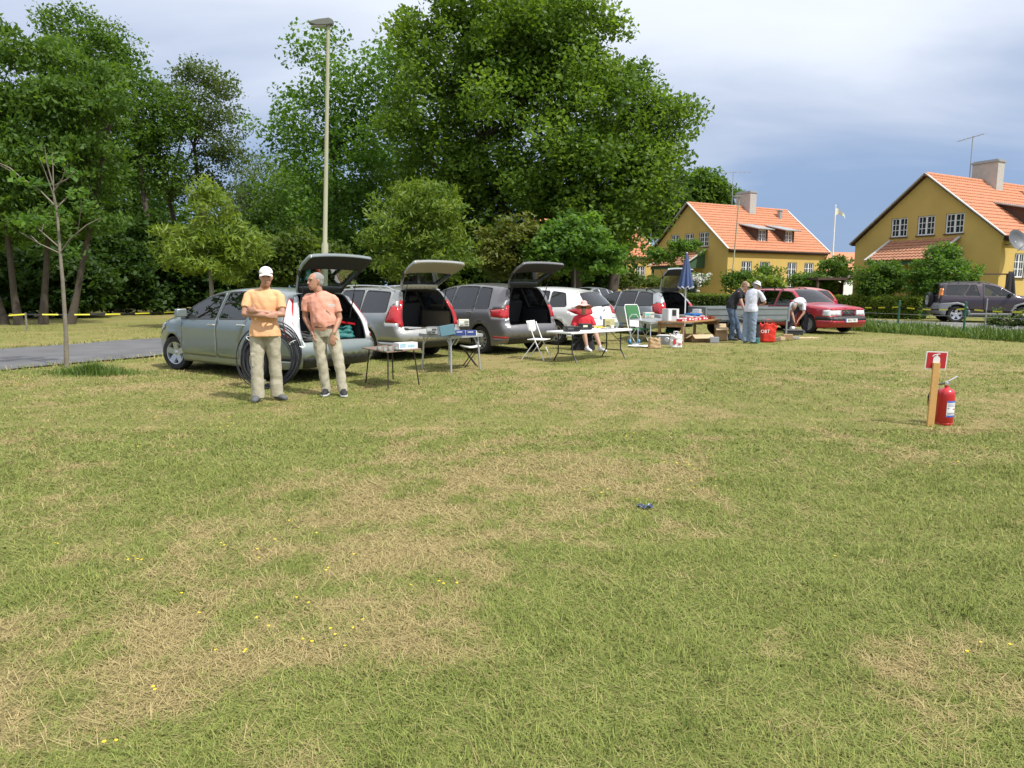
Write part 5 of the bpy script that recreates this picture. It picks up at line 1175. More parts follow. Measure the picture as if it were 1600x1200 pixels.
def face_bits(M, par, glasses=None):
    for s in (-1, 1):
        b = MB(); b.M = M; b.lathe([(.002, -.004), (.010, 0), (.002, .004)], c=(s * .031, -.0875, .016), n=10, axis='Y', caps=False); b.build('eye', EYEM, par)
        b = MB(); b.M = M; b.tube([(s * .014, -.097, .036), (s * .034, -.094, .041), (s * .050, -.083, .034)], [.003, .0045, .003], 6); b.build('eyebrow', BROW, par)
    b = MB(); b.M = M; b.tube([(-.024, -.088, -.060), (-.01, -.0965, -.063), (.01, -.0965, -.063), (.024, -.088, -.060)], [.003, .006, .006, .003], 6); b.build('lips', LIPS, par)
    if glasses:
        b = MB(); b.M = M
        for s in (-1, 1): b.box((s * .033, -.103, .014), (.054, .010, .038), rz=R(s * 14)); b.bar((s * .062, -.095, .02), (s * .076, .01, .02), .005, .008)
        b.bar((-.01, -.108, .018), (.01, -.108, .018), .006, .008); b.build('sunglasses', glasses, par, bevel=.008)
def hand_chains(w, d, nrm, thumb_side, curl=.35, sc=1.0):
    """palm, four bent fingers of unequal length and a side thumb; d = pointing, nrm = palm normal"""
    w, d, nrm = Vector(w), Vector(d).normalized(), Vector(nrm); nrm = (nrm - d * nrm.dot(d)).normalized(); s = d.cross(nrm) * thumb_side
    ch = [[(w + d * q * sc, s * a * sc, nrm * b * sc) for q, a, b in ((-.01, .026, .020), (.02, .034, .019), (.06, .041, .016), (.085, .041, .014), (.098, .036, .010))]]
    for k, (o, l) in enumerate(((.031, .068), (.011, .078), (-.010, .072), (-.030, .056))):
        p = w + (d * .088 + s * o) * sc; dd = d; pts = [p - d * .02]; 
        for j, f in enumerate((.42, .32, .26)):
            a = curl * (.6 + .55 * j); dd = (dd * math.cos(a) + nrm * math.sin(a)).normalized(); pts.append(pts[-1] + dd * l * f * sc + (d * .02 if j == 0 else Vector()))
        ch.append(limb(pts, [.0092 * sc, .0090 * sc, .0082 * sc, .0074 * sc]))
    tb = w + (d * .025 + s * .028) * sc; t1 = tb + (d * .6 + s * .75 + nrm * .25).normalized() * .036 * sc; t2 = t1 + (d * .85 + s * .35 + nrm * .35).normalized() * .03 * sc
    ch.append(limb([tb, t1, t2], [.013 * sc, .0105 * sc, .009 * sc])); return ch
def torso(levels):
    """levels: (center, side vector, half-width, half-depth)"""
    out = []
    for i, (c, s, a, b) in enumerate(levels):
        c, s = Vector(c), Vector(s).normalized(); cn = Vector(levels[min(i + 1, len(levels) - 1)][0]); cp = Vector(levels[max(i - 1, 0)][0]); up = (cn - cp).normalized(); s = (s - up * s.dot(up)).normalized(); f = up.cross(s); out.append((c, s * a, f * b))
    return out
def shoe(name, ank, d, mat, par, sole=None):
    ank = Vector(ank); d = Vector((d[0], d[1], 0)).normalized(); g = Vector((ank.x, ank.y, 0)); s = d.cross(Vector((0, 0, 1)))
    lv = [(-.075, .030, .06, .055), (-.04, .040, .075, .062), (.02, .042, .062, .060), (.09, .048, .045, .044), (.15, .047, .036, .034), (.19, .030, .028, .024)]
    ch = [(g + d * q + Vector((0, 0, h)), s * a, Vector((0, 0, b_ * .95))) for q, a, h, b_ in lv]
    o = blob(name, [ch, limb([g + Vector((0, 0, .05)) - d * .02, Vector((ank.x, ank.y, .12)) - d * .01], [.045, .045])], mat, par, .01, 2)
    if sole:
        b = MB(); pl = [g + d * q + s * a for q, a in ((-.09, -.03), (-.05, -.045), (.08, -.052), (.17, -.045), (.205, 0), (.17, .045), (.08, .052), (-.05, .045), (-.09, .03))]; n = len(pl)
        b.add([(p.x, p.y, .0) for p in pl] + [(p.x, p.y, .022) for p in pl], [tuple(range(n)), tuple(range(n, 2 * n))[::-1]] + [(i, (i + 1) % n, n + (i + 1) % n, n + i) for i in range(n)]); b.build('sole', sole, o, fix=True)
    return o
def person(loc, rz, label, J, skin, shirt, trousers, shoes, hair=None, sleeve=.62, hem=1.0, sole=None, belly=1.0, leg_r=(.098, .074, .072), group=None, shirt_low=.0, untuck=0, shorts=False, hands=True, face=True, glasses=None, build=1.0, vox=.012):
    p = empty('person', loc, R(rz), label, 'person', group); V3 = Vector
    hd = head_M(J['head'], J.get('yaw', 0), J.get('pitch', 0), J.get('roll', 0)); side = V3(J.get('side', (1, 0, 0))); hside = V3(J.get('hside', J.get('side', (1, 0, 0))))
    sp = [V3(q) for q in J['spine']]        # pelvis, waist, chest, shoulder line, neck
    bw = build
    lv = lambda k: torso([(sp[0] - (sp[1] - sp[0]) * .7, hside, (.150 + k) * bw, (.105 + k) * bw), (sp[0], hside, (.168 + k) * bw, (.118 + k) * bw), (sp[1], hside.lerp(side, .4), (.158 + k) * bw * (1 + .4 * (belly - 1)), (.112 + k) * bw * belly), (sp[1].lerp(sp[2], .5), hside.lerp(side, .7), (.165 + k) * bw, (.118 + k) * bw * (1 + .55 * (belly - 1))), (sp[2], side, (.178 + k) * bw, (.120 + k) * bw), (sp[2].lerp(sp[3], .6), side, (.180 + k) * bw, (.108 + k) * bw), (sp[3], side, (.150 + k) * bw, (.082 + k) * bw), (sp[3].lerp(sp[4], .55), side, (.075 + k) * bw, (.062 + k) * bw)])
    skinch = head_chains(hd, sp[4]); skinch.append(lv(-.012))
    shirtch = [lv(.010)] if not untuck else [torso([(sp[0] - (sp[1] - sp[0]) * untuck, hside, .205 * bw, .155 * bw), (sp[0], hside, .200 * bw, .150 * bw)]) + lv(.012)[2:]]
    if not untuck: shirtch = [shirtch[0][1:]] if shirt_low <= 0 else [torso([(sp[0] - (sp[1] - sp[0]) * shirt_low, hside, .208 * bw, .158 * bw)] * 1 + [(sp[0], hside, .202 * bw, .150 * bw)]) + shirtch[0][2:]]
    for sh, el, wr in J['arms']:
        sh, el, wr = V3(sh), V3(el), V3(wr); skinch.append(limb([sh, sh.lerp(el, .5), el, el.lerp(wr, .35), wr], [.044 * bw, .045 * bw, .040 * bw, .039 * bw, .027 * bw]))
        nk_ = sp[3].lerp(sp[4], .25); iw = (nk_ - sh); shirtch.append(limb([sh + iw * .25, sh + (el - sh) * .08, sh.lerp(el, sleeve * .55), sh.lerp(el, sleeve)], [.050 * bw, .058 * bw, .062 * bw, .065 * bw], dome=True)[:-3])
        shirtch.append(limb([nk_ - V3((0, 0, .012)), sh + iw * .12 + V3((0, 0, .0))], [.055 * bw, .056 * bw])); skinch.append(limb([nk_ - V3((0, 0, .01)), sh], [.030, .034]))
    for (hw, d, nr, ts, cu) in J.get('hands', []): skinch += hand_chains(hw, d, nr, ts, cu)
    trch = [torso([(sp[0] - (sp[1] - sp[0]) * .75, hside, .172 * bw, .125 * bw), (sp[0], hside, .180 * bw, .128 * bw), (sp[0].lerp(sp[1], .45), hside, .170 * bw, .122 * bw * (1 + .3 * (belly - 1)))])]
    for hp, kn, an, toe in J['legs']:
        hp, kn, an = V3(hp), V3(kn), V3(an); skinch.append(limb([hp, kn, kn.lerp(an, .3), an, an - V3((0, 0, .02))], [.085 * bw, .055 * bw, .056 * bw, .036, .036]))
        d = V3((toe[0], toe[1], 0)).normalized(); skinch.append(limb([V3((an.x, an.y, .05)), V3((an.x, an.y, .03)) + d * .12], [.038, .026]))
        if shorts: trch.append(limb([hp, hp.lerp(kn, .5), hp.lerp(kn, .92)], [.10 * bw, .098 * bw, .092 * bw])[:-3])
        else: trch.append(limb([hp, hp.lerp(kn, .5), kn, kn.lerp(an, .5), an + V3((0, 0, -.045))], [leg_r[0] * 1.04 * bw, leg_r[0] * .92 * bw, leg_r[1] * bw, leg_r[2] * .98, leg_r[2] * hem])[:-3])
    blob('body', skinch, skin, p, vox, 2)
    blob('shirt', shirtch, shirt, p, .011, 3, .006, hash(label) % 1000)
    blob('trousers' if not shorts else 'shorts', trch, trousers, p, .011, 3, .007, 7 + hash(label[::-1]) % 1000, (1, 1, .8))
    for hp, kn, an, toe in J['legs']: shoe('shoe', an, toe, shoes, p, sole)
    if hair: blob('hair', [ell((0, .030, .044), .082, .104, .087, hd), ell((0, .052, -.015), .077, .060, .072, hd)], hair, p, .008, 2, .003, 3)
    # collar
    if J.get('collar'):
        c = MB(); nk = sp[3].lerp(sp[4], .5); fw = V3((0, 0, 1)).cross(side) * -1
        for s in (-1, 1):
            a0 = nk + side * s * .062 + V3((0, 0, .012)); a1 = nk + fw * -.0 + (V3((0, -1, 0)) if abs(side.x) > .7 else V3((1, 0, 0))) * .078 + side * s * .012 - V3((0, 0, .02))
            c.bar(a0, a1, .012, .045); c.bar(a0, nk - (V3((0, -1, 0)) if abs(side.x) > .7 else V3((1, 0, 0))) * .06 + V3((0, 0, .03)), .012, .045)
        c.build('collar', shirt, p, bevel=.005)
    if face: face_bits(hd, p, glasses)
    return p, hd
random.seed(3)
PANTS = cloth('khaki_cloth', (0.42, 0.385, 0.29)); JEANS = cloth('blue_denim', (0.075, 0.115, 0.185), .25); JEANSL = cloth('pale_denim', (0.21, 0.27, 0.36), .2)
ORANGE = cloth('orange_pique', (0.78, 0.43, 0.22)); SALMON = cloth('salmon_cloth', (0.70, 0.335, 0.245)); GREYHAIR = pm('grey_hair', (0.30, 0.295, 0.28), .8, var=.25, scale=60, bump=.8, bscale=90)
m1 = G(417, 627)
p1, h1 = person((m1.x, m1.y + .05, 0), 8, 'man in white cap and orange polo with arms crossed', dict(head=(.055, -.03, 1.655), yaw=10, pitch=2, spine=[(0, 0, .96), (.0, .005, 1.08), (.005, -.005, 1.29), (.02, 0, 1.455), (.03, .005, 1.54)],
    arms=[((-.185, 0, 1.43), (-.235, -.085, 1.175), (.075, -.235, 1.155)), ((.215, 0, 1.42), (.255, -.085, 1.16), (-.045, -.195, 1.215))], hands=[((.085, -.24, 1.152), (1, .35, .02), (0, 1, 0), 1, .5), ((-.055, -.20, 1.22), (-1, .25, .15), (0, 1, 0), -1, .5)],
    legs=[((-.095, 0, .90), (-.115, -.03, .50), (-.125, -.02, .09), (-.1, -1)), ((.095, .01, .90), (.10, .06, .50), (.105, .10, .09), (.75, -.65))], collar=True), SKIN, ORANGE, PANTS, pm('grey_shoe', (0.10, 0.105, 0.115), .7), None, sleeve=.66, hem=1.06, leg_r=(.102, .082, .084), shirt_low=.75, vox=.0085)
b = MB(); b.M = h1 @ Matrix.Translation((0, .01, .03)); WHITEC = cloth('white_cap_cloth', (0.80, 0.79, 0.77), .04)
b.grid(lambda u, v: (math.cos(u * 6.2832) * .087 * math.cos(v * 1.5), math.sin(u * 6.2832) * .106 * math.cos(v * 1.5), .03 + .085 * math.sin(v * 1.5)), 24, 8); b.lathe([(.086, .02), (.090, .03)], n=24, caps=False)
b.grid(lambda u, v: ((u - .5) * .16, -.085 - v * .085 * (1 - (2 * u - 1) ** 2 * .75), .028 - v * .025 - (2 * u - 1) ** 2 * .02), 10, 4); b.build('cap', WHITEC, p1, smooth=50)
b = MB(); b.box((-.140, -.04, .56), (.06, .13, .17)); b.box((-.146, -.04, .64), (.06, .14, .045)); b.build('cargo_pocket', PANTS, p1, bevel=.008)
m2 = G(524, 616)
p2, h2 = person((m2.x, m2.y, 0), 0, 'grey-haired man in salmon polo with one hand in pocket', dict(head=(-.225, -.02, 1.605), yaw=-48, pitch=0, spine=[(-.115, 0, .93), (-.125, -.012, 1.05), (-.145, -.01, 1.25), (-.165, 0, 1.40), (-.195, .005, 1.485)],
    arms=[((-.365, .0, 1.375), (-.40, .03, 1.10), (-.285, -.06, .905)), ((.035, .0, 1.365), (.095, .01, 1.09), (.035, -.13, .875))], hands=[((-.28, -.065, .90), (.35, -.2, -1), (1, 0, 0), 1, .3), ((.033, -.135, .865), (-.12, -.12, -1), (-.1, 1, 0), 1, .22)],
    legs=[((-.205, 0, .88), (-.165, -.04, .48), (-.125, -.01, .085), (.05, -1)), ((-.02, 0, .88), (.075, -.04, .48), (.125, -.06, .085), (.35, -.95))], collar=True), SKIN, SALMON, PANTS, pm('black_trainer', (0.02, 0.02, 0.024), .6), GREYHAIR, sleeve=.68, belly=1.28, sole=pm('white_sole', (0.6, 0.6, 0.6), .6), leg_r=(.100, .076, .070), vox=.0085)
b = MB(); b.M = Matrix.Translation((-.118, 0, .985)); b.lathe([(1, -.02), (1, .02)], n=28, caps=False); bo = b.build('belt', pm('brown_belt', (0.05, 0.028, 0.018), .5), p2)
for v in bo.data.vertices: v.co.x = -.118 + (v.co.x + .118) * .182; v.co.y *= .146
b = MB(); b.box((.03, -.165, 1.275), (.085, .006, .035), rx=R(10)); b.build('name_tag', pm('tag_white', (0.85, 0.85, 0.85), .4), p2)
b = MB(); b.M = Matrix.Translation((.04, -.118, .895)) @ Matrix.Rotation(R(15), 4, 'X'); b.lathe([(.034, -.01), (.034, .01)], n=16, caps=False); b.box((.012, -.034, 0), (.03, .012, .03)); b.build('wristwatch', M_CHROME, p2, smooth=50)
# seated woman
w0 = G(915, 549)
RED_T = cloth('red_tshirt', (0.62, 0.035, 0.05)); STRAW = cloth('pink_straw', (0.66, 0.40, 0.36), .12)
p3, h3 = person((w0.x - .02, w0.y + .42, 0), 0, 'woman in red shirt, sun hat and sunglasses seated at the table', dict(head=(.0, -.06, 1.035), yaw=-5, pitch=4, spine=[(0, .02, .41), (0, .015, .51), (0, 0, .68), (0, 0, .825), (0, -.01, .915)],
    arms=[((-.185, 0, .79), (-.265, -.05, .57), (-.12, -.24, .54)), ((.185, 0, .79), (.265, -.05, .57), (.12, -.24, .54))], hands=[((-.12, -.245, .54), (.7, -.7, -.1), (0, .2, -1), -1, .4), ((.12, -.245, .54), (-.7, -.7, -.1), (0, .2, -1), 1, .4)],
    legs=[((-.10, 0, .42), (-.035, -.40, .50), (.05, -.47, .09), (.5, -1)), ((.10, 0, .42), (.23, -.36, .51), (.37, -.50, .09), (.7, -.8))], collar=False), SKINP, RED_T, cloth('dark_shorts', (0.03, 0.028, 0.035)), cloth('white_sock', (0.62, 0.62, 0.64), .05), pm('dark_hair', (0.06, 0.045, 0.035), .8), sleeve=.85, belly=1.3, shorts=True, glasses=pm('sunglass_lens', (0.015, 0.015, 0.017), .15), build=1.1)
b = MB(); b.M = h3 @ Matrix.Translation((0, .01, .028)) @ Matrix.Rotation(R(-17), 4, 'X'); b.grid(lambda u, v: (math.cos(u * 6.2832) * .088 * math.cos(v * 1.5) ** .6, .01 + math.sin(u * 6.2832) * .105 * math.cos(v * 1.5) ** .6, .045 + .105 * math.sin(v * 1.5)), 24, 6)
b.grid(lambda u, v: (math.cos(u * 6.2832) * (.085 + v * .15), .01 + math.sin(u * 6.2832) * (.10 + v * .14), .05 - v * .045 - .02 * v * v + .012 * math.sin(u * 6.28 * 5) * v), 40, 5); b.build('sun_hat', STRAW, p3, smooth=60)
# man in black
k = G(1150, 532)
p4, h4 = person((k.x, k.y, 0), 0, 'man in black shirt and blue jeans bending over the wooden table', dict(head=(.19, -.06, 1.565), yaw=62, pitch=28, side=(.45, .89, 0), hside=(.35, .93, 0), spine=[(-.17, .0, .95), (-.155, 0, 1.07), (-.04, -.01, 1.27), (.06, -.02, 1.425), (.135, -.04, 1.49)],
    arms=[((-.04, -.19, 1.39), (.02, -.27, 1.12), (.09, -.30, .91)), ((.15, .17, 1.39), (.30, .2, 1.15), (.42, .12, 1.0))], hands=[((.095, -.30, .90), (.3, -.1, -1), (.9, .3, 0), 1, .35), ((.42, .12, 1.0), (.8, -.3, -.3), (0, .2, -1), 1, .4)],
    legs=[((-.205, -.09, .88), (-.13, -.10, .48), (-.17, -.06, .085), (.9, -.3)), ((-.14, .09, .88), (.02, .06, .48), (.12, .03, .085), (.9, -.4))]), SKINP, cloth('black_tshirt', (0.014, 0.015, 0.019)), JEANS, pm('navy_shoe', (0.03, 0.035, 0.05), .7), pm('sandy_hair', (0.26, 0.18, 0.11), .8, var=.25, scale=60), sleeve=.66, untuck=.15, belly=1.25, build=1.06, glasses=pm('spectacle_frame', (0.05, 0.05, 0.05), .4))
k = G(1172, 536)
p5, h5 = person((k.x, k.y, 0), 0, 'man in white checked shirt and sun hat seen from behind', dict(head=(.13, .05, 1.565), yaw=120, pitch=30, side=(-.55, .83, 0), hside=(-.5, .86, 0), spine=[(-.02, .0, .95), (-.02, 0, 1.07), (.01, .02, 1.27), (.045, .03, 1.43), (.09, .04, 1.49)],
    arms=[((.15, -.14, 1.39), (.30, -.16, 1.12), (.32, .04, 1.05)), ((-.06, .20, 1.39), (-.02, .34, 1.15), (.15, .40, 1.05))], hands=[((.32, .045, 1.05), (-.2, 1, .05), (-.4, 0, -1), 1, .4), ((.15, .40, 1.05), (.8, .3, 0), (0, 0, -1), 1, .4)],
    legs=[((.03, -.08, .88), (.02, -.10, .48), (.03, -.06, .085), (.7, .5)), ((-.08, .08, .88), (-.12, .04, .48), (-.14, .03, .085), (.5, .7))]), SKIN, None or pm('white_check_cloth', (0.60, 0.62, 0.70), .9, var=.10, scale=40, bump=.4, bscale=18), JEANSL, pm('blue_shoe', (0.12, 0.15, 0.22), .7), GREYHAIR, sleeve=.85, untuck=.75, leg_r=(.106, .086, .092), hem=1.1, face=False, build=1.04)
b = MB(); b.M = h5; HATW = cloth('white_bucket_hat', (0.66, 0.67, 0.71), .08)
b.grid(lambda u, v: (math.cos(u * 6.2832) * .088 * math.cos(v * 1.5) ** .5, .01 + math.sin(u * 6.2832) * .105 * math.cos(v * 1.5) ** .5, .04 + .095 * math.sin(v * 1.5)), 24, 6); b.grid(lambda u, v: (math.cos(u * 6.2832) * (.088 + v * .05), .01 + math.sin(u * 6.2832) * (.104 + v * .05), .045 - v * .045), 24, 3); b.build('bucket_hat', HATW, p5, smooth=60)
k = G(1250, 521)
p6, h6 = person((k.x, k.y + .1, 0), 0, 'grey-haired man stooping over a black crate by the red car', dict(head=(-.29, -.20, .88), yaw=-25, pitch=68, side=(.86, -.5, 0), hside=(.92, -.38, 0), spine=[(.10, .22, .90), (.085, .13, 1.0), (-.04, -.03, 1.08), (-.16, -.13, 1.02), (-.24, -.18, .96)],
    arms=[((-.32, -.02, .99), (-.34, -.20, .68), (-.30, -.32, .40)), ((.02, -.24, 1.0), (-.02, -.34, .68), (-.20, -.36, .44))], hands=[((-.30, -.325, .395), (.2, -.2, -1), (.9, 0, .1), 1, .5), ((-.205, -.362, .43), (-.35, -.1, -1), (-.8, .3, 0), -1, .5)],
    legs=[((-.0, .22, .86), (-.22, .12, .46), (-.27, .18, .085), (-.4, -1)), ((.18, .16, .86), (.24, .02, .46), (.22, .08, .085), (-.5, -1))]), SKIN, pm('pale_check_cloth', (0.60, 0.60, 0.68), .9, var=.3, scale=24, bump=.4, bscale=18), cloth('dark_plum_trousers', (0.045, 0.04, 0.065)), pm('grey_trainer', (0.28, 0.29, 0.31), .7), GREYHAIR, sleeve=.72, leg_r=(.104, .082, .078), shirt_low=.3)
# ---------------------------------------------------------------- street furniture
POLE = pm('painted_pole', (0.36, 0.36, 0.24), .6, var=.12, scale=3)
def street_lamp(base, tip, label, r0, r1, head):
    o = empty('street_lamp', base, 0, label, 'street lamp'); d = Vector(tip) - Vector(base); b = MB()
    b.tube([(0, 0, 0), d * .32, d * .33, d * .7, d], [r0, r0 * .92, r0 * .62, r1 * 1.15, r1], 12); b.build('pole', POLE, o, smooth=40)
    h = MB(); h.M = Matrix.Translation(d) @ Matrix.Rotation(head[1], 4, 'Z'); s = head[0]
    h.prism([(-.62 * s, .02 * s), (-.35 * s, -.06 * s), (0, -.05 * s), (.14 * s, -.02 * s), (.16 * s, .12 * s), (.05 * s, .17 * s), (-.3 * s, .13 * s), (-.6 * s, .06 * s)], -.13 * s, .13 * s, plane='XZ'); h.build('lamp_head', pm('lamp_housing', (0.16, 0.17, 0.15), .5, var=.1), o, bevel=.03, fix=True)
    g = MB(); g.M = h.M; g.box((-.27 * s, 0, -.065 * s), (.45 * s, .2 * s, .04 * s)); g.build('lamp_glass', pm('lamp_lens', (0.45, 0.46, 0.45), .2, var=.05), o, bevel=.02)
    return o
lb = Vector((-5.23, 19.5, 0)); street_lamp(lb, AT(513, 38, 19.5), 'tall slim street lamp rising behind the grey-green car', .10, .045, (.82, 0))
lb = Vector((AT(1141, 449, 46).x, 46, 0)); street_lamp(lb, AT(1155, 308, 46), 'thin leaning street lamp before the dormer house', .07, .035, (.75, .2))
fp = empty('flagpole', (AT(1298, 449, 62).x, 62, 0), 0, 'white flagpole with limp pennant between the yellow houses', 'flagpole')
b = MB(); zt = AT(1303, 322, 62).z; b.tube([(0, 0, 0), (0, 0, zt)], [.09, .05], 10); b.lathe([(.001, zt), (.08, zt + .05), (.001, zt + .12)], n=10, caps=False); b.build('pole', pm('white_gloss', (0.8, 0.8, 0.8), .3, var=.03), fp, smooth=40)
b = MB(); b.grid(lambda u, v: (.06 + u * .85, .12 * math.sin(u * 7), zt - .2 - u * u * .8 - v * (.6 - .5 * u) + .05 * math.sin(u * 9)), 14, 4, 0); b.build('pennant', pm('pennant_cloth', (0.62, 0.62, 0.52), .8, var=.2, scale=2.2), fp, smooth=60)
TAPE_Y, TAPE_K = pm('tape_yellow', (0.70, 0.66, 0.05), .4, var=.06), pm('tape_black', (0.015, 0.015, 0.015), .4)
def tape(label, pts, w, step, sag=.0):
    b = MB(); P = []
    for a, c in zip(pts, pts[1:]):
        a, c = Vector(a), Vector(c); n = max(2, int((c - a).length / step))
        P += [a.lerp(c, k / n) - Vector((0, 0, sag * 4 * (k / n) * (1 - k / n))) for k in range(n)]
    P.append(Vector(pts[-1]))
    for i in range(len(P) - 1):
        t0, t1 = .5 * math.sin(i * .5), .5 * math.sin((i + 1) * .5); u0, u1 = Vector((math.sin(t0) * .4, -math.sin(t0) * .4, math.cos(t0))) * w / 2, Vector((math.sin(t1) * .4, -math.sin(t1) * .4, math.cos(t1))) * w / 2
        b.add([P[i] - u0, P[i + 1] - u1, P[i + 1] + u1, P[i] + u0], [(0, 1, 2, 3)], i % 2)
    o = b.build('barrier_tape', [TAPE_Y, TAPE_K], loc=(0, 0, 0)); md = o.modifiers.new('t', 'SOLIDIFY'); md.thickness = .002
    return tag(o, label, 'tape')
a0, a1, a2, a3 = AT(-160, 494, 23), AT(40, 491, 25), AT(300, 486, 27.5), AT(640, 482, 33)
tape('yellow and black barrier tape strung before the dark trees', [a0, a1, a2, a3], .05, .45, .06)
GREENP = pm('green_post_paint', (0.03, 0.12, 0.075), .5, var=.1)
for i, (q, hh, lab) in enumerate(((a1, .75, 'short stake holding the tape left of the thin bare tree'), (a2, .85, 'short stake holding the tape beyond the grey-green bonnet'))):
    b = MB(); b.box((0, 0, q.z * .5), (.045, .045, q.z + .1)); tag(b.build('tape_stake', BARKL, loc=(q.x, q.y, 0), bevel=.005), lab, 'stake', 'stakes of the tape line')
fpts = []
for a, hh, r_, m_, lab in ((-3.1, 1.0, .03, GREENP, 'green fence post nearest the red car front'), (-.18, 1.05, .035, GREENP, 'green fence post at the rear of the off-road car'), (2.25, 1.05, .035, GREENP, 'green fence post below the off-road car door'), (2.93, 1.15, .018, M_ZINC, 'thin grey pole in the verge below the off-road car'), (4.6, 1.0, .035, GREENP, 'green fence post at the right edge of the field')):
    x, y = vpt(a, 1.5); b = MB(); b.tube([(0, 0, -.1), (0, 0, hh)], r_, 8); b.lathe([(r_ * 1.15, hh - .02), (r_ * 1.15, hh + .015), (.001, hh + .03)], n=8, caps=False); tag(b.build('fence_post', m_, loc=(x, y, 0), smooth=40), lab, 'fence post', 'posts of the taped fence'); fpts.append((x, y, .85))
x, y = vpt(-7, 1.5); x2, y2 = vpt(9, 1.5)
tape('thin yellow and black tape along the verge fence', [(x, y, .8)] + fpts[:3] + [fpts[4], (x2, y2, .75)], .045, .28, .06)
b = MB(); 
for z_ in (.35, .6): b.tube([(x, y, z_)] + [(p_[0], p_[1], z_) for p_ in (fpts[0], fpts[1], fpts[2], fpts[4])] + [(x2, y2, z_)], .006, 5)
tag(b.build('fence_wire', M_ZINC), 'thin wires strung along the green verge posts', 'wire')
# washing post with dark cloth, carport, far house
o = empty('washing_post', (AT(1573, 449, 34.6).x, 34.6, 0), 0, 'wooden post with arm carrying a dark cloth beside the off-road car', 'post'); b = MB(); b.box((0, 0, 1.05), (.1, .1, 2.3)); b.build('post', M_BROWN, o); b = MB(); b.box((-.75, 0, 2.17), (1.6, .07, .07)); b.build('arm', M_BROWN, o)
o2 = MB(); o2.grid(lambda u, v: ((u - .5) * .55 * (.45 + .6 * v) + .05, -.09 + .05 * math.sin(u * 12) * v, 2.3 - v * (1.0 + .25 * (u > .6))), 12, 8); oo = o2.build('dark_cloth', cloth('dark_jacket_cloth', (0.03, 0.028, 0.03)), loc=(o.location.x, 34.55, 0), smooth=60); oo.modifiers.new('t', 'SOLIDIFY').thickness = .03; tag(oo, 'dark cloth hanging from the washing post', 'cloth')
o = empty('carport', (19.7, 44.0, 0), R(12), 'low brown carport between the two yellow houses', 'carport')
b = MB(); b.box((0, 0, 2.05), (3.6, 2.6, .14)); b.build('roof', M_BROWN, o)
for sx in (-1.7, 1.7):
    for sy in (-1.15, 1.15):
        b = MB(); b.box((sx, sy, .98), (.12, .12, 2.0)); b.build('post', M_BROWN, o)
b = MB(); b.box((.9, 1.2, .95), (1.7, .06, 1.8)); b.build('back_wall', M_BROWN, o)
o = empty('far_house', (43.5, 95, 0), R(20), 'distant white house with red roof glimpsed beyond the flagpole', 'house'); b = MB(); b.box((0, 0, 1.6), (10, 7, 3.4)); b.build('wall', pm('white_render', (0.7, 0.7, 0.68), .8, var=.06), o)
b = MB(); b.prism([(-3.9, 3.2), (3.9, 3.2), (0, 6.2)], -5.2, 5.2, plane='YZ'); b.build('roof', M_TILE, o, fix=True)
for xx in (-3, 0, 3): window(o, Matrix.Translation((xx, -3.53, 1.2)), 1.0, 1.2)
# ---------------------------------------------------------------- thin bare young tree
o = empty('bare_young_tree', tuple(G(104, 574)), 0, 'thin young tree with nearly leafless pale branches by the lane', 'tree'); Yb = o.location.y; b = MB()
def Q(px, py, dy=0): v = AT(px, py, Yb + dy); return Vector((v.x - o.location.x, dy, v.z))
main = [Vector((0, 0, -.05)), Q(103, 520), Q(98, 440), Q(94, 395), Q(90, 340), Q(84, 300), Q(82, 240)]
b.tube(main, [.050, .038, .033, .028, .021, .014, .005], 8)
for br in ([(93, 397), (108, 375), (122, 362), (126, 330), (127, 310)], [(108, 375), (135, 352), (158, 340)], [(92, 395), (60, 380), (30, 362)], [(91, 385), (65, 362), (42, 342)], [(85, 320), (60, 295), (30, 275), (0, 258)], [(88, 330), (82, 300), (68, 262), (58, 240)], [(84, 300), (98, 278), (106, 255)], [(88, 325), (108, 305), (118, 294)], [(85, 290), (105, 280), (116, 268)], [(83, 290), (72, 250), (70, 230)], [(95, 420), (88, 415)], [(30, 275), (15, 262), (-12, 250)], [(60, 380), (48, 368)], [(65, 362), (70, 345)]):
    k = random.uniform(-.5, .5); b.tube([Q(px, py, k * i / 3) for i, (px, py) in enumerate(br)], [max(.0035, .014 - .0035 * i) for i in range(len(br))], 6)
b.build('trunk', pm('pale_dry_bark', (0.20, 0.175, 0.135), .95, var=.4, scale=9, bump=.6), o, smooth=60)
cl = []
for px, py in ((70, 345), (120, 300), (60, 285), (118, 392), (30, 280), (95, 330), (128, 320), (50, 340), (85, 250), (110, 270), (40, 350)): v = Q(px, py, random.uniform(-.3, .3)); cl.append((v.x, v.y, v.z, .2))
link(bpy.data.objects.new('crown', crown_mesh('crown', cl, 26, .13, LF_ASH, 5)), o)
# ---------------------------------------------------------------- fire extinguisher and sign
FRED = pm('extinguisher_red', (0.50, 0.015, 0.02), .3, var=.06, coat=.5)
o = empty('fire_extinguisher', tuple(G(1474, 664)), R(8), 'red fire extinguisher standing behind the wooden stake', 'extinguisher')
b = MB(); b.lathe([(.085, 0), (.092, .012), (.092, .03), (.088, .034), (.092, .04), (.092, .345), (.088, .375), (.070, .402), (.035, .418), (.022, .424), (.020, .45)], n=32, caps=True); b.build('cylinder', FRED, o, smooth=40)
b = MB(); b.lathe([(.020, .448), (.020, .475), (.014, .49)], n=12); b.box((.0, 0, .468), (.07, .03, .026)); b.build('valve', M_CHROME, o, smooth=40)
b = MB(); b.bar((-.02, 0, .485), (.035, 0, .50), .022, .008); b.bar((.035, 0, .50), (.125, 0, .545), .022, .008); b.build('squeeze_lever', M_CHROME, o)
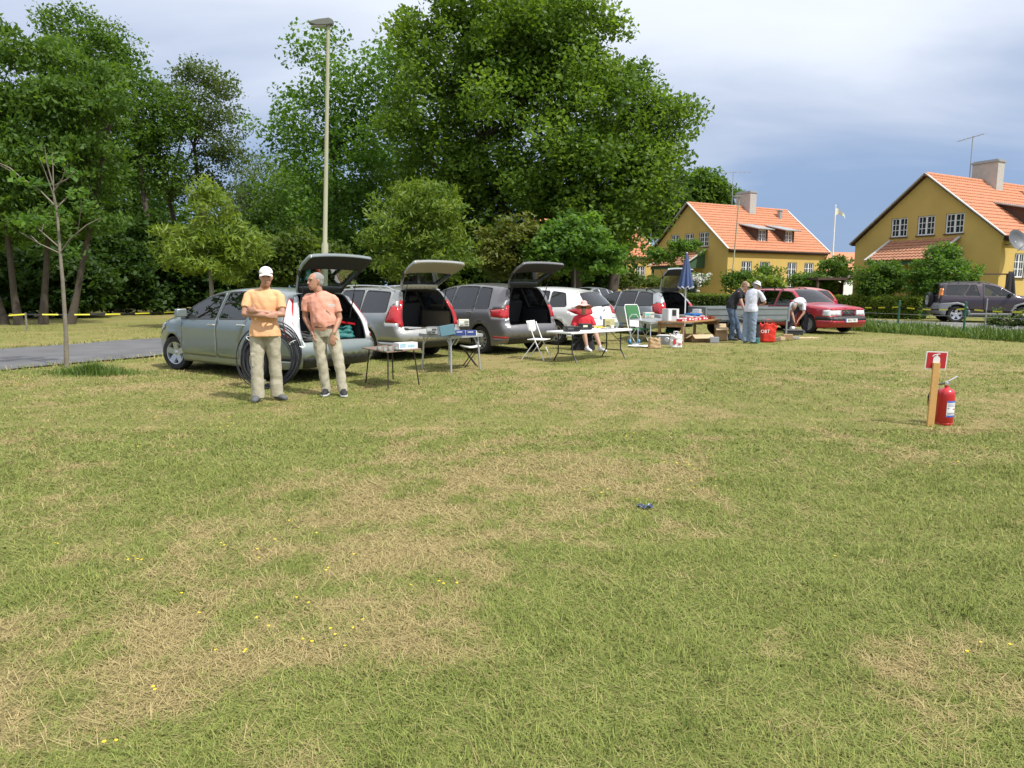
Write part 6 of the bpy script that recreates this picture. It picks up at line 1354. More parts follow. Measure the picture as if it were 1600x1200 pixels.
b = MB(); b.bar((0, 0, .475), (.12, 0, .462), .022, .008); b.build('carry_handle', M_CHROME, o)
b = MB(); b.tube([(-.03, 0, .468), (-.12, -.02, .466), (-.195, -.03, .43), (-.235, -.03, .33), (-.228, -.03, .25), (-.20, -.02, .18)], .011, 8); b.tube([(-.20, -.02, .18), (-.17, -.01, .12)], [.012, .017], 8); b.build('hose', M_TRIM, o, smooth=50)
def arc_patch(b, z0, z1, a0, a1, r, m):
    n = 14; vs = []
    for k in range(n + 1):
        a = a0 + (a1 - a0) * k / n; vs += [(r * math.sin(a), -r * math.cos(a), z0), (r * math.sin(a), -r * math.cos(a), z1)]
    b.add(vs, [(2 * k, 2 * k + 2, 2 * k + 3, 2 * k + 1) for k in range(n)], m)
LBL = [pm('label_white', (0.78, 0.79, 0.80), .4, var=.03), pm('label_blue', (0.06, 0.14, 0.50), .4), pm('label_print', (0.12, 0.12, 0.16), .5), pm('label_red', (0.5, 0.04, 0.05), .5)]
b = MB(); A0, A1 = -.5, 1.15
arc_patch(b, .105, .285, A0, A1, .0935, 0); arc_patch(b, .265, .285, A0 + .02, A1 - .02, .0942, 1); arc_patch(b, .105, .125, A0 + .02, A1 - .02, .0942, 1)
for k, zc in enumerate((.25, .236, .222, .150, .142, .134)): arc_patch(b, zc, zc + .004, A0 + .10, A1 - (.55 if k < 2 else .15), .0942, 2)
for k in range(3): arc_patch(b, .182, .200, .25 + k * .26, .25 + k * .26 + .16, .0942, 3)
arc_patch(b, .196, .206, A0 + .1, A0 + .28, .0942, 2); b.build('label', LBL, o)
o = empty('extinguisher_sign', tuple(G(1453, 667)), R(-6), 'red and white fire extinguisher sign on a wooden stake', 'sign')
WOODY = pm('fresh_pine', (0.58, 0.33, 0.11), .7, var=.16, scale=14, bump=.25)
b = MB(); b.box((.0, 0, .34), (.072, .03, .74)); b.build('stake', WOODY, o, bevel=.004, fix=True).rotation_euler = (0, R(1.2), 0)
sg = empty('sign_board', (.02, .024, .735), parent=o); sg.rotation_euler = (R(3), R(1.5), 0)
b = MB(); b.box((0, 0, 0), (.222, .006, .196)); b.build('board', pm('sign_white', (0.76, 0.75, 0.73), .4, var=.04), sg)
b = MB(); b.box((0, -.004, 0), (.198, .003, .172)); b.build('red_field', pm('sign_red', (0.48, 0.02, 0.03), .45, var=.05), sg)
b = MB(); b.prism(round_poly([(-.036, -.080), (.036, -.080), (.036, .022), (.020, .046), (-.020, .046), (-.036, .022)], .014), -.009, -.006, plane='XZ'); b.box((0, -.0075, .055), (.016, .003, .022)); b.box((.014, -.0075, .070), (.036, .003, .010), ry=R(-8))
b.add([(-.046 + .05 * math.sin(t) * (1) + .0, -.0088, .048 + .022 * math.sin(t * 1.0) * 1) for t in ()], []) if False else None
n = 8; vs = []
for k in range(n + 1): t = math.pi * .5 * k / n; vs += [(-.046 * math.sin(t) - .002, -.0085, .066 - .026 * (1 - math.cos(t)) + .005), (-.046 * math.sin(t) * .86 - .002, -.0085, .066 - .026 * (1 - math.cos(t)) - .006)]
b.add(vs, [(2 * k, 2 * k + 1, 2 * k + 3, 2 * k + 2) for k in range(n)]); b.build('pictogram', pm('sign_white2', (0.76, 0.77, 0.78), .4, var=.03), sg, fix=True)
# ---------------------------------------------------------------- litter
q = G(1007, 797); b = MB(); b.grid(lambda u, v: ((u - .5) * .11, (v - .5) * .04 + .01 * math.sin(u * 9), .03 + .012 * math.sin(u * 11 + v * 5)), 8, 4); lt = b.build('litter', pm('blue_foil', (0.08, 0.10, 0.16), .3, .4, var=.5, scale=60), loc=tuple(q)); lt.modifiers.new('t', 'SOLIDIFY').thickness = .004; tag(lt, 'crumpled dark blue wrapper lying on the dry grass', 'litter')
# ---------------------------------------------------------------- cable coil
CABLE = pm('black_cable', (0.028, 0.028, 0.032), .35, var=.2)
o = empty('cable_coil', (-3.70, 10.62, 0), R(-6), 'big coil of black cable leaning on the grey-green car', 'cable coil'); rc = random.Random(8)
for k in range(22):
    b = MB(); r0 = rc.uniform(.37, .50); cx, cz = rc.uniform(-.045, .045), .50 + rc.uniform(-.02, .02) - (.50 - r0) * .55; yy = rc.uniform(-.06, .05); ex = rc.uniform(.95, 1.05); tl = rc.uniform(-.10, .10); ph = rc.random() * 6
    b.tube([(cx + math.cos(t) * r0 * ex, yy + math.cos(t + ph) * tl * .5 + (cz + math.sin(t) * r0) * .22, max(.012, cz + math.sin(t) * r0)) for t in np.linspace(0, 6.2832, 41)[:-1]], .0075, 6, closed=True); b.build('loop', CABLE, o, smooth=60)
for a in (.6, 2.4, 4.4):
    b = MB(); b.M = Matrix.Translation((math.cos(a) * .43, .10, .46 + math.sin(a) * .42)); b.tube([(math.cos(t) * .055 * math.cos(a), math.sin(t) * .075, math.cos(t) * .055 * math.sin(a)) for t in np.linspace(0, 6.2832, 13)[:-1]], .006, 5, closed=True); b.build('tie', pm('white_tie', (0.6, 0.6, 0.6), .5), o)
# ---------------------------------------------------------------- tables
def corner_table(name, label, pts, ztop, th, mats, legr, splay=0.0, brace=False, over=.06, rim=True, group=None):
    """four ground points (a,b,c,d) in order; top overhangs the legs"""
    c = sum((Vector(p) for p in pts), Vector()) / 4; o = empty(name, (c.x, c.y, 0), 0, label, 'table', group); L = [Vector(p) - c for p in pts]
    tp = [Vector((p.x, p.y)) for p in L]; tp = [p + p.normalized() * over for p in tp]
    b = MB(); b.prism([(p.x, p.y) for p in tp], ztop - th, ztop, 0); b.build('tabletop', mats[0], o, bevel=.004, fix=True)
    if rim:
        b = MB()
        for i in range(4): a, q = tp[i], tp[(i + 1) % 4]; b.bar((a.x, a.y, ztop - th * .5 - .012), (q.x, q.y, ztop - th * .5 - .012), .016, th + .028)
        b.build('frame', mats[1], o)
    for i, p in enumerate(L):
        f = p + Vector((p.x, p.y, 0)).normalized() * splay; b = MB(); b.tube([(p.x * .93, p.y * .93, ztop - th), (f.x, f.y, 0)], legr, 8); b.build('leg', mats[1], o, smooth=40)
        if brace:
            for j in (i - 1, (i + 1) % 4): q = L[j]; b = MB(); m_ = p * .93; b.tube([(m_.x, m_.y, ztop - .2), (m_.x + (q.x - p.x) * .2, m_.y + (q.y - p.y) * .2, ztop - .02)], legr * .55, 6); b.build('brace', mats[1], o, smooth=40)
    return o
def local(o, x, y, z=0): return (o.location.x + x, o.location.y + y, z)
BRN = pm('brown_veneer', (0.22, 0.15, 0.11), .5, var=.15); LEGB = pm('dark_leg', (0.035, 0.022, 0.018), .5); ALU = pm('aluminium', (0.55, 0.57, 0.60), .35, .6, var=.06)
T1 = corner_table('side_table', 'low brown table on thin dark legs beside the salmon-shirted man', [G(576, 599), G(607, 608), G(650, 601), G(614, 593)], .575, .018, (BRN, LEGB), .011, .05, rim=False, over=.1)
T2 = corner_table('camping_table', 'square aluminium camping table carrying measuring instruments', [G(660, 577), G(705, 583), G(750, 577), G(702, 570)], .675, .03, (pm('table_laminate', (0.52, 0.54, 0.56), .4, var=.06), ALU), .017, .0, True, .05)
def item(name, label, cat, mb, mats, loc, rz=0, group=None, bevel=.004, smooth=None):
    o = mb.build(name, mats, loc=loc, rz=rz, bevel=bevel, smooth=smooth, fix=True); return tag(o, label, cat, group)
def boxm(w, d, h): b = MB(); b.box((0, 0, h / 2), (w, d, h)); return b
def at_t(px, py, z): return tuple(G(px, py, z))     # on a surface at height z
GOODS1, GOODS2, GOODS3, GOODS4 = 'things on the low brown table', 'instruments on the aluminium table', 'things on the white folding table', 'goods on the wooden table'
# goods on the low table
zt = .577; q = at_t(634, 545, zt); bx_ = empty('carton', q, R(40), 'white carton with pale blue print on the low brown table', 'box', GOODS1)
b = MB(); b.box((0, 0, .05), (.34, .16, .10)); b.build('carton_box', pm('carton_white', (0.72, 0.74, 0.72), .6, var=.04), bx_, bevel=.004); b = MB(); b.box((-.10, -.081, .06), (.10, .003, .055)); b.box((.05, -.081, .05), (.12, .003, .04)); b.build('print', pm('pale_blue_print', (0.35, 0.55, 0.66), .5, var=.3, scale=30), bx_)
for i, (px, py, r_, h_, lab) in enumerate(((592, 547, .035, .06, 'leftmost glass jar on the low brown table'), (601, 549, .03, .05, 'second glass jar on the low brown table'), (609, 548, .035, .07, 'tallest glass jar on the low brown table'), (619, 547, .03, .05, 'small jar next to the white carton'))):
    o = empty('jar', at_t(px, py, zt), 0, lab, 'jar', GOODS1); b = MB(); b.lathe([(r_ * .9, 0), (r_, .008), (r_, h_ * .8), (r_ * .8, h_), (r_ * .75, h_)], n=16); b.build('glass', pm('jar_glass', (0.30, 0.33, 0.31), .1, var=.4, scale=30, coat=.5), o, smooth=40)
    b = MB(); b.lathe([(r_ * .85, h_), (r_ * .85, h_ + .014), (.001, h_ + .014)], n=16, caps=False); b.build('lid', pm('jar_lid%d' % (i % 2), ((0.20, 0.10, 0.06), (0.35, 0.36, 0.34))[i % 2], .4, .3), o)
o = MB(); o.tube([(-.06, 0, .012), (-.03, .02, .02), (0, -.02, .012), (.03, .02, .02), (.07, 0, .012)], .012, 6); item('cable_bit', 'short dark cable tangle before the white carton', 'cable', o, M_TRIM, at_t(622, 549, zt + .0), R(20), GOODS1, 0)
# instruments on the aluminium table
PANEL = pm('instrument_grey', (0.50, 0.52, 0.53), .4, var=.06); CASEG = pm('case_dark_grey', (0.10, 0.11, 0.12), .5, var=.1); CREAM = pm('instrument_cream', (0.62, 0.61, 0.50), .45, var=.05); TEAL = pm('teal_lid', (0.075, 0.17, 0.21), .5, var=.08)
def instrument(label, loc, rz, w, d, h, pm_, case, screen, group=GOODS2, knobs=5, name='instrument'):
    o = empty(name, loc, rz, label, 'instrument', group); b = MB(); b.box((0, 0, h / 2 + .008), (w, d, h)); b.build('case', case, o, bevel=.006)
    b = MB(); b.box((0, -d / 2 - .003, h / 2 + .008), (w * .97, .008, h * .94)); b.build('front_panel', pm_, o, bevel=.002)
    b = MB(); b.box((-w * .2, -d / 2 - .009, h * .66), (w * .42, .006, h * .32)); b.build('display', screen, o)
    for k in range(knobs):
        b = MB(); x = w * (.12 + .14 * (k % 3)); z = h * (.72 if k < 3 else .3); b.lathe([(.011, 0), (.010, -.018), (.001, -.018)], c=(x, -d / 2 - .007, z), n=10, axis='Y', caps=False); b.build('knob', M_TRIM, o)
    b = MB(); b.box((-w * .2, -d / 2 - .009, h * .25), (w * .34, .006, h * .10)); b.build('slot', M_TRIM, o)
    for sx in (-1, 1): b = MB(); b.box((sx * w * .4, 0, .004), (.02, d * .8, .008)); b.build('foot', M_TRIM, o)
    return o
zt = .676; instrument('grey measuring instrument with white display at the table left end', at_t(679, 522, zt), R(-18), .22, .24, .13, PANEL, CASEG, pm('white_display', (0.75, 0.77, 0.75), .3, var=.04))
o = empty('case_lid', at_t(699, 525, zt), R(14), 'tilted teal instrument lid on the aluminium table', 'lid', GOODS2); b = MB(); b.box((0, 0, .10), (.27, .03, .19), ry=R(-9), rx=R(-12)); b.build('lid_panel', TEAL, o, bevel=.01); b = MB(); b.box((0, .05, .012), (.26, .12, .022)); b.build('base', CASEG, o, bevel=.004)
instrument('cream oscilloscope stacked on the blue boxes', (at_t(716, 518, zt + .085)[0], at_t(716, 518, zt)[1] + .02, zt + .098), R(6), .20, .2, .13, CREAM, CREAM, pm('scope_screen', (0.70, 0.74, 0.68), .2, var=.05), knobs=6, name='oscilloscope')
for i, (px, lab) in enumerate(((719, 'dark blue carton below the cream oscilloscope'), (736, 'dark blue carton at the right end of the aluminium table'))):
    o = empty('carton', at_t(px, 524, zt), R(10), lab, 'box', GOODS2); b = MB(); b.box((0, 0, .045), (.19, .16, .09)); b.build('carton_box', pm('navy_carton', (0.035, 0.06, 0.24), .5, var=.15), o, bevel=.003); b = MB(); b.box((.09, -.0815, .045), (.016, .003, .088)); b.box((-.02, -.0815, .065), (.10, .003, .014)); b.build('print', LBL[0], o)
o = empty('stool', tuple(G(735, 573)), R(12), 'small folding stool with white seat behind the aluminium table', 'stool'); b = MB(); b.grid(lambda u, v: ((u - .5) * .36, (v - .5) * .3, .42 - .03 * math.sin(u * math.pi)), 8, 3); s_ = b.build('seat', pm('white_vinyl', (0.75, 0.75, 0.73), .5, var=.04), o, smooth=60); s_.modifiers.new('t', 'SOLIDIFY').thickness = .02
for sy in (-.14, .14):
    for sx in (-1, 1): b = MB(); b.tube([(sx * .17, sy, .41), (-sx * .13, sy, 0)], .011, 6); b.build('leg', LEGB, o, smooth=40)
# white folding chair
o = empty('folding_chair', (.52, 15.02, 0), R(28), 'white folding chair beside the brown-grey car', 'chair'); WM = pm('white_enamel', (0.78, 0.78, 0.78), .35, var=.03)
for sx in (-.2, .2):
    b = MB(); b.tube([(sx, -.26, 0), (sx, -.05, .42), (sx, .10, .80)], .012, 8); b.build('front_leg', WM, o, smooth=40)
    b = MB(); b.tube([(sx * .9, .26, 0), (sx * .9, -.08, .44)], .012, 8); b.build('rear_leg', WM, o, smooth=40)
b = MB(); b.box((0, -.06, .43), (.40, .38, .02)); b.build('seat', WM, o, bevel=.008)
b = MB(); b.grid(lambda u, v: ((u - .5) * .43, .075 + .05 * (v) + .03 * (2 * u - 1) ** 2 - .02, .63 + v * .20 - .035 * (1 - abs(2 * u - 1)) * (v < .5)), 10, 4); s_ = b.build('backrest', WM, o, smooth=60); s_.modifiers.new('t', 'SOLIDIFY').thickness = .015
o.rotation_euler = (0, 0, R(-150 + 180 + 35))
# white folding table
ta, tb_ = Vector((1.05, 14.42)), Vector((2.28, 15.52)); ang = math.atan2(tb_.y - ta.y, tb_.x - ta.x); cc = (ta + tb_) / 2; TZ = .635
o = empty('folding_table', (cc.x, cc.y, 0), ang, 'long white folding table in front of the seated woman', 'table'); Lt = (tb_ - ta).length + .28
b = MB(); b.box((0, 0, TZ - .022), (Lt, .72, .042)); b.build('tabletop', pm('white_plastic', (0.78, 0.79, 0.80), .45, var=.03), o, bevel=.012)
BLKM = pm('black_steel', (0.02, 0.021, 0.023), .4)
for sx in (-1, 1):
    lf = empty('leg_frame', (sx * (Lt / 2 - .2), 0, 0), parent=o)
    for sy in (-1, 1): b = MB(); b.tube([(0, sy * .20, TZ - .04), (0, sy * .20, .20), (0, sy * .33, 0)], .014, 8); b.build('leg', BLKM, lf, smooth=40)
    b = MB(); b.tube([(0, -.22, .17), (0, .22, .17)], .013, 6); b.tube([(0, -.2, .34), (-sx * .35, -.2, TZ - .05)], .008, 6); b.build('crossbar', BLKM, lf, smooth=40)
zt = TZ
instrument('black radio set at the left of the white table', at_t(893, 518, zt), R(18), .30, .2, .10, pm('radio_black', (0.03, 0.03, 0.033), .4), M_TRIM, CASEG, GOODS3, name='radio_set')
instrument('black radio set right before the woman', at_t(914, 515, zt), R(22), .24, .2, .12, pm('radio_black', (0.03, 0.03, 0.033), .4), M_TRIM, pm('radio_label', (0.65, 0.66, 0.45), .4), GOODS3, name='radio_set')
b = MB(); b.box((0, 0, .008), (.24, .17, .016)); b.box((.02, .01, .020), (.2, .14, .008)); item('papers', 'white papers and notebook at the front of the white table', 'papers', b, pm('paper_white', (0.76, 0.76, 0.78), .7, var=.08), at_t(898, 521, zt), R(20), GOODS3, .002)
rc = random.Random(5); b = MB(); b.tube([(rc.gauss(0, .07), rc.gauss(0, .04), .015 + rc.random() * .03) for _ in range(26)], .008, 6); item('yellow_cable', 'tangle of yellow cable on the white table', 'cable', b, pm('yellow_pvc', (0.72, 0.60, 0.06), .4), at_t(934, 513, zt), 0, GOODS3, 0, 40)
instrument('beige portable radio with grille on the white table', at_t(951, 511, zt), R(14), .24, .12, .18, pm('beige_plastic', (0.50, 0.46, 0.24), .5, var=.08), pm('beige_plastic_dark', (0.40, 0.37, 0.22), .5), pm('grille_olive', (0.36, 0.33, 0.12), .7, var=.3, scale=80), GOODS3, 0, 'portable_radio')
b = boxm(.13, .1, .10); item('small_box', 'grey-green box beside the beige portable radio', 'box', b, pm('grey_green_box', (0.30, 0.36, 0.33), .5), at_t(962, 510, zt), R(10), GOODS3)
b = boxm(.10, .1, .09); item('small_box', 'dark blue box at the right end of the white table', 'box', b, pm('dark_blue_box', (0.05, 0.07, 0.13), .5), at_t(968, 509, zt), R(20), GOODS3)
b = MB(); b.tube([(rc.gauss(0, .07), rc.gauss(0, .03), .012 + rc.random() * .02) for _ in range(16)], .007, 6); item('cable_bit', 'grey leads lying before the beige portable radio', 'cable', b, pm('grey_pvc', (0.35, 0.34, 0.34), .5), at_t(949, 515, zt), 0, GOODS3, 0, 40)
b = MB(); b.lathe([(.03, 0), (.034, .05), (.030, .055), (.026, .01)], n=14); item('cup', 'small white cup at the end of the white table', 'cup', b, WM, at_t(957, 512, zt), 0, GOODS3, 0, 40)
# draped chair under the woman
o = empty('draped_chair', (p3.location.x, p3.location.y + .05, 0), 0, 'chair covered with black cloth under the seated woman', 'chair'); b = MB(); b.box((0, .0, .30), (.46, .44, .04))
b.build('seat', M_TRIM, o, bevel=.01)
b = MB(); b.grid(lambda u, v: (math.cos(u * 6.2832) * (.24 + .06 * v + .02 * math.sin(u * 50) * v), math.sin(u * 6.2832) * (.22 + .04 * v + .02 * math.sin(u * 44) * v), .345 - v * .335), 60, 6); b.build('drape', cloth('black_drape', (0.018, 0.018, 0.022)), o, smooth=60)
for sx in (-.19, .19): b = MB(); b.tube([(sx, .2, 0), (sx, .22, .30), (sx, .30, .78)], .013, 6); b.build('back_post', BLKM, o)
b = MB(); b.box((0, .29, .66), (.42, .03, .26), rx=R(-12)); b.build('backrest', cloth('black_drape', (0.018, 0.018, 0.022)), o, bevel=.01)
# ---------------------------------------------------------------- stall of the silver estate
o = empty('camp_chair', (3.50, 19.9, 0), R(20), 'reclined camp chair with green fabric and white frame', 'chair'); GRN = cloth('green_canvas', (0.045, 0.16, 0.06))
b = MB(); b.tube([(-.24, .0, .36), (-.24, .25, .96), (-.21, .28, 1.04), (.17, .28, 1.04), (.20, .25, .96), (.22, .0, .36)], .015, 8); b.build('back_frame', WM, o, smooth=40)
b = MB(); b.grid(lambda u, v: (-.22 + u * .42, .12 + v * .15, .66 + v * .36), 6, 8); s_ = b.build('backrest', GRN, o, smooth=60); s_.modifiers.new('t', 'SOLIDIFY').thickness = .03
b = MB(); b.box((-.01, -.2, .37), (.44, .44, .04)); b.build('seat', GRN, o, bevel=.015)
for sx in (-.23, .21):
    for sy, ty in ((-.38, .05), (.1, -.38)): b = MB(); b.tube([(sx, sy, 0), (sx, ty, .37)], .012, 6); b.build('leg', WM, o, smooth=40)
T3 = corner_table('low_folding_table', 'small folding table with a cream device beside the camp chair', [G(985, 530), G(1016, 538), G(1040, 531), G(1010, 524)], .60, .03, (pm('grey_laminate', (0.28, 0.30, 0.31), .5), ALU), .013, .0, False, .04)
o = instrument('cream device with teal screen on the small folding table', at_t(1013, 497, .6), R(12), .30, .2, .17, CREAM, CREAM, pm('teal_screen', (0.10, 0.55, 0.50), .2, var=.1), None, 4, 'monitor_device')
b = MB(); b.box((0, 0, .025), (.26, .2, .05)); item('parcel', 'brown paper parcel on the small folding table', 'parcel', b, pm('kraft_paper', (0.42, 0.28, 0.15), .7, var=.12), at_t(1000, 496, .6), R(25))
b = MB(); b.tube([(rc.gauss(0, .09), rc.gauss(0, .04), .03 + rc.random() * .07) for _ in range(20)], .022, 6); item('blue_bundle', 'blue bundle by the left of the camp chair', 'bundle', b, pm('blue_cloth_bundle', (0.04, 0.16, 0.36), .7), at_t(985, 492, .62), 0, None, 0, 40)
o = empty('hand_trolley', tuple(G(991, 538)), R(10), 'small silver hand trolley hung with a white sheet', 'trolley'); b = MB(); b.tube([(-.10, 0, .05), (-.11, .04, .55), (-.14, .06, .70), (-.06, .08, .80), (.06, .08, .80), (.14, .06, .70), (.11, .04, .55), (.10, 0, .05)], .013, 8); b.build('frame', ALU, o, smooth=40); b = MB(); b.grid(lambda u, v: (-.14 + u * .26, .03 - .02 * v, .66 - v * .17 - .02 * u), 4, 4); s_ = b.build('white_sheet', pm('sheet_white', (0.8, 0.8, 0.82), .6, var=.03), o); s_.modifiers.new('t', 'SOLIDIFY').thickness = .008
b = MB(); b.box((0, -.12, .03), (.22, .24, .02)); b.build('toe_plate', ALU, o)
for sx in (-.13, .13): b = MB(); b.lathe([(.02, -.02), (.07, -.02), (.07, .02), (.02, .02)], c=(0, 0, 0), n=14, axis='X'); b.build('wheel', pm('blue_wheel', (0.04, 0.25, 0.45), .5), o, loc=(sx, .02, .07))
KRAFT = pm('kraft_card', (0.44, 0.30, 0.165), .8, var=.10, scale=6); KRAFTL = pm('kraft_card_light', (0.52, 0.39, 0.24), .8, var=.08)
# things on the ground
def bag(name, label, cat, loc, w, d, h, mat, seed, handles=None, group=None, crump=.02, topk=.9):
    o = empty(name, loc, R(random.Random(seed).uniform(-20, 20)), label, cat, group); r = np.random.default_rng(seed); ph = r.random(8) * 6
    b = MB()
    def f(u, v):
        t = u * 2 * math.pi; q = max(abs(math.cos(t)), abs(math.sin(t))) ** .6; k = 1 + (topk - 1) * v; n_ = crump * (math.sin(t * 5 + ph[0] + v * 6) + math.sin(t * 9 + ph[1] - v * 9) + math.sin(v * 17 + ph[2] + t * 2)) * (.4 + v)
        return (math.cos(t) / q * (w / 2) * k + n_ * math.cos(t), math.sin(t) / q * (d / 2) * k + n_ * math.sin(t), v * h * (1 + .06 * math.sin(t * 3 + ph[3]) + .05 * math.sin(t * 7 + ph[4])))
    b.grid(f, 44, 12); s_ = b.build('sack', mat, o, smooth=50); s_.modifiers.new('t', 'SOLIDIFY').thickness = .004
    b = MB(); b.box((0, 0, .01), (w * .85, d * .85, .016)); b.build('base', mat, o)
    if handles:
        for sy in (-1, 1): b = MB(); b.tube([(-w * .22, sy * d * .42, h * .95), (-w * .15, sy * d * .35, h * 1.25), (w * .15, sy * d * .35, h * 1.25), (w * .22, sy * d * .42, h * .95)], .008, 6); b.build('handle', handles, o, smooth=40)
    return o
GRD = 'goods set out on the grass'
REDB = pm('red_poly', (0.68, 0.035, 0.02), .45, var=.12, scale=14, bump=.5, bscale=20)
rb = bag('shopping_bag', 'large crumpled red carrier bag on the grass', 'bag', tuple(G(1199, 534)), .38, .26, .50, REDB, 4, REDB, GRD, .007, 1.14); rb.rotation_euler = (0, 0, 0)
text_mesh('bag_text', 'OBT', .13, pm('bag_print', (0.85, 0.82, 0.8), .5), rb, (-.13, -.160, .30), (R(90), 0, 0))
bag('paper_bag', 'brown paper bag slumped on the grass', 'bag', tuple(G(1022, 544)), .34, .18, .26, KRAFT, 6, None, GRD, .007, .85)
wbg = bag('carrier_bag', 'white carrier bag with red print on the grass', 'bag', tuple(G(1056, 543)), .30, .2, .33, pm('white_poly', (0.76, 0.76, 0.76), .5, var=.06, bump=.5, bscale=25), 9, WM, GRD, .008, .95)
b = MB(); b.box((-.06, -.113, .15), (.07, .004, .13)); b.box((.08, -.113, .10), (.09, .004, .03)); b.build('print', pm('red_print', (0.5, 0.04, 0.05), .6), wbg)
o = empty('computer_case', tuple(G(1040, 538)), R(-28), 'grey desktop computer case with white lid behind the paper bag', 'computer', GRD); b = MB(); b.box((0, 0, .12), (.40, .38, .24)); b.build('case', pm('case_steel', (0.30, 0.31, 0.33), .4, .4), o, bevel=.006); b = MB(); b.box((0, 0, .247), (.41, .39, .012)); b.build('lid', WM, o); b = MB(); b.lathe([(.07, 0), (.06, -.01), (.001, -.01)], c=(.08, -.192, .14), n=16, axis='Y', caps=False); b.build('fan_grille', ALU, o)
b = MB(); b.grid(lambda u, v: ((u - .5) * .6, (v - .5) * .3, .03 + .03 * math.sin(u * 13 + v * 4) * math.sin(v * 9)), 12, 8); s_ = b.build('plastic_sheet', pm('sheet_white', (0.8, 0.8, 0.82), .6, var=.03), loc=tuple(G(1000, 542)), rz=R(-20), smooth=60); s_.modifiers.new('t', 'SOLIDIFY').thickness = .006; tag(s_, 'crumpled white plastic sheet beside the hand trolley', 'sheet', GRD)
b = MB(); b.lathe([(.032, 0), (.034, .01), (.034, .13), (.015, .16), (.015, .185)], n=14); item('bottle', 'white bottle standing under the silver estate car', 'bottle', b, WM, tuple(G(1030, 521)), 0, GRD, 0, 40)
bag('green_bag', 'green plastic bag lying under the wooden table end', 'bag', tuple(G(1046, 522)), .36, .26, .17, pm('green_poly', (0.015, 0.26, 0.13), .45, var=.2, bump=.5), 12, None, GRD, .014, .6)
def open_box(name, label, loc, rz, w, d, h, flaps=(1, 1, 1, 1), group=GRD, ang=(35, 35, 40, 30)):
    o = empty(name, loc, R(rz), label, 'box', group); t = .008
    b = MB(); b.box((0, 0, t / 2), (w, d, t)); b.build('base', KRAFT, o)
    for sx in (-1, 1): b = MB(); b.box((sx * w / 2, 0, h / 2), (t, d, h)); b.build('side', KRAFT, o)
    for sy in (-1, 1): b = MB(); b.box((0, sy * d / 2, h / 2), (w, t, h)); b.build('side', KRAFT, o)
    for i, (dx, dy, on) in enumerate(((1, 0, flaps[0]), (-1, 0, flaps[1]), (0, -1, flaps[2]), (0, 1, flaps[3]))):
        if not on: continue
        a = R(ang[i]); l = d * .48; ca, sa = math.cos(a) * l, -math.sin(a) * l; z = h
        if dx: vs = [(dx * w / 2, -d / 2, z), (dx * w / 2, d / 2, z), (dx * (w / 2 + ca), d / 2, z + sa), (dx * (w / 2 + ca), -d / 2, z + sa)]
        else: vs = [(-w / 2, dy * d / 2, z), (w / 2, dy * d / 2, z), (w / 2, dy * (d / 2 + ca), z + sa), (-w / 2, dy * (d / 2 + ca), z + sa)]
        b = MB(); b.add(vs, [(0, 1, 2, 3)]); f_ = b.build('flap', KRAFTL, o); f_.modifiers.new('t', 'SOLIDIFY').thickness = .007
    return o
open_box('cardboard_box', 'wide open cardboard box with splayed flaps before the wooden table', tuple(G(1091, 533)), 14, .62, .42, .20, ang=(28, 28, 30, 10))
open_box('cardboard_box', 'tall open cardboard box left of the man in black', tuple(G(1126, 531)), -8, .34, .30, .36, (1, 0, 1, 1), ang=(60, 0, 25, -50))
b = boxm(.24, .2, .15); item('metal_box', 'small grey metal box beside the open cardboard boxes', 'box', b, pm('grey_metal_box', (0.36, 0.38, 0.40), .4, .3), tuple(G(1116, 535)), R(-10), GRD)
# wooden table and its goods
WTB = pm('varnished_wood', (0.34, 0.19, 0.075), .5, var=.22, scale=9); A, B_ = G(1066, 537), G(1119, 530); dl = (B_ - A).normalized(); wn_ = Vector((-dl.y, dl.x, 0))
o = empty('wooden_table', tuple(A.lerp(B_, .5) + wn_ * .35), math.atan2(dl.y, dl.x), 'large varnished wooden table heaped with boxed goods', 'table'); LL = (B_ - A).length + .25; ZW = .60
b = MB()
for k in range(5): b = MB(); b.box((0, -.36 + k * .181, ZW - .02), (LL, .176, .04)); b.build('plank', WTB, o, bevel=.004)
for sx in (-1, 1):
    for sy in (-1, 1): b = MB(); b.box((sx * (LL / 2 - .12), sy * .35, (ZW - .04) / 2), (.07, .07, ZW - .04)); b.build('leg', WTB, o, bevel=.004)
    b = MB(); b.box((sx * (LL / 2 - .12), 0, ZW - .11), (.04, .64, .09)); b.build('rail', WTB, o)
def on_t(x, y): v = o_w.matrix_basis @ Vector((x, y, 0)); return (v.x, v.y, ZW)
o_w = o; rzw = o.rotation_euler[2]
oc = empty('computer_tower', on_t(-LL / 2 + .30, .12), rzw - R(30), 'light grey computer tower on the wooden table left end', 'computer', GOODS4); b = MB(); b.box((0, 0, .17), (.36, .30, .34)); b.build('case', pm('tower_grey', (0.52, 0.53, 0.54), .45, var=.05), oc, bevel=.008); b = MB(); b.box((.02, -.153, .23), (.12, .01, .16)); b.build('dark_bay', M_TRIM, oc); b = MB(); b.box((-.11, -.153, .17), (.08, .008, .30)); b.box((.13, -.153, .17), (.06, .008, .30)); b.build('front_strip', WM, oc)
RB, WB2 = pm('red_carton', (0.52, 0.03, 0.045), .5, var=.2, scale=20), pm('white_carton', (0.74, 0.74, 0.76), .55, var=.08); rg = random.Random(12); nb = 0
spots = ['at the far left of the wooden table front', 'left of the red pile on the wooden table', 'in the red pile, third from the left', 'in the middle of the red pile', 'right of the middle of the red pile', 'towards the right of the red pile', 'at the right end of the red pile', 'last of the red pile before the wooden tray']
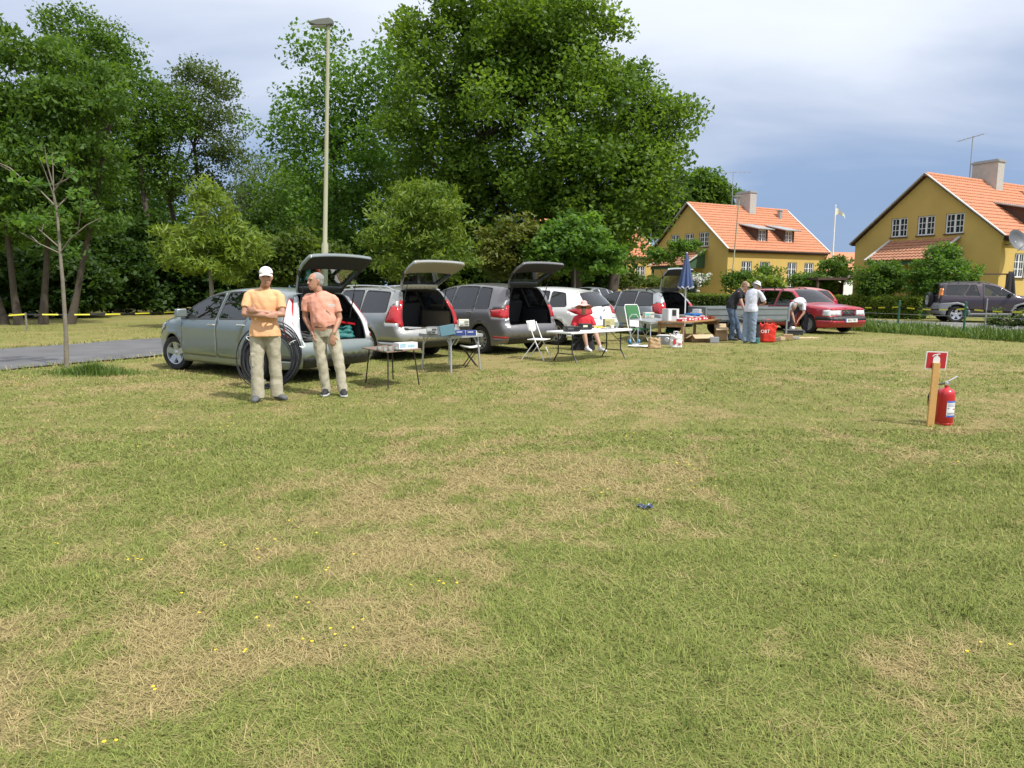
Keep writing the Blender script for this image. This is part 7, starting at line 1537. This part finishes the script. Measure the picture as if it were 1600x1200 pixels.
for k in range(8):
    x = -LL / 2 + .22 + k * .215; wr = rg.random() < .5; ob = empty('packet', on_t(x, -.24 + rg.uniform(-.03, .05)), rzw + rg.uniform(-.4, .4), ('white and red packet ' if k in (1, 4) else 'red and white packet ') + spots[k], 'packet', GOODS4)
    h_ = rg.uniform(.06, .11); b = MB(); b.box((0, 0, h_ / 2), (rg.uniform(.14, .2), .16, h_)); b.build('packet_box', WB2 if k in (1, 4) else RB, ob, bevel=.006); b = MB(); b.box((rg.uniform(-.02, .02), 0, h_ + .012), (.10, .12, .024), rz=.5); b.box((0, -.081, h_ * .5), (.08, .004, h_ * .5)); b.build('flap_print', RB if k in (1, 4) else WB2, ob)
b = boxm(.46, .30, .06); item('blue_folder', 'flat blue folder box on the wooden table', 'folder', b, pm('blue_card', (0.03, 0.16, 0.50), .4), (*on_t(.42, .08)[:2], ZW + .12), rzw + R(-6), GOODS4)
b = boxm(.50, .34, .118); item('grey_box', 'grey box beneath the blue folder', 'box', b, pm('grey_box_card', (0.22, 0.25, 0.24), .6), on_t(.40, .12), rzw, GOODS4)
b = boxm(.34, .30, .14); item('grey_box', 'grey-green box between tower and blue folder', 'box', b, pm('grey_green_card', (0.20, 0.25, 0.22), .6), on_t(-.15, .14), rzw + .1, GOODS4)
b = MB(); b.box((0, 0, .01), (.34, .2, .02)); 
for sx in (-1, 1): b.box((sx * .165, 0, .05), (.012, .2, .08)); b.box((0, sx * .095, .05), (.32, .012, .078))
item('wooden_tray', 'reddish wooden tray at the right end of the wooden table', 'tray', b, pm('mahogany', (0.22, 0.06, 0.025), .45, var=.15), on_t(LL / 2 - .28, -.2), rzw + .1, GOODS4)
b = boxm(.42, .34, .26); item('cardboard_box', 'closed cardboard box under the left end of the wooden table', 'box', b, pm('brown_card', (0.33, 0.20, 0.09), .8, var=.15), tuple(o_w.matrix_basis @ Vector((-LL / 2 + .38, .02, .0))), rzw, GRD)
# parasol
o = empty('parasol', (5.26, 21.5, 0), 0, 'closed navy blue parasol on a white pole', 'parasol'); b = MB(); b.tube([(0, 0, 0), (0, 0, 2.58)], .02, 8); b.build('pole', WM, o, smooth=40)
b = MB(); b.grid(lambda u, v: tuple(Vector((math.cos(u * 6.2832), math.sin(u * 6.2832), 0)) * ((.015 + .19 * v ** .85) * (1 + .22 * v * math.cos(u * 6.2832 * 8))) + Vector((0, 0, 2.56 - v * 1.05 + .03 * v * math.cos(u * 6.2832 * 8)))), 96, 12); b.build('canopy', pm('navy_stripe_cloth', (0.055, 0.085, 0.19), .8, var=.25, scale=3), o, smooth=60)
b = MB(); b.grid(lambda u, v: tuple(Vector((math.cos(u * 6.2832), math.sin(u * 6.2832), 0)) * ((.202 + .004) * (1 + .22 * math.cos(u * 6.2832 * 8))) + Vector((0, 0, 1.50 + v * .04 + .03 * math.cos(u * 6.2832 * 8)))), 96, 1); b.build('hem', pm('hem_white', (0.5, 0.52, 0.58), .8), o)
b = MB(); b.lathe([(.22, 0), (.22, .05), (.04, .09), (.03, .25)], n=16); b.build('foot', pm('concrete_foot', (0.35, 0.35, 0.34), .9), o, smooth=40)
# trailer
GALV = pm('galvanised_steel', (0.23, 0.26, 0.265), .5, .4, var=.16, scale=5); o = empty('trailer', (7.15, 22.4, 0), R(8), 'grey galvanised box trailer behind the two browsing men', 'trailer'); Lr, Wr, z0, z1 = 2.75, 1.35, .50, .93
b = MB(); b.box((0, 0, z0), (Lr, Wr, .04)); b.build('floor', GALV, o)
for sy in (-1, 1):
    sd = MB(); sd.box((0, sy * Wr / 2, (z0 + z1) / 2), (Lr, .03, z1 - z0)); so = sd.build('side_board', GALV, o, bevel=.004)
    for zz in (z0 + .06, (z0 + z1) / 2, z1 - .04): b = MB(); b.box((0, sy * (Wr / 2 + .022), zz), (Lr - .16, .018, .045)); b.build('rib', GALV, so)
    for xx in (-Lr / 2 + .03, Lr / 2 - .03): b = MB(); b.box((xx, sy * (Wr / 2 + .02), (z0 + z1) / 2), (.06, .02, z1 - z0 + .02)); b.build('corner_post', GALV, so)
for sx in (-1, 1): b = MB(); b.box((sx * Lr / 2, 0, (z0 + z1) / 2), (.03, Wr - .04, z1 - z0)); b.build('end_board', GALV, o)
b = MB(); b.box((0, 0, .40), (1.9, .08, .1)); b.box((-.35, 0, .33), (.09, Wr + .1, .09)); b.build('chassis', M_TRIM, o); b = MB(); b.tube([(-Lr / 2, -.5, .42), (-Lr / 2 - .75, 0, .42), (-Lr / 2 - 1.2, 0, .42)], .03, 8); b.tube([(-Lr / 2, .5, .42), (-Lr / 2 - .75, 0, .42)], .03, 8); b.build('drawbar', GALV, o, smooth=40)
for sy in (-1, 1):
    wheel(o, -.35, sy * (Wr / 2 + .12), .29, .16, 'steel', sy, 0, pm('steel_rim', (0.5, 0.5, 0.5), .4, .4)); b = MB(); b.tube([(-.35 + .36 * math.cos(t), sy * (Wr / 2 + .12), .30 + .36 * math.sin(t)) for t in np.linspace(.1, 3.04, 10)], .03, 6); b.build('mudguard', M_TRIM, o, smooth=50)
b = MB(); b.box((Lr / 2 - .10, -Wr / 2 - .03, .32), (.05, .04, .46)); b.build('prop_stand', GALV, o)
b = MB(); b.box((0, 0, .14), (.5, .36, .28)); item('cardboard_box', 'cardboard box standing in the trailer left of the man in black', 'box', b, KRAFTL, (6.45, 22.2, .525), R(10)); b = boxm(.6, .4, .30); item('white_crate', 'white carton standing in the left end of the trailer', 'box', b, WB2, (6.05, 22.35, .525), R(5))
# motor reel, teal pot, crate and bits by the stooping man
o = empty('cable_reel', tuple(G(1186, 528)), R(20), 'dark reel of cable leaning behind the red carrier bag', 'reel', GRD)
for yy in (-.07, .07): b = MB(); b.lathe([(.06, yy - .008), (.20, yy - .008), (.20, yy + .008), (.06, yy + .008)], c=(0, 0, .20), n=24, axis='Y', caps=False); b.build('flange', M_TRIM, o, smooth=30)
b = MB(); b.lathe([(.12, -.06), (.13, 0), (.12, .06)], c=(0, 0, .2), n=20, axis='Y'); b.build('winding', pm('grey_winding', (0.22, 0.22, 0.22), .6, var=.4, scale=50), o, smooth=40)
b = MB(); b.tube([(-.16, 0, .05), (-.18, 0, .62), (.18, 0, .62), (.16, 0, .05)], .012, 6); b.build('stand', ALU, o, smooth=40)
b = MB(); b.lathe([(.08, 0), (.11, .14), (.10, .15), (.075, .02)], n=18); item('pot', 'teal plastic pot left of the red carrier bag', 'pot', b, pm('teal_pot', (0.05, 0.20, 0.20), .5), tuple(G(1181, 536)), 0, GRD, 0, 40)
ct = G(1239, 524); o = empty('crate', tuple(ct), R(-8), 'black plastic crate of parts below the stooping man', 'crate', GRD); b = MB(); b.box((0, 0, .01), (.52, .34, .02))
for sx in (-1, 1): b.box((sx * .255, 0, .09), (.014, .34, .16)); b.box((0, sx * .165, .09), (.5, .014, .158))
b.build('tub', pm('crate_black', (0.03, 0.032, 0.037), .5), o, bevel=.004); b = MB(); b.box((0, 0, .175), (.56, .38, .022)); b.box((0, 0, .12), (.46, .28, .1)); b.build('contents', pm('mixed_parts', (0.16, 0.15, 0.14), .6, var=.6, scale=25), o)
b = MB(); b.box((0, 0, .006), (1.1, .5, .012)); item('cardboard_sheet', 'flattened cardboard sheet on the grass by the crate', 'cardboard', b, KRAFTL, tuple(G(1250, 528)), R(12), GRD, .001)
for px, py, w, d, h, m_, lab in ((1231, 531, .26, .2, .15, KRAFT, 'small brown carton in front of the black crate'), (1221, 532, .16, .14, .09, KRAFTL, 'smallest brown carton left of the black crate'), (1213, 533, .2, .16, .08, BRN, 'dark brown box right of the red carrier bag'), (1242, 530, .2, .15, .06, pm('grey_parts', (0.30, 0.30, 0.30), .5, var=.5, scale=30), 'grey parts tray before the black crate')):
    item('small_carton', lab, 'box', boxm(w, d, h), m_, (*tuple(G(px, py))[:2], .014), R(random.uniform(-20, 20)), GRD)
b = MB(); b.lathe([(.05, -.09), (.05, .09)], n=14, axis='X'); item('white_roll', 'white roll lying on top of the black crate', 'roll', b, WM, (ct.x - .03, ct.y, .235), R(40), GRD, .004, 40)
# things in the open boots
def in_car(info, x, y, z): v = info['root'].matrix_basis @ Vector((x, y, z)); return (v.x, v.y, v.z)
hd_ = R(143)
bag('teal_bag', 'teal bag lying in the grey-green car boot', 'bag', in_car(c_foc, -1.85, -.42, .665), .5, .3, .2, pm('teal_nylon', (0.02, 0.16, 0.15), .6, var=.2, bump=.5), 20, None, 'things in the open car boots', .012, .7)
b = MB(); b.tube([(-.25, 0, .03), (.05, 0, .06), (.25, .02, .05)], [.02, .03, .015], 8); item('red_tool', 'red tool lying on the teal bag in the boot', 'tool', b, FRED, in_car(c_foc, -1.80, -.52, .86), hd_ + R(20), 'things in the open car boots', 0, 40)
bag('dark_bag', 'dark bag lying at the left of the grey-green boot', 'bag', in_car(c_foc, -1.85, .35, .665), .5, .35, .14, pm('charcoal_nylon', (0.05, 0.052, 0.055), .7, bump=.5), 21, None, 'things in the open car boots', .012, .7)
b = boxm(.06, .26, .2); item('grey_box', 'light grey box standing in the champagne car boot', 'box', b, PANEL, in_car(c_v70, -1.6, .42, .665), R(137), 'things in the open car boots')
b = boxm(.5, .35, .02); item('flat_box', 'thin flat grey box on the champagne boot floor', 'box', b, PANEL, in_car(c_v70, -2.0, .3, .665), R(137), 'things in the open car boots')
b = boxm(.3, .3, .2); item('cardboard_box', 'cardboard box in the silver estate boot', 'box', b, KRAFT, in_car(c_mer, -1.9, .3, .625), R(124), 'things in the open car boots')

# weeds growing through the verge fence
for i, (a, o_, lab) in enumerate(((3.0, 2.0, 'pale tall weed growing before the off-road car door'), (3.5, 2.2, 'pale weed nearest the off-road car front wheel'))):
    x, y = vpt(a, o_); tree('verge_weed', lab, (x, y, 0), [(0, 0, .5, .32, .3, .42), (.25, 0, .35, .25, .25, .3)], 26, 26, .09, .012, .7, LF_BLUE, BARKL, 180 + i, cr=(.1, .2), cat='plant', group='weeds in the verge', shell=(.2, 1))

for x, y, w, d, h, m_, lab in ((-.55, .18, .22, .2, .16, KRAFT, 'brown carton behind the red packets beside the computer tower'), (.78, .16, .3, .26, .20, KRAFTL, 'pale brown carton at the far right of the wooden table'), (.80, .15, .26, .2, .09, PANEL, 'grey unit stacked on the pale brown carton'), (.06, .02, .2, .14, .10, CREAM, 'cream unit in the middle of the wooden table')):
    q = on_t(x, y); zz3 = ZW + (.2 if 'stacked' in lab else 0); item('carton', lab, 'box', boxm(w, d, h), m_, (q[0], q[1], zz3), rzw + random.uniform(-.2, .2), GOODS4)
